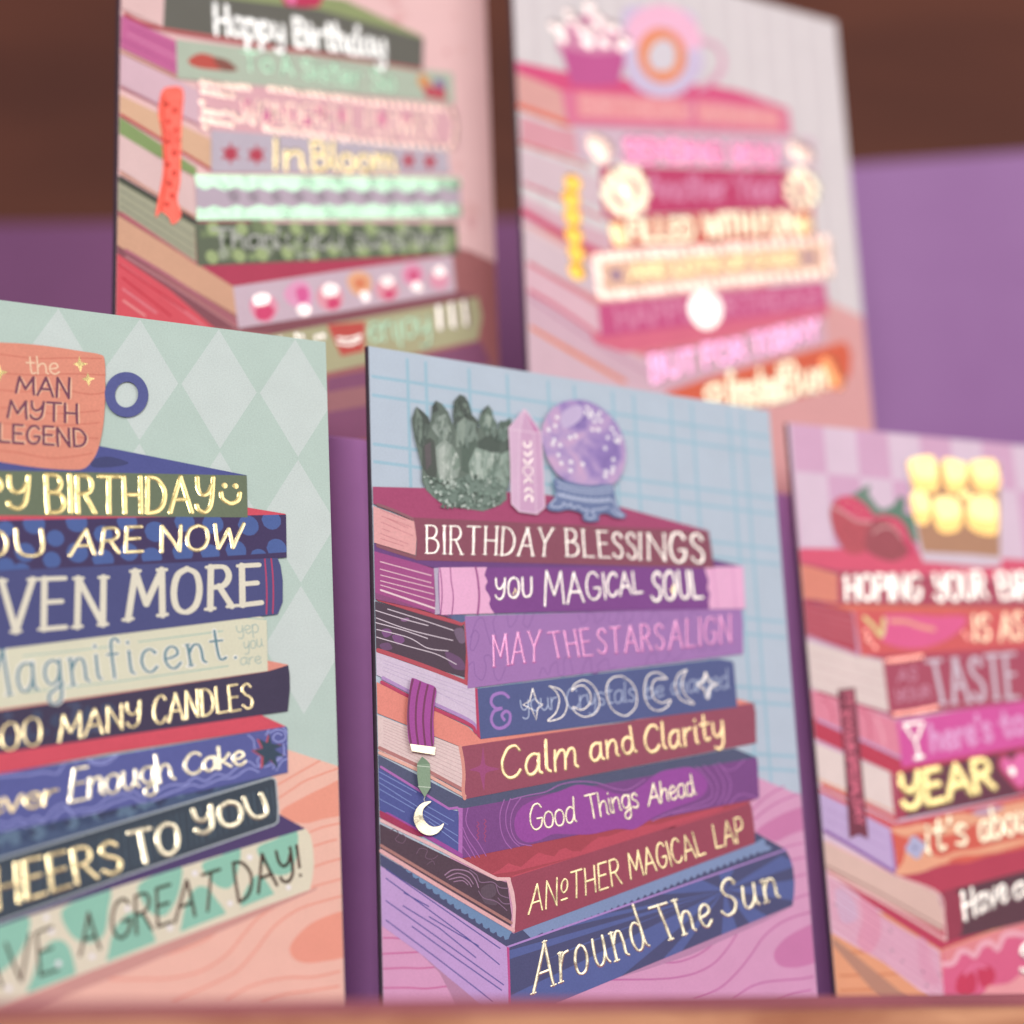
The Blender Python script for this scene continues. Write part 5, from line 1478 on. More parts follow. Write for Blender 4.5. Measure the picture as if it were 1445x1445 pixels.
p #6c8278 34.88,159.59 35.28,159.14 35.66,157.68 35.41,157.33 34.89,158.73
p #6c8278 37.24,158.30 37.47,157.94 37.23,157.02 36.80,156.88 36.86,157.80
p #8da197 35.94,160.82 36.26,160.56 36.43,159.63 36.13,159.37 35.82,160.24
p #8da197 33.10,163.29 33.34,162.84 33.22,161.59 32.83,161.35 32.79,162.58
p #8da197 35.42,161.19 35.59,160.55 35.23,158.88 34.79,158.62 34.97,160.28
p #8da197 37.19,161.15 37.39,160.46 37.37,158.58 37.12,158.24 37.02,160.10
p #8da197 35.93,159.43 35.96,158.87 35.58,157.41 35.29,157.20 35.58,158.66
p #8da197 33.38,159.20 33.61,158.82 33.51,157.72 33.17,157.51 33.12,158.58
p #a2b4a8 37.49,152.60 37.69,152.30 37.53,151.49 37.17,151.35 37.19,152.15
p #a2b4a8 37.82,152.36 37.88,151.57 37.20,149.63 36.69,149.38 37.19,151.34
p #a2b4a8 39.05,152.33 39.46,151.75 39.61,150.00 39.17,149.61 38.83,151.31
p #a2b4a8 36.12,147.59 36.58,147.09 36.86,145.51 36.46,145.12 35.99,146.64
p #a2b4a8 37.77,149.96 38.09,149.33 38.00,147.56 37.54,147.22 37.43,148.96
p #a2b4a8 36.42,153.56 36.52,152.95 36.12,151.38 35.73,151.16 35.99,152.72
p #a2b4a8 36.90,152.83 37.05,152.48 36.88,151.55 36.57,151.40 36.62,152.32
p #a2b4a8 36.91,151.51 37.05,151.04 36.94,149.75 36.70,149.53 36.71,150.81
p #a2b4a8 39.34,152.52 39.52,152.08 39.12,151.06 38.63,150.96 38.84,152.01
p #a2b4a8 37.34,147.63 37.49,146.97 37.10,145.26 36.66,145.00 36.88,146.71
p #7f9386 36.96,152.64 37.17,152.13 36.84,150.82 36.38,150.62 36.52,151.94
p #7f9386 37.12,150.63 37.24,150.31 37.11,149.44 36.88,149.29 36.91,150.16
p #7f9386 38.34,149.03 38.70,148.45 38.95,146.73 38.64,146.36 38.25,148.04
p #7f9386 36.43,149.41 36.53,149.10 36.26,148.33 35.96,148.24 36.11,149.02
p #7f9386 38.77,146.86 39.06,146.48 39.16,145.34 38.87,145.08 38.63,146.19
p #7f9386 36.62,147.02 36.94,146.57 36.94,145.25 36.51,144.97 36.34,146.25
p #7f9386 38.96,152.27 39.43,151.73 39.74,150.00 39.34,149.58 38.84,151.24
p #7f9386 39.17,145.97 39.32,145.36 38.83,143.85 38.32,143.66 38.62,145.18
p #7f9386 40.20,152.91 40.24,152.21 39.76,150.40 39.39,150.13 39.75,151.95
p #7f9386 37.86,150.70 38.23,150.03 38.21,148.10 37.74,147.72 37.54,149.60
p #5f7066 26.34,166.08 26.72,165.43 27.11,163.53 26.88,163.14 26.36,164.99
p #5f7066 24.48,165.79 24.73,165.48 24.56,164.62 24.14,164.46 24.13,165.31
p #5f7066 25.45,164.66 25.46,164.04 24.90,162.52 24.53,162.33 24.97,163.87
p #5f7066 25.38,165.10 25.70,164.79 25.75,163.79 25.38,163.54 25.16,164.49
p #5f7066 27.71,165.07 27.83,164.68 27.65,163.63 27.39,163.46 27.47,164.50
p #5f7066 25.87,166.69 26.23,166.14 26.43,164.50 26.09,164.14 25.73,165.73
p #5f7066 26.51,164.23 26.80,163.66 26.69,162.07 26.25,161.77 26.17,163.33
p #72847a 26.53,164.93 26.71,164.39 26.49,162.93 26.11,162.69 26.19,164.13
p #72847a 25.68,164.80 25.65,164.02 24.93,162.06 24.52,161.80 25.10,163.78
p #44514a 25.95,166.52 25.96,165.77 25.37,163.90 24.99,163.64 25.45,165.52
p #44514a 26.61,164.11 26.69,163.76 26.38,162.92 26.07,162.83 26.28,163.68
p #44514a 26.30,166.89 26.20,166.13 25.50,164.24 25.18,163.98 25.78,165.89
p #44514a 26.07,165.67 26.47,165.15 26.66,163.53 26.28,163.15 25.90,164.71
p #44514a 25.78,164.35 25.85,164.00 25.52,163.16 25.22,163.07 25.44,163.92
p #44514a 26.66,164.45 27.02,163.86 27.49,162.14 27.32,161.78 26.75,163.45
p #44514a 27.18,165.18 27.56,164.54 27.70,162.66 27.31,162.26 26.99,164.09
p #7f978a 37.95,144.66 37.44,144.15 36.94,144.23 37.04,144.78 37.60,145.06
p #7f978a 26.48,143.64 26.04,143.23 25.63,143.39 25.56,143.87 26.08,144.04
p #7f978a 18.70,139.06 18.59,138.90 18.40,138.87 18.35,139.12 18.65,139.26
p #7f978a 22.76,137.28 22.29,136.61 21.74,136.91 21.95,137.47 22.35,137.67
p #7f978a 36.31,145.30 36.07,145.05 35.76,145.12 35.83,145.46 36.18,145.57
p #7f978a 34.13,138.42 33.71,137.87 33.32,138.13 33.31,138.61 33.85,138.95
p #7f978a 32.55,141.52 32.18,141.21 31.59,141.24 31.81,141.77 32.19,141.76
p #7f978a 24.74,142.35 24.43,141.96 24.00,142.12 24.00,142.46 24.51,142.76
p #7f978a 26.06,141.31 25.81,140.77 25.15,140.92 25.17,141.45 25.97,141.78
p #7f978a 31.45,141.44 30.96,141.06 30.23,140.97 30.50,141.76 31.10,141.80
p #7f978a 25.81,143.91 25.61,143.70 25.41,143.74 25.41,144.00 25.68,144.04
p #7f978a 24.98,139.45 24.41,138.69 23.83,139.02 24.05,139.79 24.54,140.08
p #7f978a 23.07,141.53 22.92,141.36 22.71,141.37 22.71,141.63 22.97,141.73
p #7f978a 23.03,141.45 22.84,141.15 22.22,141.07 22.29,141.60 22.83,141.94
p #7f978a 27.92,138.06 27.67,137.85 27.43,137.91 27.52,138.19 27.72,138.22
p #7f978a 33.42,141.79 32.79,141.23 32.22,141.28 32.10,142.17 32.95,142.47
p #7f978a 20.11,136.74 19.83,136.39 19.38,136.53 19.54,136.94 19.85,136.94
p #7f978a 35.47,144.39 34.89,143.56 34.22,143.95 34.31,144.74 35.02,144.66
p #7f978a 34.08,139.27 33.65,138.63 33.24,138.81 33.02,139.43 33.73,139.76
p #7f978a 35.80,142.56 35.44,142.32 35.02,142.35 35.06,142.68 35.57,142.79
p #7f978a 27.94,141.82 27.63,141.22 26.98,141.41 27.09,142.08 27.75,142.10
p #7f978a 23.28,141.34 22.98,141.07 22.61,141.03 22.77,141.51 23.02,141.67
p #7f978a 35.09,139.76 34.80,139.45 34.55,139.55 34.58,139.95 34.82,139.88
p #7f978a 21.35,136.63 21.17,136.42 20.84,136.40 20.84,136.83 21.22,136.85
p #7f978a 28.23,138.24 27.90,137.51 27.35,137.66 27.28,138.38 27.98,138.55
p #7f978a 27.29,141.50 27.05,141.19 26.77,141.22 26.65,141.59 27.19,141.79
p #7f978a 33.31,138.86 33.09,138.49 32.59,138.55 32.81,138.99 33.12,139.16
p #7f978a 35.59,141.74 35.33,141.13 34.67,141.30 34.68,141.92 35.38,142.29
p #7f978a 21.23,140.20 21.08,139.85 20.79,139.98 20.82,140.28 21.12,140.40
p #7f978a 17.25,143.35 17.15,142.97 16.87,143.06 16.78,143.44 17.23,143.72
p #7f978a 37.43,142.68 37.14,142.30 36.33,142.23 36.49,143.01 37.27,142.99
p #7f978a 36.19,139.71 35.79,139.26 35.07,139.35 35.28,139.86 35.90,139.98
p #7f978a 34.95,141.58 34.38,140.98 33.95,141.15 34.04,141.69 34.51,141.95
p #7f978a 32.20,138.86 31.93,138.65 31.55,138.63 31.70,139.01 31.98,139.04
p #7f978a 19.72,143.72 19.07,143.21 18.59,143.24 18.61,143.99 19.18,144.17
p #5c7266 22.55,136.73 22.31,136.42 22.04,136.48 22.02,136.86 22.37,136.90
p #5c7266 29.13,141.09 28.98,140.65 28.52,140.74 28.61,141.23 29.10,141.50
p #5c7266 29.27,138.01 29.10,137.69 28.68,137.70 28.76,138.21 29.17,138.34
p #5c7266 17.98,142.71 17.58,142.21 17.14,142.46 17.22,142.92 17.68,143.02
p #5c7266 19.23,139.66 18.58,139.15 17.87,139.10 18.15,139.80 18.66,139.92
p #5c7266 26.57,144.76 26.33,144.41 26.05,144.58 26.00,144.91 26.41,145.05
p #5c7266 32.23,138.48 32.11,138.00 31.57,138.27 31.67,138.74 32.12,138.83
p #5c7266 25.02,138.01 24.63,137.36 24.05,137.50 23.84,138.34 24.67,138.45
p #5c7266 21.10,137.39 20.89,137.12 20.52,137.22 20.64,137.53 20.95,137.65
p #5c7266 18.50,143.12 18.26,142.84 18.08,142.97 18.04,143.18 18.31,143.26
p #5c7266 30.46,139.74 30.16,139.47 29.80,139.43 29.83,139.92 30.22,139.95
p #5c7266 35.06,143.77 34.95,143.55 34.74,143.58 34.66,143.83 34.95,143.91
p #5c7266 23.12,144.42 22.96,144.17 22.70,144.27 22.79,144.51 23.00,144.65
p #5c7266 25.79,144.38 25.28,143.99 24.88,144.08 25.07,144.58 25.39,144.78
p #5c7266 29.62,143.36 29.40,143.13 29.07,143.14 29.10,143.42 29.48,143.53
p #5c7266 36.94,141.57 36.36,140.87 35.58,140.95 35.88,141.93 36.50,141.83
p #5c7266 17.65,143.60 17.13,142.98 16.68,143.11 16.59,143.80 17.38,143.96
p #5c7266 22.32,138.08 22.11,137.77 21.75,137.76 21.78,138.33 22.14,138.25
p #5c7266 30.27,146.33 29.62,145.83 28.84,145.77 29.03,146.69 29.60,146.64
p #5c7266 20.12,143.73 19.76,143.37 19.45,143.49 19.44,143.81 19.83,143.90
p #5c7266 24.95,140.93 24.58,140.50 24.14,140.64 24.18,141.09 24.61,141.17
p #5c7266 29.02,141.49 28.66,140.91 27.99,140.94 28.22,141.69 28.71,142.06
p #5c7266 31.81,145.21 31.10,144.49 30.66,144.73 30.52,145.44 31.21,145.66
p #5c7266 36.23,143.63 36.10,143.46 35.81,143.41 35.78,143.72 36.15,143.94
p #5c7266 19.70,141.75 19.44,141.56 19.13,141.56 19.16,141.83 19.45,142.05
p #5c7266 29.95,140.47 29.57,139.77 28.92,140.16 29.04,140.83 29.67,140.78
p #5c7266 23.12,137.95 22.82,137.65 22.18,137.61 22.31,138.08 22.91,138.29
p #5c7266 25.81,141.75 25.29,141.13 24.65,141.25 24.93,142.01 25.37,142.24
p #5c7266 20.07,137.00 19.49,136.47 18.85,136.52 19.15,137.23 19.62,137.33
p #5c7266 24.01,144.80 23.62,144.34 23.30,144.56 23.31,144.87 23.62,144.96
p #5c7266 25.47,141.26 25.14,140.83 24.68,140.80 24.74,141.48 25.36,141.59
p #5c7266 26.89,144.63 26.69,144.42 26.44,144.38 26.41,144.69 26.72,144.74
p #5c7266 26.31,145.44 26.17,145.13 25.84,145.27 25.89,145.56 26.23,145.68
p #5c7266 34.33,138.79 33.81,138.30 33.28,138.37 33.44,138.92 33.81,139.23
p #5c7266 29.36,145.53 29.17,145.12 28.78,145.22 28.87,145.62 29.20,145.88
p #5c7266 34.28,140.47 33.83,140.19 33.39,140.14 33.56,140.56 33.92,140.68
p #5c7266 35.72,140.11 35.42,139.62 35.18,139.79 35.11,140.33 35.57,140.43
p #5c7266 20.33,139.91 20.06,139.28 19.40,139.51 19.61,140.26 20.13,140.30
p #b9c9bf 27.12,143.43 26.67,142.77 26.28,142.96 26.22,143.75 26.73,143.79
p #b9c9bf 16.89,142.99 16.35,142.47 15.79,142.59 15.94,143.40 16.54,143.53
p #b9c9bf 29.58,141.52 29.26,141.07 28.63,141.09 28.63,141.70 29.39,141.95
p #b9c9bf 37.49,143.07 37.32,142.81 36.98,142.87 37.01,143.21 37.37,143.21
p #b9c9bf 19.55,140.44 19.02,139.95 18.38,140.01 18.37,140.60 19.05,141.04
p #b9c9bf 23.08,143.83 22.52,143.43 21.89,143.32 21.87,144.13 22.66,144.14
p #b9c9bf 29.69,142.04 29.46,141.64 29.00,141.71 29.14,142.31 29.48,142.34
p #b9c9bf 27.18,141.91 27.05,141.76 26.73,141.70 26.78,142.04 27.06,142.06
p #b9c9bf 29.15,141.00 28.69,140.31 27.96,140.55 28.16,141.35 28.74,141.37
p #b9c9bf 32.74,143.96 32.50,143.74 32.09,143.65 32.26,144.08 32.55,144.16
p #b9c9bf 25.28,137.49 24.98,136.94 24.69,137.27 24.54,137.77 25.07,137.78
p #b9c9bf 20.90,136.86 20.67,136.62 20.42,136.69 20.50,136.98 20.71,137.14
p #b9c9bf 33.23,139.08 33.02,138.70 32.56,138.71 32.76,139.20 33.06,139.36
p #b9c9bf 26.00,137.73 25.50,137.24 25.01,137.31 25.04,137.86 25.56,137.92
p #b9c9bf 22.07,137.53 21.62,136.89 20.95,137.06 20.99,137.63 21.72,137.79
p #b9c9bf 22.29,141.90 22.17,141.63 21.87,141.63 21.88,141.99 22.16,142.21
p #b9c9bf 26.25,137.69 26.03,137.30 25.42,137.42 25.44,137.96 26.18,138.29
p #b9c9bf 22.67,143.07 22.37,142.63 21.83,142.70 21.87,143.33 22.43,143.40
p #b9c9bf 17.15,142.45 16.91,142.23 16.64,142.18 16.66,142.56 17.01,142.71
p #b9c9bf 28.65,140.02 28.48,139.73 28.16,139.75 28.25,140.10 28.54,140.33
p #b9c9bf 21.42,138.35 20.76,137.69 20.10,137.86 20.22,138.60 20.82,138.96
p #b9c9bf 36.51,142.15 36.11,141.80 35.67,141.77 35.75,142.26 36.13,142.54
p #b9c9bf 14.73,144.13 14.59,143.78 14.21,143.89 14.23,144.31 14.60,144.33
p #b9c9bf 23.76,143.33 23.50,142.69 22.91,142.93 22.90,143.50 23.66,143.68
p #b9c9bf 33.23,145.72 32.97,145.38 32.63,145.44 32.79,145.91 33.02,145.98
p #b9c9bf 33.22,145.74 32.93,145.49 32.63,145.53 32.54,145.95 32.96,146.04
p #b9c9bf 23.20,137.74 22.96,137.11 22.16,137.42 22.27,138.00 23.06,138.32
p #b9c9bf 34.77,139.73 34.66,139.49 34.17,139.52 34.11,139.94 34.69,140.03
p #b9c9bf 19.36,139.97 19.14,139.51 18.58,139.67 18.53,140.21 19.26,140.54
p #b9c9bf 27.22,137.24 26.92,136.71 26.49,137.01 26.58,137.50 26.99,137.63
p #b9c9bf 20.87,137.89 20.60,137.63 20.32,137.66 20.30,137.97 20.68,138.24
p #b9c9bf 21.52,137.87 21.24,137.64 21.00,137.65 21.05,138.00 21.28,137.96
p #b9c9bf 35.04,138.80 34.65,138.42 34.04,138.38 34.23,138.95 34.73,139.28
p #b9c9bf 15.70,144.34 15.53,144.14 15.22,144.12 15.31,144.46 15.58,144.53
p #b9c9bf 25.66,140.28 24.99,139.69 24.50,139.87 24.28,140.36 25.18,140.61
p #b9c9bf 20.83,143.38 20.33,142.75 19.84,143.04 19.79,143.54 20.53,143.83
p #b9c9bf 31.18,139.75 30.63,139.20 30.27,139.41 30.31,139.84 30.76,140.22
p #b9c9bf 18.30,140.38 17.62,139.86 17.12,140.00 17.16,140.52 17.72,141.04
p #9fb3a7 30.27,139.43 30.08,139.00 29.73,139.07 29.60,139.64 30.09,139.65
p #9fb3a7 21.86,142.34 21.18,141.48 20.43,141.85 20.41,142.59 21.31,142.99
p #9fb3a7 24.62,139.21 24.38,138.89 24.07,138.90 24.06,139.34 24.43,139.44
p #9fb3a7 35.46,146.80 35.19,146.51 34.88,146.63 34.98,146.96 35.31,146.95
p #9fb3a7 19.32,138.42 18.90,137.87 18.25,138.08 18.44,138.63 18.97,138.73
p #9fb3a7 22.03,140.48 21.52,140.11 20.86,139.96 20.96,140.80 21.54,140.80
p #9fb3a7 33.64,139.88 33.42,139.68 33.24,139.69 33.26,140.01 33.42,140.09
p #9fb3a7 29.24,139.03 29.05,138.83 28.70,138.75 28.86,139.10 29.12,139.28
p #9fb3a7 24.90,139.97 24.53,139.49 24.11,139.72 24.11,140.08 24.69,140.21
p #9fb3a7 37.17,144.96 36.89,144.45 36.53,144.72 36.61,145.13 37.03,145.33
p #9fb3a7 36.02,139.58 35.77,138.99 35.17,139.15 35.49,139.84 35.93,140.07
p #9fb3a7 19.65,140.50 19.16,140.12 18.65,140.22 18.77,140.59 19.30,140.91
p #9fb3a7 32.66,144.90 32.50,144.57 32.10,144.65 32.23,145.08 32.53,145.10
p #9fb3a7 29.49,139.56 29.29,138.96 28.68,139.12 28.68,139.89 29.32,140.17
p #9fb3a7 24.69,142.80 24.35,142.48 23.86,142.48 23.92,143.04 24.39,143.08
p #9fb3a7 28.53,141.46 28.28,141.23 27.92,141.19 28.12,141.63 28.31,141.65
p #9fb3a7 34.57,140.92 34.44,140.50 34.06,140.68 34.10,141.06 34.48,141.20
p #9fb3a7 24.13,142.60 23.92,142.27 23.53,142.37 23.52,142.79 23.95,142.81
p #9fb3a7 17.39,141.84 17.00,141.49 16.43,141.38 16.49,142.02 17.10,142.40
p #9fb3a7 34.17,141.39 33.94,141.11 33.74,141.25 33.73,141.45 34.00,141.60
p #9fb3a7 21.50,137.69 21.36,137.49 21.01,137.48 21.17,137.81 21.37,137.95
p #9fb3a7 37.63,146.16 37.27,145.76 36.70,145.84 36.67,146.41 37.37,146.58
p #9fb3a7 36.02,139.48 35.74,139.12 35.13,139.18 35.34,139.67 35.87,139.87
p #9fb3a7 22.50,142.79 22.06,142.42 21.78,142.41 21.82,142.90 22.17,143.16
p #9fb3a7 38.68,147.46 38.53,147.21 38.32,147.32 38.29,147.61 38.60,147.70
p #9fb3a7 27.40,142.70 27.14,142.10 26.64,142.34 26.68,142.88 27.29,143.31
p #9fb3a7 30.76,139.77 30.57,139.35 30.19,139.40 30.16,139.91 30.63,140.09
p #9fb3a7 31.74,142.73 31.46,142.51 31.15,142.47 31.11,142.85 31.52,142.98
p #9fb3a7 27.63,141.04 27.34,140.63 26.89,140.78 26.83,141.26 27.39,141.33
p #9fb3a7 28.90,145.19 28.72,144.80 28.10,144.87 28.29,145.31 28.74,145.55
p #9fb3a7 30.42,138.21 30.06,137.73 29.49,137.88 29.70,138.50 30.12,138.66
p #9fb3a7 20.11,138.26 19.97,137.96 19.66,138.10 19.76,138.34 20.04,138.50
p #9fb3a7 17.55,144.09 17.39,143.86 17.07,143.84 17.04,144.22 17.41,144.24
p #9fb3a7 27.73,139.04 27.59,138.69 27.17,138.83 27.18,139.19 27.64,139.43
p #4d5f55 29.74,146.00 29.39,145.40 28.95,145.61 28.95,146.12 29.60,146.42
p #4d5f55 21.59,143.48 21.10,143.01 20.68,143.17 20.64,143.64 21.29,143.85
p #4d5f55 35.07,140.53 34.97,140.33 34.68,140.38 34.83,140.67 35.04,140.67
p #4d5f55 35.83,146.47 35.61,146.26 35.42,146.26 35.42,146.54 35.68,146.62
p #4d5f55 27.58,143.90 27.22,143.51 26.69,143.67 26.74,143.98 27.21,144.06
p #4d5f55 29.63,142.01 29.48,141.77 29.16,141.80 29.20,142.15 29.47,142.16
p #4d5f55 36.20,139.97 35.79,139.50 34.88,139.50 35.28,140.21 35.81,140.33
p #4d5f55 16.81,144.00 16.40,143.45 15.84,143.67 16.00,144.09 16.53,144.43
p #4d5f55 29.10,141.40 28.91,141.08 28.46,140.99 28.41,141.63 28.99,141.74
p #4d5f55 24.79,137.46 24.50,136.90 24.07,137.13 23.91,137.71 24.64,137.91
p #4d5f55 21.56,138.53 21.37,138.27 20.99,138.33 21.15,138.74 21.48,138.75
p #4d5f55 29.58,139.49 29.31,138.90 28.97,139.21 28.89,139.80 29.42,139.85
p #4d5f55 22.97,137.72 22.58,137.22 22.05,137.33 22.21,137.85 22.71,138.17
p #4d5f55 31.44,140.95 31.13,140.35 30.59,140.62 30.82,141.25 31.28,141.45
p #4d5f55 39.29,146.93 39.12,146.63 38.82,146.75 38.83,147.09 39.19,147.14
p #4d5f55 18.43,143.50 18.07,143.25 17.53,143.14 17.58,143.57 18.06,143.78
p #4d5f55 26.55,141.31 26.16,141.02 25.68,140.94 25.78,141.43 26.19,141.46
p #4d5f55 26.20,138.54 26.04,138.12 25.40,138.26 25.62,138.97 26.16,138.97
p #4d5f55 33.94,140.48 33.66,140.28 33.42,140.28 33.45,140.60 33.73,140.65
p #4d5f55 25.46,138.18 25.22,137.80 24.97,138.00 24.90,138.38 25.28,138.37
p #4d5f55 29.83,141.42 29.31,140.87 28.53,140.96 28.95,141.84 29.51,142.06
p #4d5f55 31.31,141.16 31.11,140.80 30.83,140.95 30.84,141.25 31.15,141.37
p #4d5f55 17.34,142.29 17.08,141.92 16.39,141.93 16.64,142.71 17.13,142.58
p #4d5f55 20.87,136.61 20.72,136.25 20.27,136.35 20.36,136.85 20.73,136.88
p #4d5f55 33.90,138.91 33.65,138.57 33.41,138.67 33.39,139.10 33.70,139.09
part printed_crystal_tower | pink crystal tower with moon symbols
p #e9c9e0 44.89,166.93 45.92,165.92 49.90,160.72 49.94,152.29 49.89,139.92 47.29,137.69 41.85,137.76 39.51,139.72 39.82,151.03 39.75,160.86 40.99,162.12
p #d3a8ca 44.86,166.43 49.46,160.67 49.56,152.25 49.46,140.07 47.21,138.06 42.08,138.17 39.94,139.96 40.20,151.08 40.17,160.67
p #dcb8d4 44.86,166.43 43.32,160.25 41.88,138.34 39.94,139.96 40.20,151.08 40.17,160.67
p #c987b6 44.86,166.43 49.46,160.67 47.28,160.48
l #f1d9ea 0.208 40.15,160.32 43.32,160.35 47.28,160.48 49.57,160.68
l #f1d9ea 0.206 43.32,160.35 42.51,151.37 41.88,138.25
l #f1d9ea 0.207 47.28,160.48 47.22,151.95 47.04,138.05
l #f1d9ea 0.167 44.86,166.43 43.32,160.35
l #f1d9ea 0.167 44.86,166.43 47.28,160.48
sub moon_symbols
s foil_white 0.477 44.31,157.41 44.37,156.43 45.27,156.05 46.22,156.67 46.27,157.76
s foil_white 0.497 44.28,154.54 44.67,153.85 45.42,153.80 46.22,154.54 46.36,155.20
s foil_white 0.455 44.07,152.55 44.45,151.61 45.42,151.63 46.33,152.43 46.36,153.08
s foil_white 0.289 45.17,150.81 46.12,150.44 46.50,149.50 46.01,148.37 45.02,147.95 44.08,148.33 43.69,149.26 44.17,150.30 45.17,150.81
s foil_white 0.453 43.86,146.05 44.55,146.96 45.52,147.08 46.23,146.33
s foil_white 0.472 43.95,143.62 44.69,144.54 45.60,144.40 46.20,143.59
s foil_white 0.471 43.94,141.19 44.20,142.19 45.19,142.70 46.02,142.21 45.97,141.13
part printed_crystal_ball | purple crystal ball full of white stars on a slate stand
c watercolor 61.21,171.59 65.70,171.56 70.11,169.78 73.61,166.68 75.62,162.60 76.32,158.62 75.47,154.46 73.70,150.97 71.02,148.79 64.22,147.33 58.17,147.86 54.42,149.38 51.86,152.53 50.32,156.30 49.87,160.22 50.72,163.83 53.23,167.69 56.96,170.33
s #8f74b6 0.216 61.20,171.44 65.69,171.41 70.10,169.62 73.60,166.52 75.61,162.50 76.20,158.61
c #c9b8dc 56.20,166.59 59.41,169.31 62.80,170.03 62.90,167.00 59.66,164.03 56.56,163.11
d #fff6ff 0.587 64.59,169.88 64.15,168.29 65.76,168.82 65.22,167.32 66.05,168.04 68.47,168.89 67.61,167.75 66.72,166.20 68.67,166.67 65.90,163.76 67.76,163.90 54.88,165.70 54.19,163.20 52.03,161.81 60.38,161.11 58.68,160.48 53.64,159.12 53.14,157.96 55.44,157.96 54.73,155.08 55.49,152.88 58.50,153.56 62.14,153.41 58.25,151.14 72.17,164.80 72.99,163.38 70.64,162.05 74.41,162.44 73.10,161.56 73.99,161.27 69.64,158.88 72.05,155.95 71.78,153.60 69.44,152.21 71.36,152.34 69.13,150.87
sub ball_stand
c #6b7ea8 53.72,148.56 56.54,148.16 63.13,147.70 70.18,148.89 71.67,148.36 71.77,146.58 72.36,143.55 73.91,141.48 75.00,140.86 74.47,139.70 71.54,139.58 68.79,140.41 66.52,139.67 66.31,138.16 63.61,137.43 61.43,137.78 60.98,139.55 57.17,140.10 53.86,139.24 50.88,139.35 50.41,140.57 52.41,142.50 53.35,144.82 52.76,146.96
s #c3cfe8 0.358 54.23,147.88 54.73,147.20 59.20,146.59 65.29,146.72 70.40,147.91 70.93,147.48
s #c3cfe8 0.358 53.96,146.12 59.13,145.50 65.22,145.61 70.77,146.76
s #c3cfe8 0.357 53.46,143.85 59.00,143.26 65.07,143.22 71.29,144.32
s #c3cfe8 0.357 54.42,144.55 54.91,143.53 55.79,144.52 56.37,143.30 57.31,144.30 58.01,143.15 58.95,144.19 59.65,143.09 60.59,144.09 61.30,143.08 62.36,144.09 63.07,143.09 64.14,144.20 64.85,143.19 65.92,144.30 66.64,143.39 67.72,144.61 68.45,143.70 69.53,144.92 70.26,144.11
s #c3cfe8 0.355 53.24,142.85 51.49,140.69 53.38,140.41 55.03,140.84 55.64,141.89 56.68,141.03 57.82,141.90 58.30,140.72 60.27,141.44 61.32,140.57 62.98,140.76 62.31,138.71 64.22,138.43 65.12,139.51 64.08,140.63 67.19,141.47 69.47,142.23
s #c3cfe8 0.361 71.39,144.19 72.51,141.57 74.11,140.26 71.88,140.51 70.57,141.85
part printed_bookmark | purple striped ribbon bookmark with crystal and moon charm
c #a84a9e 8.85,90.39 9.57,91.38 12.48,90.50 15.78,89.30 15.37,85.70 14.82,81.23 14.60,74.78 11.48,74.70 8.20,74.88 7.59,80.37 7.92,85.23
s #7a3562 0.556 9.46,91.01 8.57,87.49 7.96,83.03 8.02,78.64 8.49,74.98
s #7a3562 0.557 11.49,90.44 10.50,86.72 9.97,82.27 10.04,78.31 10.42,74.91
s #7a3562 0.559 13.53,89.82 12.64,86.42 12.01,81.95 12.08,77.98 12.37,74.92
s #7a3562 0.560 15.48,89.19 14.77,85.66 14.23,81.19 14.10,77.21 14.31,74.85
sub gold_clasp
p foil_cream 8.20,74.93 15.18,74.50 14.92,72.56 8.63,73.16
sub crystal_charm
p #8aa78a 11.40,71.99 12.73,71.09 13.48,70.26 13.49,67.55 13.48,64.51 11.81,62.02 10.19,64.38 9.90,67.39 9.99,70.22
p #7a987c 11.40,71.99 12.73,71.09 13.48,70.26 9.98,70.00
l #cfe0cc 0.184 9.97,69.65 13.45,69.51
l #cfe0cc 0.183 10.10,64.59 13.48,64.51
l #d8d4c0 0.183 11.81,62.02 11.54,61.41 11.91,60.90
sub moon_charm
c foil_cream 13.56,61.10 11.28,60.67 9.65,59.36 8.73,57.40 8.87,55.70 10.10,53.81 12.23,52.90 14.41,53.22 16.05,54.43 16.78,55.87 15.44,55.14 13.50,54.99 11.85,56.01 11.04,57.70 11.48,59.43
'''
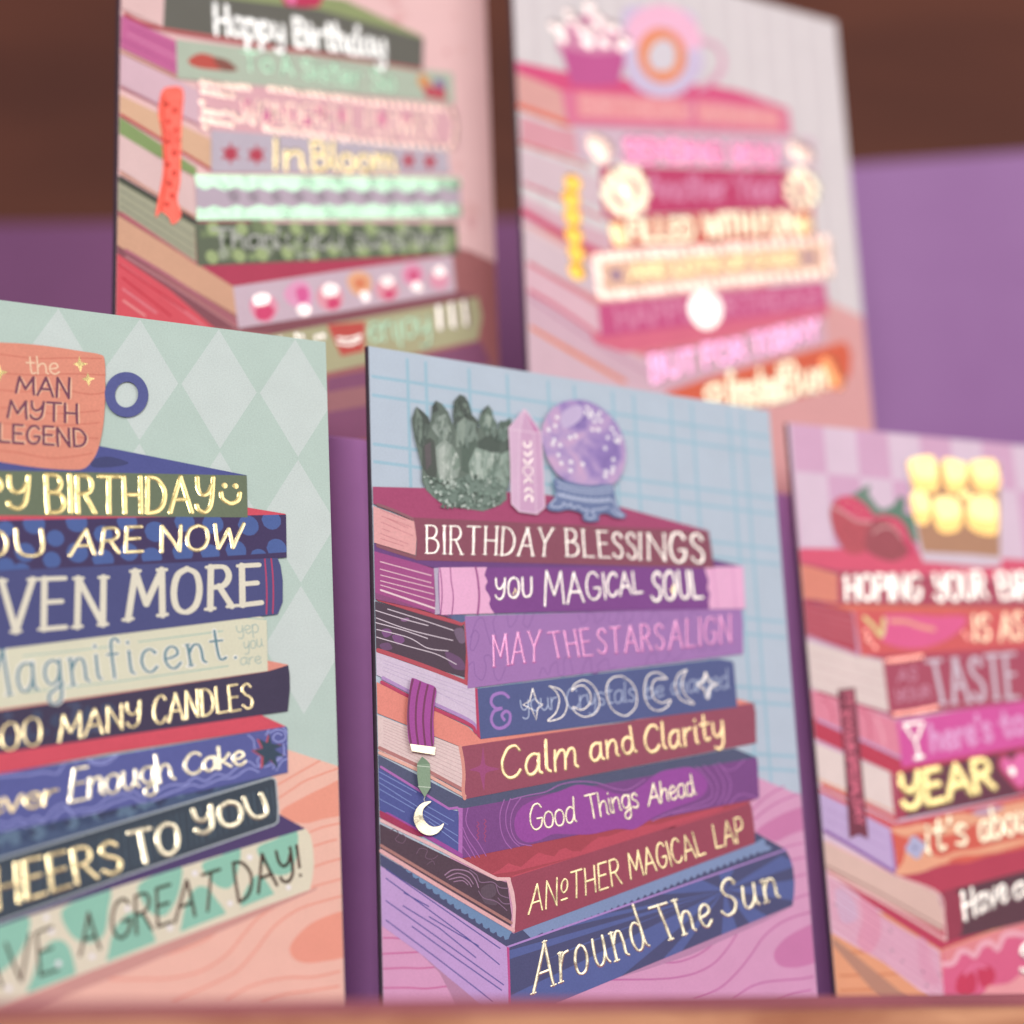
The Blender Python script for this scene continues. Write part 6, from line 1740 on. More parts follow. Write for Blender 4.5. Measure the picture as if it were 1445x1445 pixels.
ART_R = r'''
part checked_background | lilac and pink checked background
flat
p #d9abca 0.74,185.95 11.52,185.95 11.52,163.15 0.74,163.15
p #d9abca 22.31,185.95 33.09,185.95 33.09,163.15 22.31,163.15
p #d9abca 43.88,185.95 54.66,185.95 54.66,163.15 43.88,163.15
p #d9abca 65.45,185.95 76.23,185.95 76.23,163.15 65.45,163.15
p #d9abca 87.02,185.95 97.80,185.95 97.80,163.15 87.02,163.15
p #d9abca 108.59,185.95 119.37,185.95 119.37,163.15 108.59,163.15
p #d9abca 130.16,185.95 140.94,185.95 140.94,163.15 130.16,163.15
p #d9abca 151.73,185.95 162.51,185.95 162.51,163.15 151.73,163.15
p #d9abca -10.05,163.15 0.74,163.15 0.74,140.36 -10.05,140.36
p #d9abca 11.52,163.15 22.31,163.15 22.31,140.36 11.52,140.36
p #d9abca 33.09,163.15 43.88,163.15 43.88,140.36 33.09,140.36
p #d9abca 54.66,163.15 65.45,163.15 65.45,140.36 54.66,140.36
p #d9abca 76.23,163.15 87.02,163.15 87.02,140.36 76.23,140.36
p #d9abca 97.80,163.15 108.59,163.15 108.59,140.36 97.80,140.36
p #d9abca 119.37,163.15 130.16,163.15 130.16,140.36 119.37,140.36
p #d9abca 140.94,163.15 151.73,163.15 151.73,140.36 140.94,140.36
p #d9abca 162.51,163.15 173.30,163.15 173.30,140.36 162.51,140.36
p #d9abca 0.74,140.36 11.52,140.36 11.52,117.56 0.74,117.56
p #d9abca 22.31,140.36 33.09,140.36 33.09,117.56 22.31,117.56
p #d9abca 43.88,140.36 54.66,140.36 54.66,117.56 43.88,117.56
p #d9abca 65.45,140.36 76.23,140.36 76.23,117.56 65.45,117.56
p #d9abca 87.02,140.36 97.80,140.36 97.80,117.56 87.02,117.56
p #d9abca 108.59,140.36 119.37,140.36 119.37,117.56 108.59,117.56
p #d9abca 130.16,140.36 140.94,140.36 140.94,117.56 130.16,117.56
p #d9abca 151.73,140.36 162.51,140.36 162.51,117.56 151.73,117.56
p #d9abca -10.05,117.56 0.74,117.56 0.74,94.77 -10.05,94.77
p #d9abca 11.52,117.56 22.31,117.56 22.31,94.77 11.52,94.77
p #d9abca 33.09,117.56 43.88,117.56 43.88,94.77 33.09,94.77
p #d9abca 54.66,117.56 65.45,117.56 65.45,94.77 54.66,94.77
p #d9abca 76.23,117.56 87.02,117.56 87.02,94.77 76.23,94.77
p #d9abca 97.80,117.56 108.59,117.56 108.59,94.77 97.80,94.77
p #d9abca 119.37,117.56 130.16,117.56 130.16,94.77 119.37,94.77
p #d9abca 140.94,117.56 151.73,117.56 151.73,94.77 140.94,94.77
p #d9abca 162.51,117.56 173.30,117.56 173.30,94.77 162.51,94.77
p #d9abca 0.74,94.77 11.52,94.77 11.52,71.97 0.74,71.97
p #d9abca 22.31,94.77 33.09,94.77 33.09,71.97 22.31,71.97
p #d9abca 43.88,94.77 54.66,94.77 54.66,71.97 43.88,71.97
p #d9abca 65.45,94.77 76.23,94.77 76.23,71.97 65.45,71.97
p #d9abca 87.02,94.77 97.80,94.77 97.80,71.97 87.02,71.97
p #d9abca 108.59,94.77 119.37,94.77 119.37,71.97 108.59,71.97
p #d9abca 130.16,94.77 140.94,94.77 140.94,71.97 130.16,71.97
p #d9abca 151.73,94.77 162.51,94.77 162.51,71.97 151.73,71.97
endflat
part wooden_table | orange table top with wood grain
p #eba77c -3.24,41.89 33.89,31.24 149.12,63.07 132.19,-28.25 -23.34,-23.33
s #d98b60 0.608 -3.17,25.49 9.09,25.83 19.87,26.18
s #d98b60 0.605 -3.74,19.51 8.46,19.66 22.53,20.09
s #d98b60 0.601 -0.88,15.64 12.16,15.89
p #bd8c74 0.48,29.75 20.28,14.77 35.53,2.58 23.90,2.75 10.56,16.26 0.28,27.61
part printed_book | pink book with wavy piping and cherries
sub cover
p #c23c5a -5.70,50.54 0.19,47.86 33.76,26.52 133.49,57.20 148.68,60.65 149.27,63.87 39.17,32.71 15.30,45.70
sub spine
p #e0668c 33.71,26.16 148.68,60.65 144.13,36.12 32.36,4.04
clip 33.71,26.16 148.68,60.65 144.13,36.12 32.36,4.04
p #e88e92 33.76,26.52 148.75,61.05 147.78,55.85 140.52,53.36 136.79,54.09 132.37,50.88 126.62,50.81 122.28,47.63 116.74,48.34 112.46,45.20 106.86,45.14 102.72,42.42 97.24,42.75 93.11,39.68 87.64,39.64 83.63,36.97 78.23,36.94 74.28,34.30 68.95,34.28 65.05,31.67 61.59,32.03 57.79,29.81 54.31,29.81 51.29,26.51 47.11,27.61 44.18,24.70 41.75,25.79 38.16,24.35 34.51,22.19
s #f4b8c4 1.498 34.12,22.41 37.14,22.90 39.61,25.79 42.17,25.79 44.18,24.70 46.68,27.61 49.79,28.34 51.72,26.51 54.36,30.17 57.94,30.92 61.39,30.55 65.41,34.27 69.83,34.29 72.39,33.55 76.38,36.56 81.88,37.34 87.70,40.02 93.22,40.44 99.14,43.15 104.88,44.36 112.72,46.75 122.41,48.41 132.51,51.67 147.93,56.65
c #cf3a5c 37.89,18.58 40.23,20.36 43.16,19.99 43.96,17.46 42.49,14.59 39.39,13.54 37.08,15.35
c #cf3a5c 44.49,20.35 46.85,22.15 49.34,21.41 50.18,19.23 48.31,16.71 46.08,16.01 44.60,17.82
s #ea7ca0 0.833 40.56,19.64 43.86,22.16 47.19,21.42
c #f0a6a8 46.41,15.28 50.02,16.70 54.42,17.40 60.00,20.28 66.99,20.25 72.69,23.17 81.69,23.88 91.25,27.60 145.43,43.17 142.54,27.59 43.94,2.45
noclip
sub page_block
p #e8b9ca -5.60,51.63 0.89,46.63 16.68,35.17 33.27,26.02 33.12,13.96 32.36,4.04 27.68,14.00 15.38,22.97 0.57,30.60 -6.35,34.71
c #e8a6ba 9.85,41.28 14.45,37.69 15.43,31.20 11.52,25.47 7.70,28.33 10.01,34.78
c #e6acc0 26.96,29.78 30.08,27.61 30.34,22.56 32.28,17.53 28.08,17.56 26.15,22.58
c #dcc2d8 2.56,42.67 7.29,40.54 8.36,34.77 3.35,34.04
l #c9739c 0.185 0.75,45.18 33.12,24.72
l #d890b4 0.185 0.54,43.01 32.87,22.55
l #d890b4 0.184 0.31,40.63 32.78,20.40
l #d890b4 0.184 0.34,38.33 32.87,18.25
l #d890b4 0.184 0.45,36.17 32.78,16.10
l #c9739c 0.247 0.65,44.10 32.99,23.64
l #c9739c 0.246 0.44,41.93 32.74,21.48
l #c9739c 0.246 0.19,39.40 32.91,19.32
l #c9739c 0.245 0.40,37.25 32.91,17.17
l #c9739c 0.245 0.60,35.10 32.82,15.03
l #c9739c 0.244 0.80,32.96 30.26,14.69
d #6a5468 0.309 2.14,38.34 18.38,31.57 18.21,26.18 27.16,20.42 32.53,19.68 28.00,16.85 21.22,23.31
s #c23c5a 0.823 -4.92,50.19 0.94,47.14 17.63,36.26 33.78,26.74
sub lettering
t round foil_white 1.705 Surprise|58.55,19.19 110.69,34.44 58.71,26.87 111.02,42.10
part printed_book | dark book with tan pages reading Have a
sub cover
p #bd3f58 21.29,46.87 29.04,48.06 59.24,54.08 151.23,74.42 150.02,67.91 35.14,41.85 26.88,43.99
sub spine
p #5d3844 34.97,41.85 150.02,67.91 146.90,51.07 35.46,28.70 35.68,35.62
c #9c3a50 35.11,41.63 39.51,42.63 41.53,41.54 41.94,37.85 41.05,32.71 40.14,30.16 35.65,28.91 35.68,35.62
sub page_block
p #e2c2b4 -5.79,58.56 0.91,55.38 21.25,46.50 28.58,44.00 34.26,41.63 35.68,35.62 34.74,31.24 22.73,37.01 0.60,47.86 -6.52,50.53
s #a07870 0.413 -4.82,51.28 14.95,42.41 34.87,32.33
s #efc2c0 0.824 -6.56,50.17 14.72,40.23 35.33,29.06
s #efc2c0 0.625 0.93,55.60 21.27,46.65 34.45,41.78 35.60,34.89 35.54,29.42
sub lettering
t round foil_white 1.277 Have|42.37,34.33 56.93,39.80 42.18,41.91 56.54,46.89
t round foil_white 1.293 a|58.68,39.81 62.84,41.34 59.26,46.17 63.21,47.34
t round foil_white 1.734 sweet|67.37,42.12 89.76,47.65 67.47,49.28 89.94,54.94
part printed_book | orange book with wavy edges reading it's about
sub cover
p #d64f54 -0.56,70.48 22.82,60.96 61.21,69.00 153.98,89.26 153.21,85.11 22.58,58.72 -0.84,67.51
sub page_block
p #c7b0da -3.05,70.42 0.55,69.02 8.95,65.36 21.39,59.44 21.75,47.24 0.38,58.53 -3.94,60.79
s #8d5ca8 1.037 -4.73,61.14 7.89,54.76 21.97,46.87
s #b08fc4 0.209 1.79,64.60 8.59,61.79 19.84,56.81
s #b08fc4 0.208 1.51,61.64 19.52,53.84
s #9a62b0 0.629 21.47,59.44 21.47,53.13 21.67,47.24
sub spine
p #de6452 21.36,59.21 60.90,66.69 153.37,85.94 150.63,71.16 22.11,46.65 21.97,53.14
c #f2b18c 21.12,59.36 27.01,60.29 30.52,61.11 34.78,60.82 38.51,63.15 44.75,64.42 50.85,64.17 57.34,66.61 65.59,68.34 79.39,70.22 98.60,75.43 153.52,86.77 152.45,80.99 107.51,72.50 88.58,70.45 69.56,64.58 60.40,62.85 54.97,61.98 47.83,61.08 42.31,58.71 37.02,57.86 30.22,58.48 25.82,57.29
c #f2b18c 21.28,46.79 24.19,50.22 25.37,53.19 27.32,55.45 26.63,56.93 30.01,56.61 33.05,53.31 36.32,51.87 41.68,53.44 48.73,54.30 55.07,55.91 59.59,56.74 68.72,58.42 87.54,63.41 106.62,66.94 151.84,77.70 150.63,71.16 96.54,62.03 68.51,56.89 55.66,53.65 50.25,52.44 43.14,51.22 36.05,49.63 28.96,47.32
c #de6452 38.77,50.78 43.28,52.34 48.53,52.64 53.85,53.25 44.76,50.34
c #c9a4b8 48.30,64.88 54.69,66.70 59.07,66.27 51.65,63.58
d #b9bcdc 1.753 27.15,53.96 30.23,54.75 28.64,55.84 28.73,52.87
d #7f86b0 0.637 28.47,54.35
sub lettering
t round foil_cream 1.284 it's|32.11,52.55 45.56,55.38 32.71,61.53 46.06,64.45
t round foil_cream 1.311 about|49.85,56.20 69.88,60.36 50.02,64.54 70.20,69.22
t round foil_cream 1.654 time|75.45,61.62 92.38,65.07 75.75,70.13 92.76,73.69
part printed_book | dark maroon book reading YEAR
sub cover
p #c43c56 -1.93,91.51 25.79,80.29 63.67,87.74 157.10,106.06 156.16,100.98 24.34,74.91 -2.49,85.42
sub page_block
p #ead9d3 -2.63,83.91 23.10,75.26 23.15,63.96 0.00,71.99 -3.60,73.38
s #d95a54 1.259 -3.67,72.63 1.17,71.12 11.64,67.06 23.37,62.09
s #e8b090 0.546 -2.74,73.78 1.29,72.40 11.77,68.41 23.15,63.96
s #b8465c 0.851 23.35,75.27 23.26,68.09 23.63,62.09
sub spine
p #6a3448 23.91,74.90 63.00,82.63 156.31,101.83 153.67,87.60 23.80,62.10
p #b0405a 23.91,74.90 26.99,75.60 26.87,62.91 23.80,62.10
sub lettering
t hand foil_yellow 2.384 YEAR|26.22,64.77 56.43,71.96 25.98,74.20 55.96,80.07
sub heart_emblem
c #c04468 63.14,80.29 65.71,82.71 68.03,83.18 70.54,81.69 71.48,78.59 69.58,74.64 65.45,70.65 61.82,73.65 58.74,77.44 58.96,80.55 61.09,81.78
c #ee74b4 63.04,79.51 65.39,81.69 67.61,82.07 69.78,80.73 70.15,78.16 68.28,74.99 65.39,72.20 62.42,74.83 59.87,77.86 60.14,79.96 61.68,80.79
d foil_white 1.338 63.13,76.79
part printed_book | magenta book reading here's to
sub page_block
p #e58ba2 -1.30,98.41 0.35,98.09 14.42,94.45 26.45,90.29 27.00,79.56 12.63,85.19 0.45,90.08 -2.00,90.74
s #d0647f 0.641 3.49,95.54 5.81,93.34 6.29,89.53
s #d0647f 0.645 15.12,92.94 17.46,90.72 17.68,84.60
s #f0a8b8 0.857 8.51,94.98 10.77,92.00 11.23,88.19
s #f0a8b8 0.862 20.04,90.82 21.36,87.03 21.81,83.21
s #c9a3cc 0.855 0.03,90.06 13.44,84.84 26.57,79.55
sub spine
p #dd58a6 26.43,90.13 64.93,97.27 158.36,112.87 156.00,100.14 26.88,76.89 26.82,83.38
sub lettering
l foil_white 1.088 28.83,89.14 35.39,90.16 32.09,84.17 29.28,88.46
l foil_white 1.084 32.11,84.32 32.85,80.12
l foil_white 1.299 31.57,79.55 33.97,80.08
t round #eba8d8 1.433 here's|37.22,81.80 57.55,85.57 37.02,89.13 57.21,93.41
t round #eba8d8 1.460 to|61.26,86.48 69.23,88.73 61.00,93.55 68.88,96.24
t round #eba8d8 1.470 another|73.80,88.89 106.32,94.90 74.09,97.65 106.77,103.87
part printed_book | dusty red book reading AS YOUR TASTE
sub page_block
p #e6d4cf -0.87,112.34 3.29,111.38 23.96,107.47 24.37,92.68 -0.02,98.62 -2.07,99.14
s #d0b4b4 0.217 1.33,108.56 23.96,103.39
s #d0b4b4 0.217 1.04,105.45 24.06,100.28
s #d0b4b4 0.216 0.75,102.34 24.12,96.78
s #b84a62 0.645 -1.30,98.41 11.93,95.12 24.32,92.14
sub cover
p #bb4a60 0.06,113.16 24.01,107.94 27.93,107.90 160.28,123.20 161.24,128.41 40.03,113.64
sub spine
p #b04c64 23.98,107.63 66.94,112.59 160.28,123.20 158.05,111.17 64.87,96.88 24.54,90.99
sub lettering
t hand #cd8ba2 0.661 AS|28.30,101.63 34.51,102.46 28.68,105.18 34.74,106.09
t hand #cd8ba2 0.659 YOUR|27.04,95.73 38.61,97.61 27.16,99.24 38.73,100.91
s foil_coral 1.769 25.45,107.54 30.60,108.26 37.07,109.52
s foil_coral 1.751 26.18,91.82 33.27,93.03 40.28,94.55
t serif2 #d9c9d6 1.460 TASTE|40.15,95.64 68.04,98.83 38.49,108.01 68.70,112.03
t hand foil_coral 1.369 OF|72.98,99.60 83.82,101.26 73.32,108.86 84.27,111.00
part printed_book | red book with a chilli reading IS AS
sub page_block
p #ba4a5c -2.42,124.13 0.36,123.77 15.47,121.50 17.04,108.83 -0.01,113.65 -3.31,114.25
s #d88c96 0.263 0.50,122.22 15.26,119.40
s #d88c96 0.262 0.31,120.13 15.36,117.58
s #d88c96 0.262 0.12,118.04 15.44,115.50
s #d88c96 0.261 0.21,115.98 15.20,113.14
s #cf9cb8 0.869 -0.26,114.00 7.66,111.46 16.18,108.79
s #cf9cb8 1.099 15.06,122.00 16.28,121.03 16.27,115.28 16.38,109.06
sub cover
p #e2765f -0.72,124.23 10.61,124.37 16.29,123.91 141.69,131.46 141.30,129.18 16.05,121.54
sub spine
p #dc5f60 15.99,122.16 73.64,125.33 141.49,130.32 139.33,117.86 72.10,113.93 17.02,108.67
c #e86296 25.64,120.76 29.93,121.79 36.37,121.89 44.01,121.79 50.01,122.39 53.40,121.77 52.36,119.58 48.08,116.16 42.45,113.49 36.40,111.87 30.00,111.81 25.49,112.89 24.18,114.13
s #f4a890 1.342 27.95,119.57 33.18,119.60 37.15,118.49 41.77,117.79
s #ecdc9a 1.328 19.34,120.04 21.96,117.67 24.27,114.92 25.67,119.97
sub lettering
t hand foil_peach 1.255 IS|55.10,115.20 60.52,115.48 55.73,122.71 61.19,123.12
t hand foil_peach 1.267 AS|64.29,115.78 71.85,116.60 64.90,123.76 72.52,124.73
t hand foil_peach 1.851 HOT|79.55,117.00 97.76,118.48 80.07,125.15 98.36,126.74
d foil_coral 0.774 19.20,115.96 19.90,114.43 20.61,112.90 21.88,111.40 19.51,113.37 52.06,117.17 53.09,115.89
part printed_book | pink red book on top of the stack reading HOPING YOUR BIRTHDAY
sub cover
p #e15a78 -3.89,139.24 15.07,140.53 42.66,140.78 75.75,141.06 129.67,138.09 129.19,135.24 74.86,134.40 12.10,133.68 -4.22,135.53
sub page_block
p #e58d78 -3.08,135.60 0.25,134.98 11.70,132.60 11.16,124.14 -0.12,124.68 -3.97,125.60
s #b8506a 0.661 -3.08,135.60 1.38,134.95 12.04,133.15
s #b8506a 0.875 -4.04,124.81 3.19,123.94 11.40,123.63
s #d47a70 0.220 1.08,131.66 11.10,129.39
s #d47a70 0.220 0.84,129.02 10.85,126.74
sub spine
p #b54a62 11.79,133.50 74.84,134.24 129.17,135.12 128.34,130.12 73.75,126.15 11.22,123.62
sub lettering
t hand foil_white 1.455 HOPING|13.81,124.98 38.63,126.27 14.36,132.24 39.22,134.07
t hand foil_white 1.490 YOUR|43.68,126.57 61.25,128.30 43.85,134.63 61.05,136.27
t hand foil_white 1.520 BIRTHDAY|66.12,128.42 105.97,131.05 65.29,136.16 106.57,139.17
part printed_strawberries | chocolate dipped strawberries with green leaves
p #6f8c7c 16.64,156.28 19.69,157.60 23.46,160.09 25.59,160.81 24.42,157.97 26.98,154.35 28.65,153.38 32.34,154.75 30.85,151.91 26.63,151.05 23.79,151.93
c #c05560 11.24,151.53 13.01,154.91 16.68,156.72 21.77,155.04 24.97,152.02 26.70,148.89 25.35,144.46 21.38,139.89 16.09,139.10 13.25,142.54 11.64,146.72
c #d84a6e 13.55,154.41 16.07,156.45 19.59,156.61 23.97,153.68 26.19,149.66 23.50,149.09 20.06,149.76 16.20,151.90
s #dda0a4 0.905 12.36,152.97 16.15,151.36 20.02,149.37 25.86,149.26
p #5f8673 29.84,153.47 32.34,154.75 35.10,158.26 36.78,157.29 35.99,152.84 40.91,151.56 39.80,144.38 36.45,143.61 34.01,148.33
c #d84a6e 25.39,150.42 28.47,151.73 33.14,151.26 35.86,149.00 37.23,145.29 39.19,141.63 36.55,139.29 30.80,140.52 25.24,143.37
c #a5505a 23.34,147.56 25.93,149.91 29.48,150.17 32.16,147.65 34.72,144.03 36.14,140.88 31.69,137.89 27.01,138.01 22.55,139.97 21.71,143.13
d #8d4048 0.394 16.30,147.05 18.42,145.05 20.99,147.39 17.03,142.81 19.32,142.43 15.50,144.85 26.65,145.63 28.78,143.62 31.39,145.97 27.90,140.86 32.16,142.23 30.15,139.94 33.17,140.68 25.71,142.33
d #f0b8a0 0.340 15.89,154.59 18.26,155.04 20.37,152.76 22.61,151.84 28.27,149.81 31.15,149.21 33.41,148.28
s #d8a0a0 0.683 24.94,146.05 28.06,147.90 31.59,147.88 34.24,145.08
part printed_whisky_glass | whisky glass filled with gold ice cubes
p #dccbd8 38.08,169.02 71.44,171.82 70.07,156.49 67.25,138.58 60.34,137.86 40.58,138.20 39.79,141.67
p #b98a6c 38.92,168.53 71.05,171.22 67.18,141.32 57.76,141.52 40.92,141.20 40.05,146.58
sub ice_cubes
c foil_amberdeep 38.72,168.29 40.64,170.40 46.97,171.84 48.77,169.63 48.87,162.66 46.14,160.00 40.90,160.48 39.53,163.19
c foil_yellow 39.42,169.24 41.07,170.55 46.63,171.58 48.30,170.27 48.58,165.93 46.27,164.23 41.59,164.41 40.33,166.09
c foil_amberdeep 50.62,169.79 53.19,171.47 58.36,170.16 59.62,167.90 57.77,162.31 54.61,160.44 51.34,161.52
c foil_yellow 51.27,170.18 53.47,171.27 58.05,170.58 59.23,169.22 57.81,165.67 55.04,164.44 52.12,165.04
c foil_amberdeep 60.13,169.52 61.77,171.35 68.72,172.44 70.11,169.27 70.22,164.31 66.85,161.68 62.84,161.64 60.83,163.78
c foil_yellow 60.83,170.19 62.26,171.33 68.31,172.18 69.68,170.25 69.90,167.16 67.08,165.46 63.49,165.34 61.68,166.66
c foil_amberdeep 38.65,158.53 41.40,160.63 44.73,158.23 44.98,153.12 42.99,149.90 39.80,150.22 38.46,155.22
c foil_yellow 39.13,159.07 41.49,160.41 44.52,158.99 44.88,155.87 43.20,153.81 40.34,153.93 39.02,157.02
c foil_amberdeep 45.78,156.88 48.57,159.14 54.05,158.79 56.00,155.33 54.82,150.10 51.78,148.01 47.39,148.03 45.81,152.03
c foil_yellow 46.51,157.48 48.85,158.94 53.76,158.87 55.56,156.73 54.68,153.46 52.03,152.10 48.16,152.04 46.64,154.46
c foil_amberdeep 58.10,158.04 60.95,160.32 67.10,160.30 68.56,157.27 67.56,149.46 64.99,148.12 60.57,148.47 57.08,151.25
c foil_yellow 58.85,158.65 61.23,160.12 66.73,160.27 68.09,158.41 67.47,153.57 65.27,152.68 61.36,152.78 58.14,154.43
c foil_amberdeep 55.04,159.92 59.53,161.72 58.90,159.05 56.28,158.62
c foil_yellow 55.39,160.28 59.26,161.48 58.81,159.82 56.51,159.48
part printed_bookmark | dark maroon ribbon bookmark hanging from the stack
p #7a3448 8.43,98.44 14.05,99.22 13.91,76.88 13.92,56.56 11.11,57.76 8.06,56.46 8.68,81.26
t round #e0718a 0.645 ITS|10.45,97.37 9.33,90.41 12.89,97.86 11.89,90.51
t round #e0718a 0.640 YOUR|9.51,89.66 9.62,80.53 12.11,90.14 12.04,80.99
t round #e0718a 0.634 SPECIAL|9.72,79.78 10.20,67.77 12.30,80.24 12.76,68.21
t round #e0718a 0.629 DAY|10.29,67.03 10.54,60.34 12.86,67.46 12.84,60.76
'''
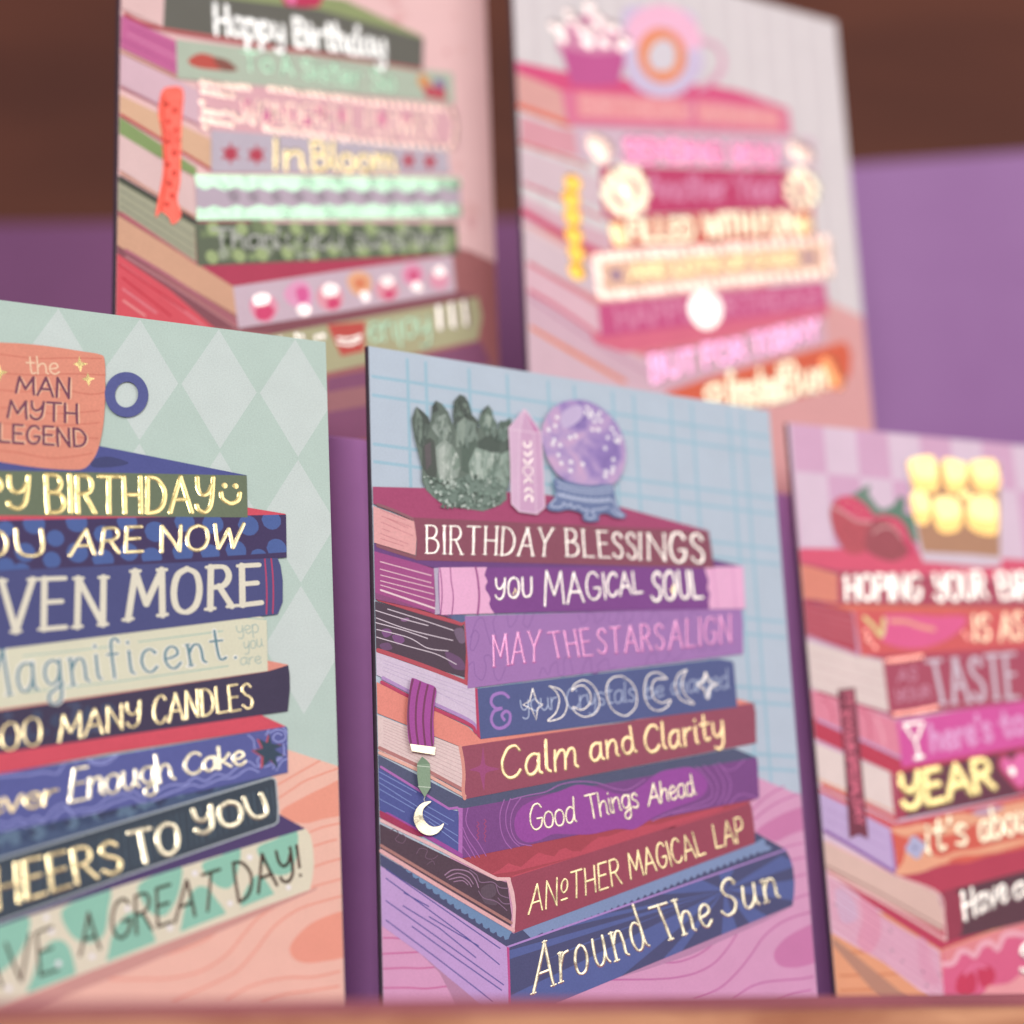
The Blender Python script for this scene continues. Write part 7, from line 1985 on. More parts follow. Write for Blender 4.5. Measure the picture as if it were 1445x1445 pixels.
ART_BL = r'''
part pink_background | plain pink background
p #eebfbd 94.55,109.29 92.40,107.14 90.05,106.82 90.77,109.28 92.87,110.45
p #eebfbd 119.75,80.61 118.97,79.17 117.24,79.39 117.97,80.87 119.44,81.83
p #eebfbd 99.53,138.49 98.38,135.66 95.48,135.62 95.67,139.00 99.18,141.26
p #eebfbd 93.13,152.51 90.57,149.28 87.51,149.00 88.19,152.44 91.29,153.64
p #eebfbd 79.36,121.21 78.25,119.32 75.22,119.11 76.24,121.45 78.48,122.66
p #eebfbd 115.60,101.88 114.69,100.35 112.66,100.27 112.34,102.58 114.99,102.94
p #eebfbd 105.20,94.28 103.87,93.07 102.23,92.43 102.02,94.57 104.00,95.61
p #eebfbd 59.10,174.20 58.55,173.41 57.69,172.92 57.68,174.50 58.78,175.24
p #eebfbd 87.20,172.95 86.07,171.79 84.93,171.64 85.10,172.72 86.18,174.01
p #eebfbd 79.70,162.35 78.31,159.69 76.37,159.53 75.70,162.53 78.52,164.61
p #eebfbd 118.54,142.07 117.26,140.47 114.94,140.22 116.09,141.92 117.58,143.38
p #eebfbd 73.26,101.24 71.38,99.22 69.63,99.46 69.41,101.31 71.69,102.03
p #eebfbd 107.70,80.18 105.28,77.40 102.99,77.72 103.60,80.34 105.50,80.85
p #eebfbd 102.84,183.59 101.68,182.05 100.95,182.34 100.73,183.27 101.72,183.96
p #eebfbd 111.28,215.55 109.29,213.42 106.78,212.63 107.66,215.80 109.23,216.50
p #eebfbd 71.70,116.59 68.79,114.34 66.39,113.93 65.76,116.17 69.35,118.56
p #eebfbd 56.81,197.50 55.21,195.48 53.40,194.83 52.96,197.39 55.23,198.91
p #eebfbd 94.85,182.69 94.05,181.64 92.61,181.18 93.22,182.76 94.38,183.89
p #eebfbd 122.42,88.94 119.33,84.90 115.21,85.97 115.78,89.63 119.85,90.84
p #eebfbd 114.58,83.73 111.78,81.26 109.22,81.53 109.19,83.99 112.19,85.80
p #eebfbd 58.42,106.39 57.19,103.23 54.44,103.52 54.96,107.24 57.98,108.12
p #eebfbd 97.03,147.07 94.35,143.66 91.77,143.67 91.40,146.56 94.76,148.74
p #eebfbd 70.06,190.87 68.15,188.33 65.93,188.39 65.99,190.26 68.61,192.49
p #eebfbd 111.89,169.67 110.65,168.30 109.37,168.50 109.67,169.44 110.94,170.26
p #eebfbd 68.35,88.73 67.53,87.44 65.86,87.03 66.31,89.51 67.68,89.93
p #eebfbd 69.06,184.05 66.85,181.04 64.70,181.69 64.77,183.35 67.32,184.52
p #eebfbd 116.15,152.94 114.92,151.55 113.49,151.10 113.96,152.79 115.22,154.14
p #eebfbd 77.69,127.51 76.41,125.37 75.34,126.16 74.85,127.33 76.81,129.06
p #eebfbd 85.75,201.98 83.08,198.61 80.07,198.77 80.51,202.08 83.77,202.80
p #eebfbd 68.60,105.57 67.07,104.15 64.96,103.31 65.55,105.47 67.33,106.49
p #eebfbd 78.30,93.51 76.03,90.35 73.02,90.86 74.39,94.03 76.28,95.18
p #eebfbd 90.58,125.37 89.75,123.00 88.27,123.66 87.72,125.82 90.09,126.72
p #eebfbd 63.03,183.03 60.34,180.19 58.57,180.37 57.80,182.52 60.71,184.89
p #eebfbd 102.41,134.09 101.54,131.14 99.61,132.19 99.23,134.62 101.91,136.24
p #eebfbd 97.51,81.53 96.30,79.71 93.92,79.37 94.10,81.78 96.95,83.72
p #eebfbd 60.35,185.50 58.73,183.50 56.90,183.44 56.58,184.95 58.77,186.41
p #eebfbd 45.66,106.93 44.41,105.17 42.65,104.71 42.56,107.69 44.82,108.09
p #e6b0b2 120.22,84.46 118.83,81.76 116.76,82.56 116.92,85.28 119.06,85.79
p #e6b0b2 91.29,157.93 90.67,157.02 89.70,156.69 89.83,157.87 90.88,158.99
p #e6b0b2 73.44,105.03 71.55,102.33 69.55,102.96 70.15,105.06 71.62,105.92
p #e6b0b2 93.95,143.77 92.39,140.99 90.41,141.91 90.42,144.15 92.67,145.70
p #e6b0b2 63.04,152.51 62.68,151.29 61.55,151.08 61.70,153.04 62.58,153.12
p #e6b0b2 94.48,123.73 93.05,122.04 91.49,122.03 90.63,124.21 93.31,125.02
p #e6b0b2 81.85,85.34 80.88,84.40 80.11,84.51 80.24,85.62 81.07,85.90
p #e6b0b2 65.35,115.37 63.89,112.31 61.09,112.50 61.88,116.36 64.69,117.37
p #e6b0b2 94.46,150.41 92.81,148.62 90.89,148.22 91.25,150.33 92.93,150.88
p #e6b0b2 110.43,200.79 108.54,198.08 106.33,198.46 106.60,200.80 108.59,201.76
p #e6b0b2 50.24,96.38 48.42,93.09 46.54,93.62 45.53,97.03 48.92,98.03
p #e6b0b2 67.49,179.25 66.64,176.11 64.61,177.03 64.47,179.87 67.05,181.27
p #e6b0b2 82.85,141.99 80.87,138.95 78.09,138.58 78.77,142.90 80.64,144.40
p #e6b0b2 93.10,171.63 91.54,169.57 88.92,169.13 89.95,172.24 92.03,173.10
p #e6b0b2 53.97,122.47 53.06,121.68 52.02,121.53 52.39,122.52 52.99,123.24
p #e6b0b2 76.49,202.96 75.30,200.12 71.88,200.01 72.47,202.85 75.37,204.45
p #e6b0b2 59.40,113.41 57.26,110.19 55.00,110.38 55.11,114.11 57.66,115.51
p #e6b0b2 112.32,139.18 111.17,138.10 110.05,137.74 109.90,139.35 111.45,139.84
p #e6b0b2 101.17,168.08 99.45,166.64 98.24,166.55 98.03,168.14 99.74,168.74
p #e6b0b2 56.93,123.49 55.78,121.24 52.62,121.22 52.71,123.23 55.55,124.95
p #e6b0b2 51.76,182.95 50.20,179.69 47.49,180.10 48.55,182.85 50.57,185.50
p #e6b0b2 125.55,217.75 124.68,215.66 122.53,216.00 123.20,217.53 125.05,218.85
p #e6b0b2 111.06,203.00 108.78,199.83 106.47,199.79 106.72,202.38 109.46,204.63
part wooden_table | red brown table top
p #ab6c6c -6.98,60.25 110.64,74.09 117.05,74.47 132.17,71.88 132.75,-5.29 -5.35,-24.98
p #8f5878 65.28,23.91 84.74,31.01 120.14,45.88 134.09,21.46 94.16,12.93 64.97,4.68
p #a87478 65.21,19.70 135.18,43.39 134.86,36.94 65.12,13.84
part printed_book | sage book with a red cup reading and enjoy
sub cover
p #8f5660 -2.63,46.75 28.07,31.55 56.05,34.33 119.66,59.88 111.18,60.32 36.01,33.18 -0.19,48.93
sub page_block
p #e05a66 -2.64,47.55 -0.15,46.52 15.92,39.59 28.94,31.73 39.55,21.55 -2.26,25.34
s #e88a94 0.619 -0.11,44.11 11.67,38.66 26.32,31.19
s #cf3c4c 0.613 -0.06,40.91 15.98,32.30
s #e88a94 0.610 -0.01,37.72 11.74,32.22
s #cf3c4c 0.617 0.73,43.49 20.24,34.82
s #f0a0a0 0.607 0.04,34.54 8.40,30.72
sub spine
p #b9b690 37.79,29.42 50.50,34.47 119.66,59.88 121.03,54.23 119.09,46.12 65.31,25.60 37.75,14.69
p #cc5850 65.54,39.91 78.65,43.65 77.95,34.43 70.16,31.45
s foil_white 0.910 69.11,36.53 73.16,37.17 77.08,39.00
s foil_white 0.909 69.28,35.28 73.13,35.62 76.56,37.60
sub lettering
t script foil_mint 0.939 enjoy|79.98,37.42 101.76,44.42 79.20,46.37 101.03,53.63
l foil_white 2.170 105.17,53.61 105.47,47.40
l foil_white 2.188 109.94,55.34 110.32,48.85
l foil_white 2.206 114.75,57.00 115.23,50.49
d foil_white 0.889 55.59,34.66 57.45,34.70 62.15,35.47 64.05,36.20 50.48,32.79
part printed_book | lilac book with a row of pink flowers
sub cover
p #bb4560 22.77,48.90 109.48,71.34 111.04,70.78 36.03,45.21 28.92,44.90
sub page_block
p #dbab8e -2.82,58.03 0.94,56.91 22.76,49.31 35.13,44.77 36.46,36.58 1.07,48.41 -2.70,50.76
s #b87080 1.041 -1.85,49.35 15.89,43.25 36.46,34.51
s #c88a90 0.624 -1.82,47.74 15.91,41.21 36.01,33.18
s #c06a78 0.625 -0.33,58.23 22.76,49.73
sub spine
p #d6bfcc 35.13,44.77 71.62,57.81 110.53,71.31 111.37,59.91 71.38,45.16 36.72,32.91
sub flower_emblems
c #f0a0b8 40.52,41.59 43.25,44.27 47.82,44.42 49.45,41.39 46.85,37.07 42.76,36.64 40.69,38.71
c #e0507c 42.32,39.89 45.97,41.92 48.25,40.30 45.94,37.30 42.76,37.06
c foil_pearl 41.43,43.04 44.16,44.89 46.90,44.64 45.97,41.92 42.32,40.72
c #f0a8cc 51.72,47.38 55.30,50.89 59.06,51.12 60.72,47.62 59.44,43.50 55.21,43.03 51.97,44.46
c #e868a4 55.27,48.15 58.57,49.73 59.47,46.50 56.63,44.61
c foil_pearl 55.68,43.13 58.04,44.66 60.38,43.70 58.94,41.27 56.13,41.11
c #f0a4b4 62.35,48.83 64.77,51.95 69.10,52.46 71.17,49.44 69.46,45.62 65.13,44.28 62.59,45.88
c #e0507c 65.66,47.40 69.04,48.98 69.96,46.59 66.57,44.75
c foil_pearl 64.28,50.97 66.70,52.80 69.58,52.13 68.57,49.31 64.72,48.48
c #f4b890 72.54,54.96 75.53,58.25 79.97,58.36 81.09,55.53 79.33,52.07 74.90,51.12
c #e88a64 74.99,55.50 78.45,56.71 78.88,54.17 75.92,53.08
c foil_pearl 76.87,51.98 79.35,52.95 80.29,50.97 78.29,49.49
c #f0a4b4 82.16,54.88 84.92,57.70 88.94,58.14 90.68,55.42 88.28,52.24 83.77,51.72
c #e0507c 85.33,54.25 88.87,55.47 88.81,53.24 85.78,52.15
c foil_pearl 83.92,57.48 86.97,59.48 88.94,58.14 86.37,55.81
c #f0a0c0 91.75,60.99 94.20,64.68 98.32,65.16 99.77,62.33 97.61,59.16 93.50,58.26
c #e0608c 94.13,62.42 97.76,63.68 97.66,60.51 94.57,59.83
c foil_pearl 95.03,58.14 97.64,60.06 99.43,58.21 97.32,56.41
c #f0a4bc 101.62,61.84 104.00,64.63 107.67,65.00 108.94,62.56 106.42,59.47 102.78,59.39
c foil_pearl 103.49,64.97 106.16,66.93 107.67,65.00 104.98,63.04
part printed_book | dark green floral book
sub cover
p #5a5f50 -3.02,69.43 0.76,68.76 23.59,60.74 22.72,59.28 0.80,65.89
sub page_block
p #abab92 -2.99,67.79 0.79,66.71 23.15,59.80 23.64,48.69 0.91,58.54 -2.85,59.65
s #8f9080 0.419 0.82,64.66 22.73,56.78
s #8f9080 0.418 0.86,62.21 22.74,53.87
s #8f9080 0.417 0.89,60.17 22.75,51.38
s #c07078 0.622 -2.00,58.64 1.33,58.23 24.08,48.79
sub spine
p #68725e 23.15,60.64 112.54,82.20 112.90,72.13 24.08,48.37
p #5a6650 102.67,70.91 101.45,69.67 99.87,69.67 100.14,71.24 101.59,72.10
p #5a6650 48.13,63.55 46.67,62.15 44.94,62.02 44.77,63.62 46.96,64.26
p #5a6650 111.46,79.69 110.45,77.94 108.48,78.22 109.14,80.06 110.76,80.85
p #5a6650 51.54,57.31 50.63,56.16 48.55,55.49 49.32,57.84 50.53,58.44
p #5a6650 64.21,67.24 62.92,65.83 61.68,65.81 61.59,67.68 63.22,68.48
p #5a6650 80.56,73.54 79.31,71.90 78.28,72.26 78.48,73.55 79.45,74.72
p #5a6650 67.94,67.96 67.09,66.94 66.03,67.10 66.25,68.21 67.30,68.34
p #5a6650 103.29,76.92 102.39,75.71 101.62,75.83 101.31,77.18 102.63,77.95
p #5a6650 74.15,65.80 73.21,64.19 71.58,64.34 72.28,65.92 73.42,66.55
p #5a6650 41.20,58.66 40.48,57.57 39.60,57.59 39.60,58.87 40.67,59.72
p #5a6650 102.21,77.20 101.19,75.72 99.64,75.92 99.90,77.85 101.38,78.54
p #5a6650 61.22,64.37 60.27,63.30 58.35,62.61 58.91,64.66 60.43,65.53
p #5a6650 45.10,64.19 44.41,62.23 42.84,62.61 42.65,64.73 44.39,64.96
p #5a6650 70.25,67.73 68.29,64.85 65.67,65.13 65.40,67.68 68.34,68.80
p #5a6650 88.12,74.30 87.24,73.08 86.38,73.29 86.07,74.51 87.36,74.68
p #5a6650 55.30,60.17 53.24,57.12 50.53,57.92 51.52,60.71 53.64,62.34
p #5a6650 77.72,67.10 75.83,65.17 74.22,65.22 73.49,67.07 76.32,68.62
p #5a6650 55.75,59.91 54.48,57.30 52.14,57.43 51.72,59.91 55.13,62.14
p #5a6650 44.53,62.59 43.61,61.45 42.14,61.26 42.33,63.12 43.97,63.63
p #5a6650 70.54,63.80 68.47,61.03 67.00,61.54 66.18,63.93 68.71,64.87
p #5a6650 85.55,70.26 83.92,67.20 81.46,67.55 82.00,71.62 84.07,71.63
p #7d8c68 96.66,72.85 95.89,71.71 94.96,71.70 94.55,73.06 96.31,74.18
p #7d8c68 28.45,58.80 26.73,57.19 24.88,56.79 24.98,58.89 26.81,59.48
p #7d8c68 62.37,65.35 60.99,63.39 59.59,64.13 59.55,65.36 61.19,66.06
p #7d8c68 35.53,57.06 34.05,54.45 31.37,55.30 32.14,57.20 34.05,58.83
p #7d8c68 46.13,63.44 44.90,61.49 42.96,61.92 43.73,64.24 45.05,64.07
p #7d8c68 51.96,64.38 51.45,63.29 50.02,63.17 50.47,64.49 51.35,65.06
p #7d8c68 50.02,65.10 49.28,62.85 47.60,63.30 47.99,66.04 49.52,66.75
p #7d8c68 108.47,75.66 106.58,73.77 103.79,73.32 104.64,76.49 106.56,76.98
p #7d8c68 36.11,55.40 35.47,54.10 33.30,54.13 33.77,55.52 35.50,57.15
p #7d8c68 60.05,65.07 58.55,63.11 56.78,63.29 57.43,65.54 58.70,66.34
p #7d8c68 45.84,64.75 43.42,62.19 41.65,62.26 40.66,65.66 43.93,66.38
p #7d8c68 88.77,67.34 87.68,65.92 85.20,65.11 85.71,67.69 88.33,68.97
p #7d8c68 30.43,61.19 29.84,59.71 28.84,60.18 28.48,61.68 30.17,62.18
p #7d8c68 72.33,64.13 69.54,61.81 67.05,61.72 67.31,64.29 70.43,66.18
p #7d8c68 86.02,70.77 85.12,69.89 83.73,69.51 84.14,70.93 85.50,71.31
p #7d8c68 35.93,54.04 34.72,52.49 33.41,52.51 33.62,54.62 34.72,54.98
p #7d8c68 87.67,68.69 85.37,65.33 83.01,66.13 82.09,68.43 85.32,69.54
p #8fa274 85.01,72.35 82.62,70.26 80.39,70.31 79.75,72.24 83.12,74.44
p #8fa274 84.44,70.62 83.36,69.70 82.10,69.60 82.57,70.99 83.45,71.23
p #8fa274 43.22,55.20 41.67,53.74 39.76,53.85 40.59,55.44 41.91,55.85
p #8fa274 101.40,72.56 99.74,71.00 97.38,70.62 97.99,72.51 100.14,73.43
p #8fa274 42.13,55.49 40.87,54.63 39.89,54.31 40.11,55.49 41.11,55.98
p #8fa274 80.98,65.34 80.17,63.67 78.42,64.09 78.20,66.20 80.55,67.01
p #8fa274 58.18,62.07 55.80,59.33 53.37,60.20 54.18,62.71 56.16,62.74
p #8fa274 95.20,69.81 93.21,66.94 90.88,68.01 90.69,70.06 93.33,71.31
p #8fa274 101.16,78.15 100.24,76.79 99.27,77.25 99.06,78.56 100.33,79.09
p #8fa274 52.61,63.19 51.44,61.28 50.14,61.93 49.64,63.67 51.70,63.99
p #8fa274 112.32,75.62 109.86,72.79 108.12,73.31 107.56,76.25 110.43,76.21
p #8fa274 113.23,77.73 110.23,74.61 107.78,75.00 107.03,78.13 110.32,78.66
p #8fa274 106.15,73.48 104.04,70.20 101.50,70.76 101.89,73.54 104.39,74.76
p #8fa274 39.38,54.62 38.20,52.62 36.25,52.88 37.05,55.12 38.32,55.80
p #8fa274 60.97,63.51 59.58,62.38 58.51,62.41 58.31,63.84 60.00,64.04
p #8fa274 30.98,60.11 29.24,58.08 27.44,57.69 26.35,60.75 29.60,62.52
p #8fa274 93.48,72.94 91.70,70.72 89.08,70.60 90.14,73.05 92.18,73.97
p #a3ad96 34.05,53.85 32.61,52.12 31.05,51.52 30.11,54.21 33.30,55.96
p #a3ad96 37.45,60.65 36.68,58.14 34.37,58.58 34.55,61.03 36.67,63.17
p #a3ad96 95.49,75.38 94.29,73.00 92.76,73.66 91.88,75.53 94.73,76.79
p #a3ad96 32.89,59.28 32.08,57.66 30.12,57.98 30.45,60.09 32.08,60.43
p #a3ad96 79.01,65.55 77.67,64.12 75.62,63.48 76.37,66.51 78.40,66.58
p #a3ad96 47.94,58.27 46.30,55.96 43.81,55.86 43.84,58.84 46.39,59.44
p #a3ad96 56.41,60.93 55.06,59.95 54.19,59.84 53.71,61.30 55.35,61.80
p #a3ad96 91.73,71.34 90.59,70.13 89.60,70.37 89.08,71.70 90.84,71.84
p #a3ad96 58.20,63.31 57.61,62.05 55.72,61.81 55.37,63.62 57.81,64.89
p #a3ad96 73.27,63.30 72.66,62.42 71.30,62.25 71.54,63.87 72.89,63.77
p #a3ad96 109.87,77.03 109.40,76.33 108.42,75.89 108.53,77.39 109.40,77.65
p #a3ad96 108.51,72.64 107.37,70.41 104.92,70.70 105.88,72.93 107.71,73.88
p #a3ad96 50.31,60.58 48.87,58.87 47.42,59.43 47.82,60.91 49.18,61.47
p #a3ad96 86.75,72.21 85.10,69.37 83.32,70.47 82.86,72.53 85.40,73.40
p #a3ad96 57.98,59.06 57.14,57.24 55.50,57.93 55.55,59.73 57.49,60.23
d #a9bb86 2.020 28.89,60.34 28.46,51.86 36.95,54.23 37.87,62.49 44.23,56.32 47.05,65.11 52.57,58.68 55.47,66.70 61.08,60.20 64.07,68.75 67.84,63.07 71.87,71.06 77.65,65.34 80.80,73.20 86.69,67.88 91.97,75.88 96.95,70.72 101.33,78.12 107.44,73.16
t script #b8bab4 0.781 Thank you sunshine|28.90,54.47 108.50,73.41 28.45,60.23 108.20,79.77
d #48523f 1.291 33.35,57.61 41.96,59.63 50.74,62.12 58.27,63.46 65.96,66.13 74.76,68.21 83.73,70.32 93.94,73.18 104.37,75.65
part printed_book | lilac book with scalloped mint borders
sub cover
p #8ca36a -3.31,86.36 0.49,85.75 23.51,77.18 23.53,74.21 0.58,80.33 -3.23,81.79
sub page_block
p #e6c6c4 -3.23,81.79 0.57,80.75 22.65,73.56 23.58,62.00 0.73,70.41 -3.04,71.07
s #4f4a48 0.835 -2.19,69.65 0.76,68.35 23.58,61.16
s #dca890 0.627 -2.21,70.88 0.74,69.75 23.58,62.42
sub spine
p #c4b4c2 23.08,74.95 114.19,97.28 114.22,84.19 23.76,61.62
d #a698a4 1.866 35.17,71.63 41.56,73.06 48.98,74.92 56.53,76.82 64.22,78.75 72.06,80.89 80.03,82.89 88.15,84.92 96.41,87.00 104.84,89.11
sub scalloped_border
p foil_mint 22.82,74.96 47.16,80.91 76.15,88.04 113.87,97.38 114.67,95.80 113.72,93.40 110.78,92.28 107.06,92.27 102.75,89.70 98.59,90.12 94.37,87.59 90.27,88.01 86.13,85.51 82.10,85.94 78.05,83.65 74.09,84.09 70.11,81.65 66.21,82.09 62.31,79.68 58.48,80.12 54.65,77.84 50.88,78.19 47.12,76.02 43.41,76.30 39.73,74.15 36.08,74.61 32.46,72.49 28.87,72.94 26.20,71.25 23.54,71.67
p foil_mint 23.58,61.58 47.06,67.53 75.87,74.69 114.02,84.70 114.56,87.34 113.55,88.96 110.07,87.45 106.89,87.40 102.61,85.23 98.44,85.30 94.24,83.16 90.14,83.24 86.01,80.95 81.99,81.03 77.95,78.95 73.99,79.05 70.02,76.82 66.13,76.92 62.24,74.90 58.42,75.01 54.60,72.84 50.83,72.95 47.09,70.99 43.39,71.11 39.71,68.99 36.07,69.12 32.46,67.04 28.88,67.17 26.22,65.50 23.74,65.56
part printed_book | grey book with red stars reading In Bloom
sub page_block
p #e2b898 -3.43,93.46 0.39,92.45 27.94,86.93 28.14,77.54 0.48,87.00 -3.33,87.61
s #c44a54 0.848 -2.48,87.43 0.48,86.58 28.41,77.61
sub spine
p #c7bcc9 28.11,90.43 109.68,105.80 110.67,97.87 28.14,77.02
p #c0485c 34.27,87.78 35.18,85.85 37.20,86.83 36.09,84.62 37.46,83.25 35.18,82.99 34.27,80.68 33.36,82.51 31.19,81.59 32.46,83.65 31.19,85.04 33.36,85.36
p #c0485c 42.74,89.63 43.47,87.63 45.53,88.71 44.40,86.48 45.78,85.10 43.64,84.88 42.71,82.54 41.79,84.39 39.57,83.46 40.69,85.49 39.59,86.94 41.80,87.19
p #c0485c 95.40,101.51 96.18,99.68 98.08,100.55 96.77,98.53 97.97,97.18 96.10,97.06 95.20,94.98 94.42,96.62 92.54,95.76 93.63,97.71 92.64,99.11 94.50,99.23
p #c0485c 103.20,103.13 103.99,101.37 105.93,102.26 104.69,100.25 105.81,98.86 103.90,98.73 102.99,96.63 102.20,98.29 100.28,97.41 101.61,99.44 100.39,100.79 102.29,100.92
sub lettering
t round foil_gold 1.829 In|48.58,83.55 58.74,85.94 48.36,92.29 58.47,94.68
t round foil_gold 1.899 Bloom|61.44,86.37 90.63,93.60 61.07,94.84 90.12,101.21
part printed_book | pink and white foil patterned book
sub page_block
p #dfbcc8 -3.64,105.68 0.20,104.72 24.31,100.64 24.53,90.30 0.35,95.40 -3.46,95.56
s #c88a98 0.639 -2.62,95.38 0.36,94.73 24.35,90.25
sub spine
p #e8b4bc 23.85,103.99 114.01,120.81 113.81,106.91 24.35,88.96
d #e07aa4 2.451 39.81,99.81 52.99,101.75 64.63,105.47 72.54,106.32 85.71,109.08 95.05,110.75 47.28,98.37 58.73,100.66
d foil_blush 1.236 25.38,103.57 27.36,103.97 29.54,104.26 31.54,104.49 33.55,104.81 35.76,105.19 37.98,105.83 40.21,106.30 47.34,108.02 49.62,108.32 51.91,108.80 54.21,109.29 56.91,109.52 59.43,109.89 61.96,110.35 64.51,110.81 67.07,111.18 69.65,111.55 72.44,111.98 75.25,112.60 77.88,112.98 80.72,113.42 83.38,113.90 86.05,114.38 88.94,115.02 91.64,115.41 94.58,116.06 97.32,116.65 100.28,117.20 103.05,117.70 106.06,118.36 108.87,118.97 111.80,119.60
d foil_blush 1.217 25.74,101.05 28.09,101.21 30.27,101.49 32.45,101.76 34.84,102.27 25.22,97.42 26.30,95.12 28.47,95.21 30.64,95.47 32.82,96.44 35.20,96.40 25.77,92.38 27.93,92.46 30.10,92.71 32.46,93.02 34.64,93.28 26.32,90.28 37.03,95.51 41.65,95.92 45.85,95.14 48.20,95.25 50.65,95.57 52.94,96.20 55.80,96.63 58.69,97.06 61.40,97.44 64.12,97.83 66.87,98.40 69.63,98.78 72.40,99.18 75.40,99.81 78.21,100.20 81.04,100.79 83.88,101.19 86.75,101.78 89.63,102.19 92.74,102.84 95.66,103.45 98.61,104.05 101.57,104.66 104.55,105.27 107.54,105.89 110.79,106.76 112.59,108.95 112.89,111.32 113.21,113.88 113.10,116.72 112.30,118.40
t hand foil_blush 0.949 WONDERFUL FLOWER|37.95,94.89 105.49,107.98 37.97,101.94 105.75,115.62
part printed_book | pale green book reading To A Sister So
sub page_block
p #cc6c9e -3.84,117.19 0.03,116.26 16.91,113.71 17.34,103.38 0.18,106.42 -3.65,106.53
s #b0508a 0.433 0.07,113.69 16.93,111.09
s #e090b8 0.432 0.10,111.54 16.95,108.48
s #b0508a 0.431 0.14,108.98 16.97,105.88
s #dca890 0.642 -2.79,105.68 0.19,105.40 17.61,102.60
sub spine
p #bac7b4 16.91,114.15 112.81,132.23 113.08,121.98 17.35,102.26
c #c85a50 20.69,108.73 24.26,112.01 28.79,112.49 35.21,111.32 36.14,110.26 30.62,108.80 23.38,107.53
c #8f5a50 28.80,112.05 33.37,112.54 36.32,110.49 31.54,109.07
d #e0a068 2.632 101.83,125.92
d #8878a8 2.248 107.74,126.69
d #c85060 2.440 103.87,123.17 107.64,123.78
sub lettering
t round foil_mint 1.146 To|38.46,111.39 48.33,113.43 38.01,117.06 47.90,119.35
t round foil_mint 1.164 A|51.19,113.64 55.03,114.23 50.76,119.58 54.32,120.20
t round foil_mint 1.194 Sister|58.42,114.59 78.79,117.79 57.81,120.80 78.12,124.39
t round foil_mint 1.230 So|82.87,118.32 91.15,119.97 82.20,124.86 90.50,126.57
part printed_book | dark grey book on top of the stack reading Happy Birthday
sub cover
p #98a472 -3.26,133.89 38.08,145.22 65.20,143.04 73.26,144.71 101.26,141.31 102.30,140.28 64.13,138.01 13.42,127.57
sub page_block
p #eac6c4 -4.03,128.39 -0.15,127.94 13.26,125.31 12.81,116.55 -0.01,118.42 -3.86,118.48
s #c05058 1.100 -3.84,117.19 0.01,117.12 13.52,116.16 57.06,122.86
sub spine
p #6b6a62 13.24,127.77 64.13,138.48 101.99,140.57 101.34,130.36 12.81,116.55
l #c46a68 0.939 12.82,116.03 57.06,123.04 101.32,129.78
sub lettering
t round foil_bright 1.955 Happy|29.51,119.99 52.24,124.31 28.95,129.03 51.84,132.71
t round foil_bright 2.056 Birthday|56.11,124.58 87.78,129.83 55.42,132.92 87.49,138.77
part printed_cup | red cup on the stack
c #c83c60 49.55,148.16 66.35,152.86 64.97,141.09 61.16,138.18 55.27,136.66 51.88,137.05
c #f080b0 52.39,139.81 56.29,140.61 55.27,137.04 53.33,137.52
part printed_bookmark | red ribbon bookmark with forked end
c foil_red 12.39,96.33 14.56,98.85 19.14,99.32 18.84,90.44 18.56,80.13 18.44,71.64 17.61,66.39 18.77,61.67 16.20,58.55 15.14,60.37 12.73,61.43 11.12,59.39 11.83,64.95 13.21,73.65 12.77,83.65 11.67,90.15
d #c43a30 0.772 14.16,93.41 16.54,92.37 14.65,88.42 17.11,86.54 14.52,82.43 16.64,79.61 14.75,75.74 16.68,73.71 15.24,69.98 16.13,66.86 14.42,63.93
s #d9503c 0.639 13.27,95.73 13.10,86.29 14.08,73.88 12.72,61.85
'''
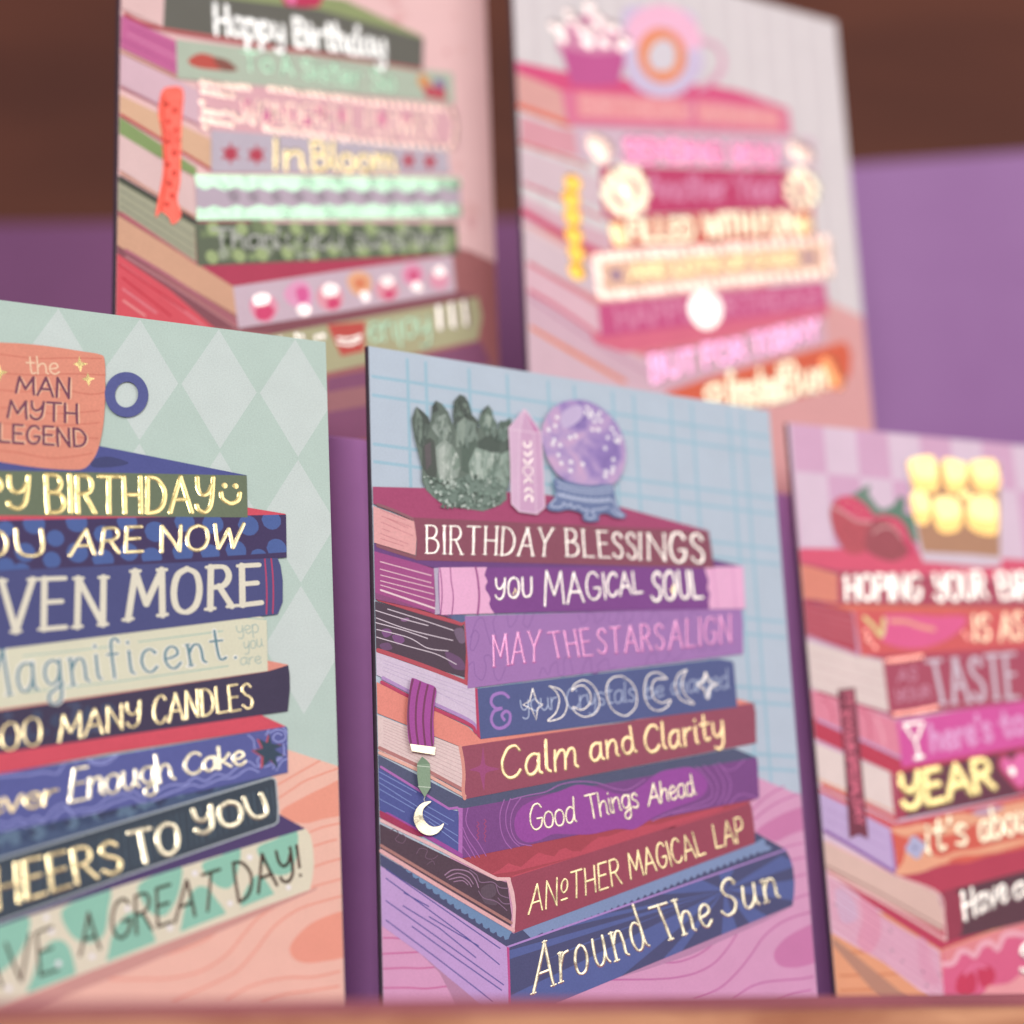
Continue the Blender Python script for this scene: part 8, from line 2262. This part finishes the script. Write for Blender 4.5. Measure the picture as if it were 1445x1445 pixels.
ART_BR = r'''
part striped_background | pale grey background with faint stripes
flat
l #e4dcdd 2.00 3.62,-1 3.62,180
l #e4dcdd 2.00 11.26,-1 11.26,180
l #e4dcdd 2.00 19.00,-1 19.00,180
l #e4dcdd 2.00 26.85,-1 26.85,180
l #e4dcdd 2.00 34.80,-1 34.80,180
l #e4dcdd 2.00 42.86,-1 42.86,180
l #e4dcdd 2.00 51.03,-1 51.03,180
l #e4dcdd 2.00 59.32,-1 59.32,180
l #e4dcdd 2.00 67.72,-1 67.72,180
l #e4dcdd 2.00 76.23,-1 76.23,180
l #e4dcdd 2.00 84.87,-1 84.87,180
l #e4dcdd 2.00 93.63,-1 93.63,180
l #e4dcdd 2.00 102.52,-1 102.52,180
l #e4dcdd 2.00 111.54,-1 111.54,180
l #e4dcdd 2.00 120.68,-1 120.68,180
endflat
part wooden_table | coral pink table top
p #e2a7a6 -8.89,81.11 111.53,73.62 126.01,70.17 151.15,67.76 140.93,-16.47 -13.39,-30.84
part printed_book | orange book with cream foil lettering
sub cover
p #ea8a70 -2.05,49.39 37.00,34.18 63.88,40.03 118.78,60.56 119.69,57.56 54.46,33.74
sub page_block
p #dcbcc8 -4.02,50.98 20.37,41.38 47.78,32.80 62.47,22.11 -4.97,29.06
s #e88a64 2.112 -3.10,48.74 16.13,40.74 32.72,34.53
sub spine
p #e0684c 47.81,33.29 118.72,60.03 120.58,56.65 119.42,49.17 114.57,43.80 62.78,26.06 46.88,20.07
d foil_orange2 3.389 111.01,50.52 113.61,46.25
sub lettering
t round foil_cream 1.983 a|62.13,32.07 68.42,33.24 62.70,39.37 69.03,40.78
t round foil_cream 2.023 frosted|71.08,31.13 91.70,35.99 70.88,42.55 91.60,47.64
t round foil_cream 2.077 Bun|92.98,37.18 109.65,43.10 93.20,48.38 109.68,52.91
part printed_book | lilac book reading BUT FOR TODAY
sub cover
p #e27c8c 22.81,47.09 42.23,47.67 112.61,72.21 112.28,68.99 44.10,43.03
sub page_block
p #d9b6c4 -1.54,61.02 23.91,47.74 41.83,41.71 47.78,32.80 36.93,33.20 -2.09,48.42
s #c898b0 0.949 -1.71,57.12 23.74,44.80 41.57,37.76
sub spine
p #dab0be 39.76,43.36 64.75,51.15 110.93,67.72 111.20,58.34 63.88,40.03 47.78,32.80
sub lettering
t hand foil_pink 2.203 BUT|43.05,35.53 59.52,41.88 42.51,43.77 58.88,48.25
t hand foil_pink 2.263 FOR|62.97,42.88 78.86,48.77 62.38,49.78 78.21,54.76
t hand foil_pink 2.339 TODAY|81.84,49.73 108.33,59.98 81.48,56.29 107.73,66.15
part printed_book | dark pink book with a white moon
sub cover
p #e0708a 21.77,47.41 111.88,71.04 111.55,67.82 33.27,43.35 23.74,44.80
sub page_block
p #e4bcc8 -1.15,69.83 11.02,63.18 24.96,56.71 25.52,48.00 -1.62,59.07
s #d87088 1.414 -1.62,59.07 10.57,54.34 25.46,47.02
sub spine
p #d0588a 25.01,57.70 112.18,80.09 112.75,71.18 25.46,47.02
t hand #e08cae 1.267 HAPPY BIRTHDAY|31.58,50.91 108.88,71.59 30.92,57.69 108.23,77.29
sub moon_emblem
c foil_white 64.42,68.81 68.39,68.46 70.62,64.75 69.78,60.03 66.30,56.43 61.95,55.94 58.78,58.75 57.94,62.65 60.27,66.58
part printed_book | peach book framed by foil dots
sub page_block
p #dcc4cc -0.71,79.72 11.62,75.09 24.68,70.50 25.67,59.78 -1.23,67.87
s #d87a88 1.424 -1.23,67.87 11.02,63.18 25.55,57.79
sub spine
p #f2c4a8 24.15,74.39 116.25,95.82 115.86,82.32 25.10,59.19
sub foil_frame
d foil_blush 1.974 25.88,72.70 29.19,73.79 32.50,74.68 35.83,75.48 39.17,76.28 42.54,77.09 45.92,77.90 49.33,78.82 52.76,79.64 56.20,80.46 59.68,81.40 63.16,82.23 66.68,83.18 70.21,84.02 73.77,84.98 77.34,85.84 80.94,86.81 84.55,87.67 88.20,88.65 91.86,89.53 95.54,90.42 99.26,91.41 102.99,92.31 106.75,93.32 110.53,94.33 114.30,94.92 25.71,69.68 26.08,66.77 26.12,63.80 26.82,61.16 114.85,91.79 114.51,88.50 114.56,85.30 30.08,61.71 33.38,62.46 36.70,63.42 40.04,64.28 43.41,65.25 46.79,66.23 50.19,67.11 53.62,68.09 57.06,68.98 60.52,69.88 64.01,70.88 67.51,71.79 71.03,72.70 74.58,73.62 78.14,74.54 81.73,75.47 85.34,76.30 88.97,77.24 92.62,78.19 96.30,79.14 99.99,79.99 103.72,80.96 107.45,81.82 111.21,82.69
t hand foil_orange 2.047 AND LOTS OF CAKE|37.56,68.26 101.67,84.94 37.29,72.72 101.39,88.29
d #a080a0 2.092 32.11,68.31
l #a080a0 2.147 104.27,86.68 108.67,87.89
part printed_book | orange book reading FILLED WITH FUN
sub page_block
p #dcb4c0 -0.31,88.70 12.13,85.13 30.19,81.50 30.92,75.60 -0.71,79.72
s #d04870 2.403 -0.53,83.70 11.82,79.10 27.58,74.00
s #e4c8cc 1.912 -0.75,78.73 11.57,74.10 23.05,70.21
sub spine
p #dc6458 30.53,87.13 109.73,104.87 110.00,95.20 30.98,76.62
d foil_orange 3.099 33.56,83.14 33.99,81.20 106.73,99.44 105.38,98.11
sub lettering
t hand foil_cream 2.016 FILLED|37.78,80.38 62.30,85.90 37.68,87.47 62.27,93.15
t hand foil_cream 2.083 WITH|66.43,87.38 84.30,91.52 66.42,94.67 84.34,98.94
t hand foil_cream 2.133 FUN|87.27,91.54 102.03,95.02 87.35,99.30 102.17,102.88
part printed_book | crimson book reading Another Year between two daisies
sub page_block
p #dcc4cc 0.36,103.85 13.00,102.43 27.97,99.36 27.98,90.19 -0.13,92.72
s #d88090 1.211 -0.13,92.72 12.38,90.19 28.29,86.20
sub spine
p #c84470 28.24,104.03 106.10,118.31 112.31,118.48 110.36,104.99 28.35,87.22
sub lettering
t script #e090b4 1.305 Another Year|45.47,96.14 96.38,106.07 45.47,104.43 96.57,114.75
sub daisy_emblem
d foil_cream 2.254 37.29,104.12 41.51,103.94 43.81,101.50 44.25,97.97 42.54,94.03 39.03,91.30 35.10,90.34 31.90,91.76 30.43,94.74 30.98,98.42 33.40,101.99
d foil_cream 4.294 37.21,97.61
d #d8a860 1.504 37.25,98.13
sub daisy_emblem
d foil_cream 2.105 106.62,117.33 110.24,116.42 111.81,113.45 110.80,109.43 107.68,106.65 103.73,106.42 101.24,108.64 101.23,112.43 103.64,115.85 106.71,111.89
part printed_book | lilac book with pink foil lettering
sub page_block
p #e0a0ac 0.86,115.11 13.58,113.79 20.08,114.16 21.22,105.15 0.45,105.89
s #dc7c78 0.978 0.45,105.89 13.11,104.49 23.82,103.12
sub spine
p #d9bccb 19.62,115.61 112.96,131.32 113.12,120.29 20.65,104.52
sub lettering
d foil_blush 3.787 27.55,111.10 30.28,110.64 105.53,125.33 108.59,124.87 29.07,108.83
t hand foil_pink2 2.881 SENDING YOU|37.87,108.07 96.92,118.62 37.77,115.34 96.91,125.17
part printed_book | pink book on top of the stack
sub cover
p #de5684 -0.46,133.31 16.21,133.56 40.22,136.46 71.82,141.54 83.83,142.07 103.20,139.99 101.71,137.22 15.86,126.69 -0.64,129.13
sub page_block
p #e2a8a2 -0.62,129.65 15.87,126.90 16.93,116.06 -1.07,119.28
s #e8745c 1.962 -1.11,118.25 6.26,117.32 18.00,115.77
sub spine
p #e27c9c 15.54,126.83 71.43,136.55 103.41,139.59 103.79,130.48 17.44,115.44
p #ee979c 21.34,127.41 61.84,133.86 61.51,126.26 21.22,119.06
p #ee979c 66.55,134.37 99.35,138.36 99.35,131.73 66.23,127.07
sub lettering
t hand #f2acae 1.047 BIRTHDAY WISHES|23.15,120.52 96.98,132.65 23.14,126.25 96.84,137.81
part printed_cupcake | magenta cupcake with pearly sprinkles
c #d88cae 15.02,142.21 18.73,150.53 26.77,155.73 35.76,155.80 41.11,150.63 41.99,146.52 29.30,141.37 18.17,139.80
p #c95c98 16.30,141.67 28.23,142.18 41.07,146.30 36.90,133.79 28.71,131.18 19.60,129.63
d foil_pearl 2.200 20.04,154.59 16.67,148.96 17.14,145.36 27.49,158.60 24.24,150.28 30.11,155.48 33.60,153.65 37.00,153.95 25.69,146.37 26.78,146.10 32.46,147.68 38.67,147.88 40.50,149.94 21.08,153.24 28.72,150.84 14.26,148.90
part printed_donut_mug | lilac mug with pink icing and an orange ring
s #dfaac0 2.156 68.29,157.19 75.40,156.69 78.01,151.77 75.07,145.02 68.13,139.61
c #d6c6e2 40.00,160.11 46.55,163.94 66.64,166.77 68.37,158.32 69.93,147.67 62.08,137.15 51.34,132.58 41.30,135.64 39.75,147.07
c #ffc0da 40.09,152.54 43.99,160.02 50.06,164.60 56.03,166.88 63.06,166.43 68.67,162.27 70.09,155.97 65.58,152.69 61.04,154.89 57.78,158.49 53.07,157.67 48.19,153.97 45.61,149.55 42.13,148.71
s #f09468 3.96 61.60,149.77 61.20,147.64 60.31,145.54 59.00,143.61 57.37,141.99 55.52,140.79 53.59,140.08 51.70,139.90 49.98,140.28 48.54,141.18 47.48,142.54 46.88,144.27 46.76,146.25 47.15,148.36 48.01,150.45 49.29,152.38 50.91,154.01 52.75,155.24 54.69,155.99 56.60,156.18 58.35,155.82 59.81,154.92 60.89,153.54 61.50,151.78 61.60,149.77
c #ded6de 54.53,153.65 58.54,152.65 59.64,148.54 57.31,143.64 53.72,141.94 50.03,143.57 48.65,147.02 50.90,151.36
part printed_bookmark | yellow foil ribbon bookmark
d foil_amber 3.428 18.25,96.19 17.33,90.96 17.66,84.99 17.76,79.00 18.30,73.13 18.20,67.38
s foil_amber 1.937 18.27,96.40 17.51,86.16 17.83,76.23 18.18,66.88
'''
make_card('L', 'sage green card with diamonds, a terracotta mug reading the MAN MYTH LEGEND and eight books', '#bacec5', ART_L, 0.03)
make_card('C', 'pale blue checked card with a dark crystal cluster, a crystal ball and eight purple books', '#bccad8', ART_C, 0.05)
make_card('R', 'pink card with strawberries and a gold whisky glass on a stack of red books', '#e0c8da', ART_R, 0.04)
make_card('BL', 'pink card on the upper tier whose top book reads Happy Birthday in white', '#f5cac9', ART_BL)
make_card('BR', 'pale grey card on the upper tier with a donut mug and a cupcake', '#ddd4d6', ART_BR)
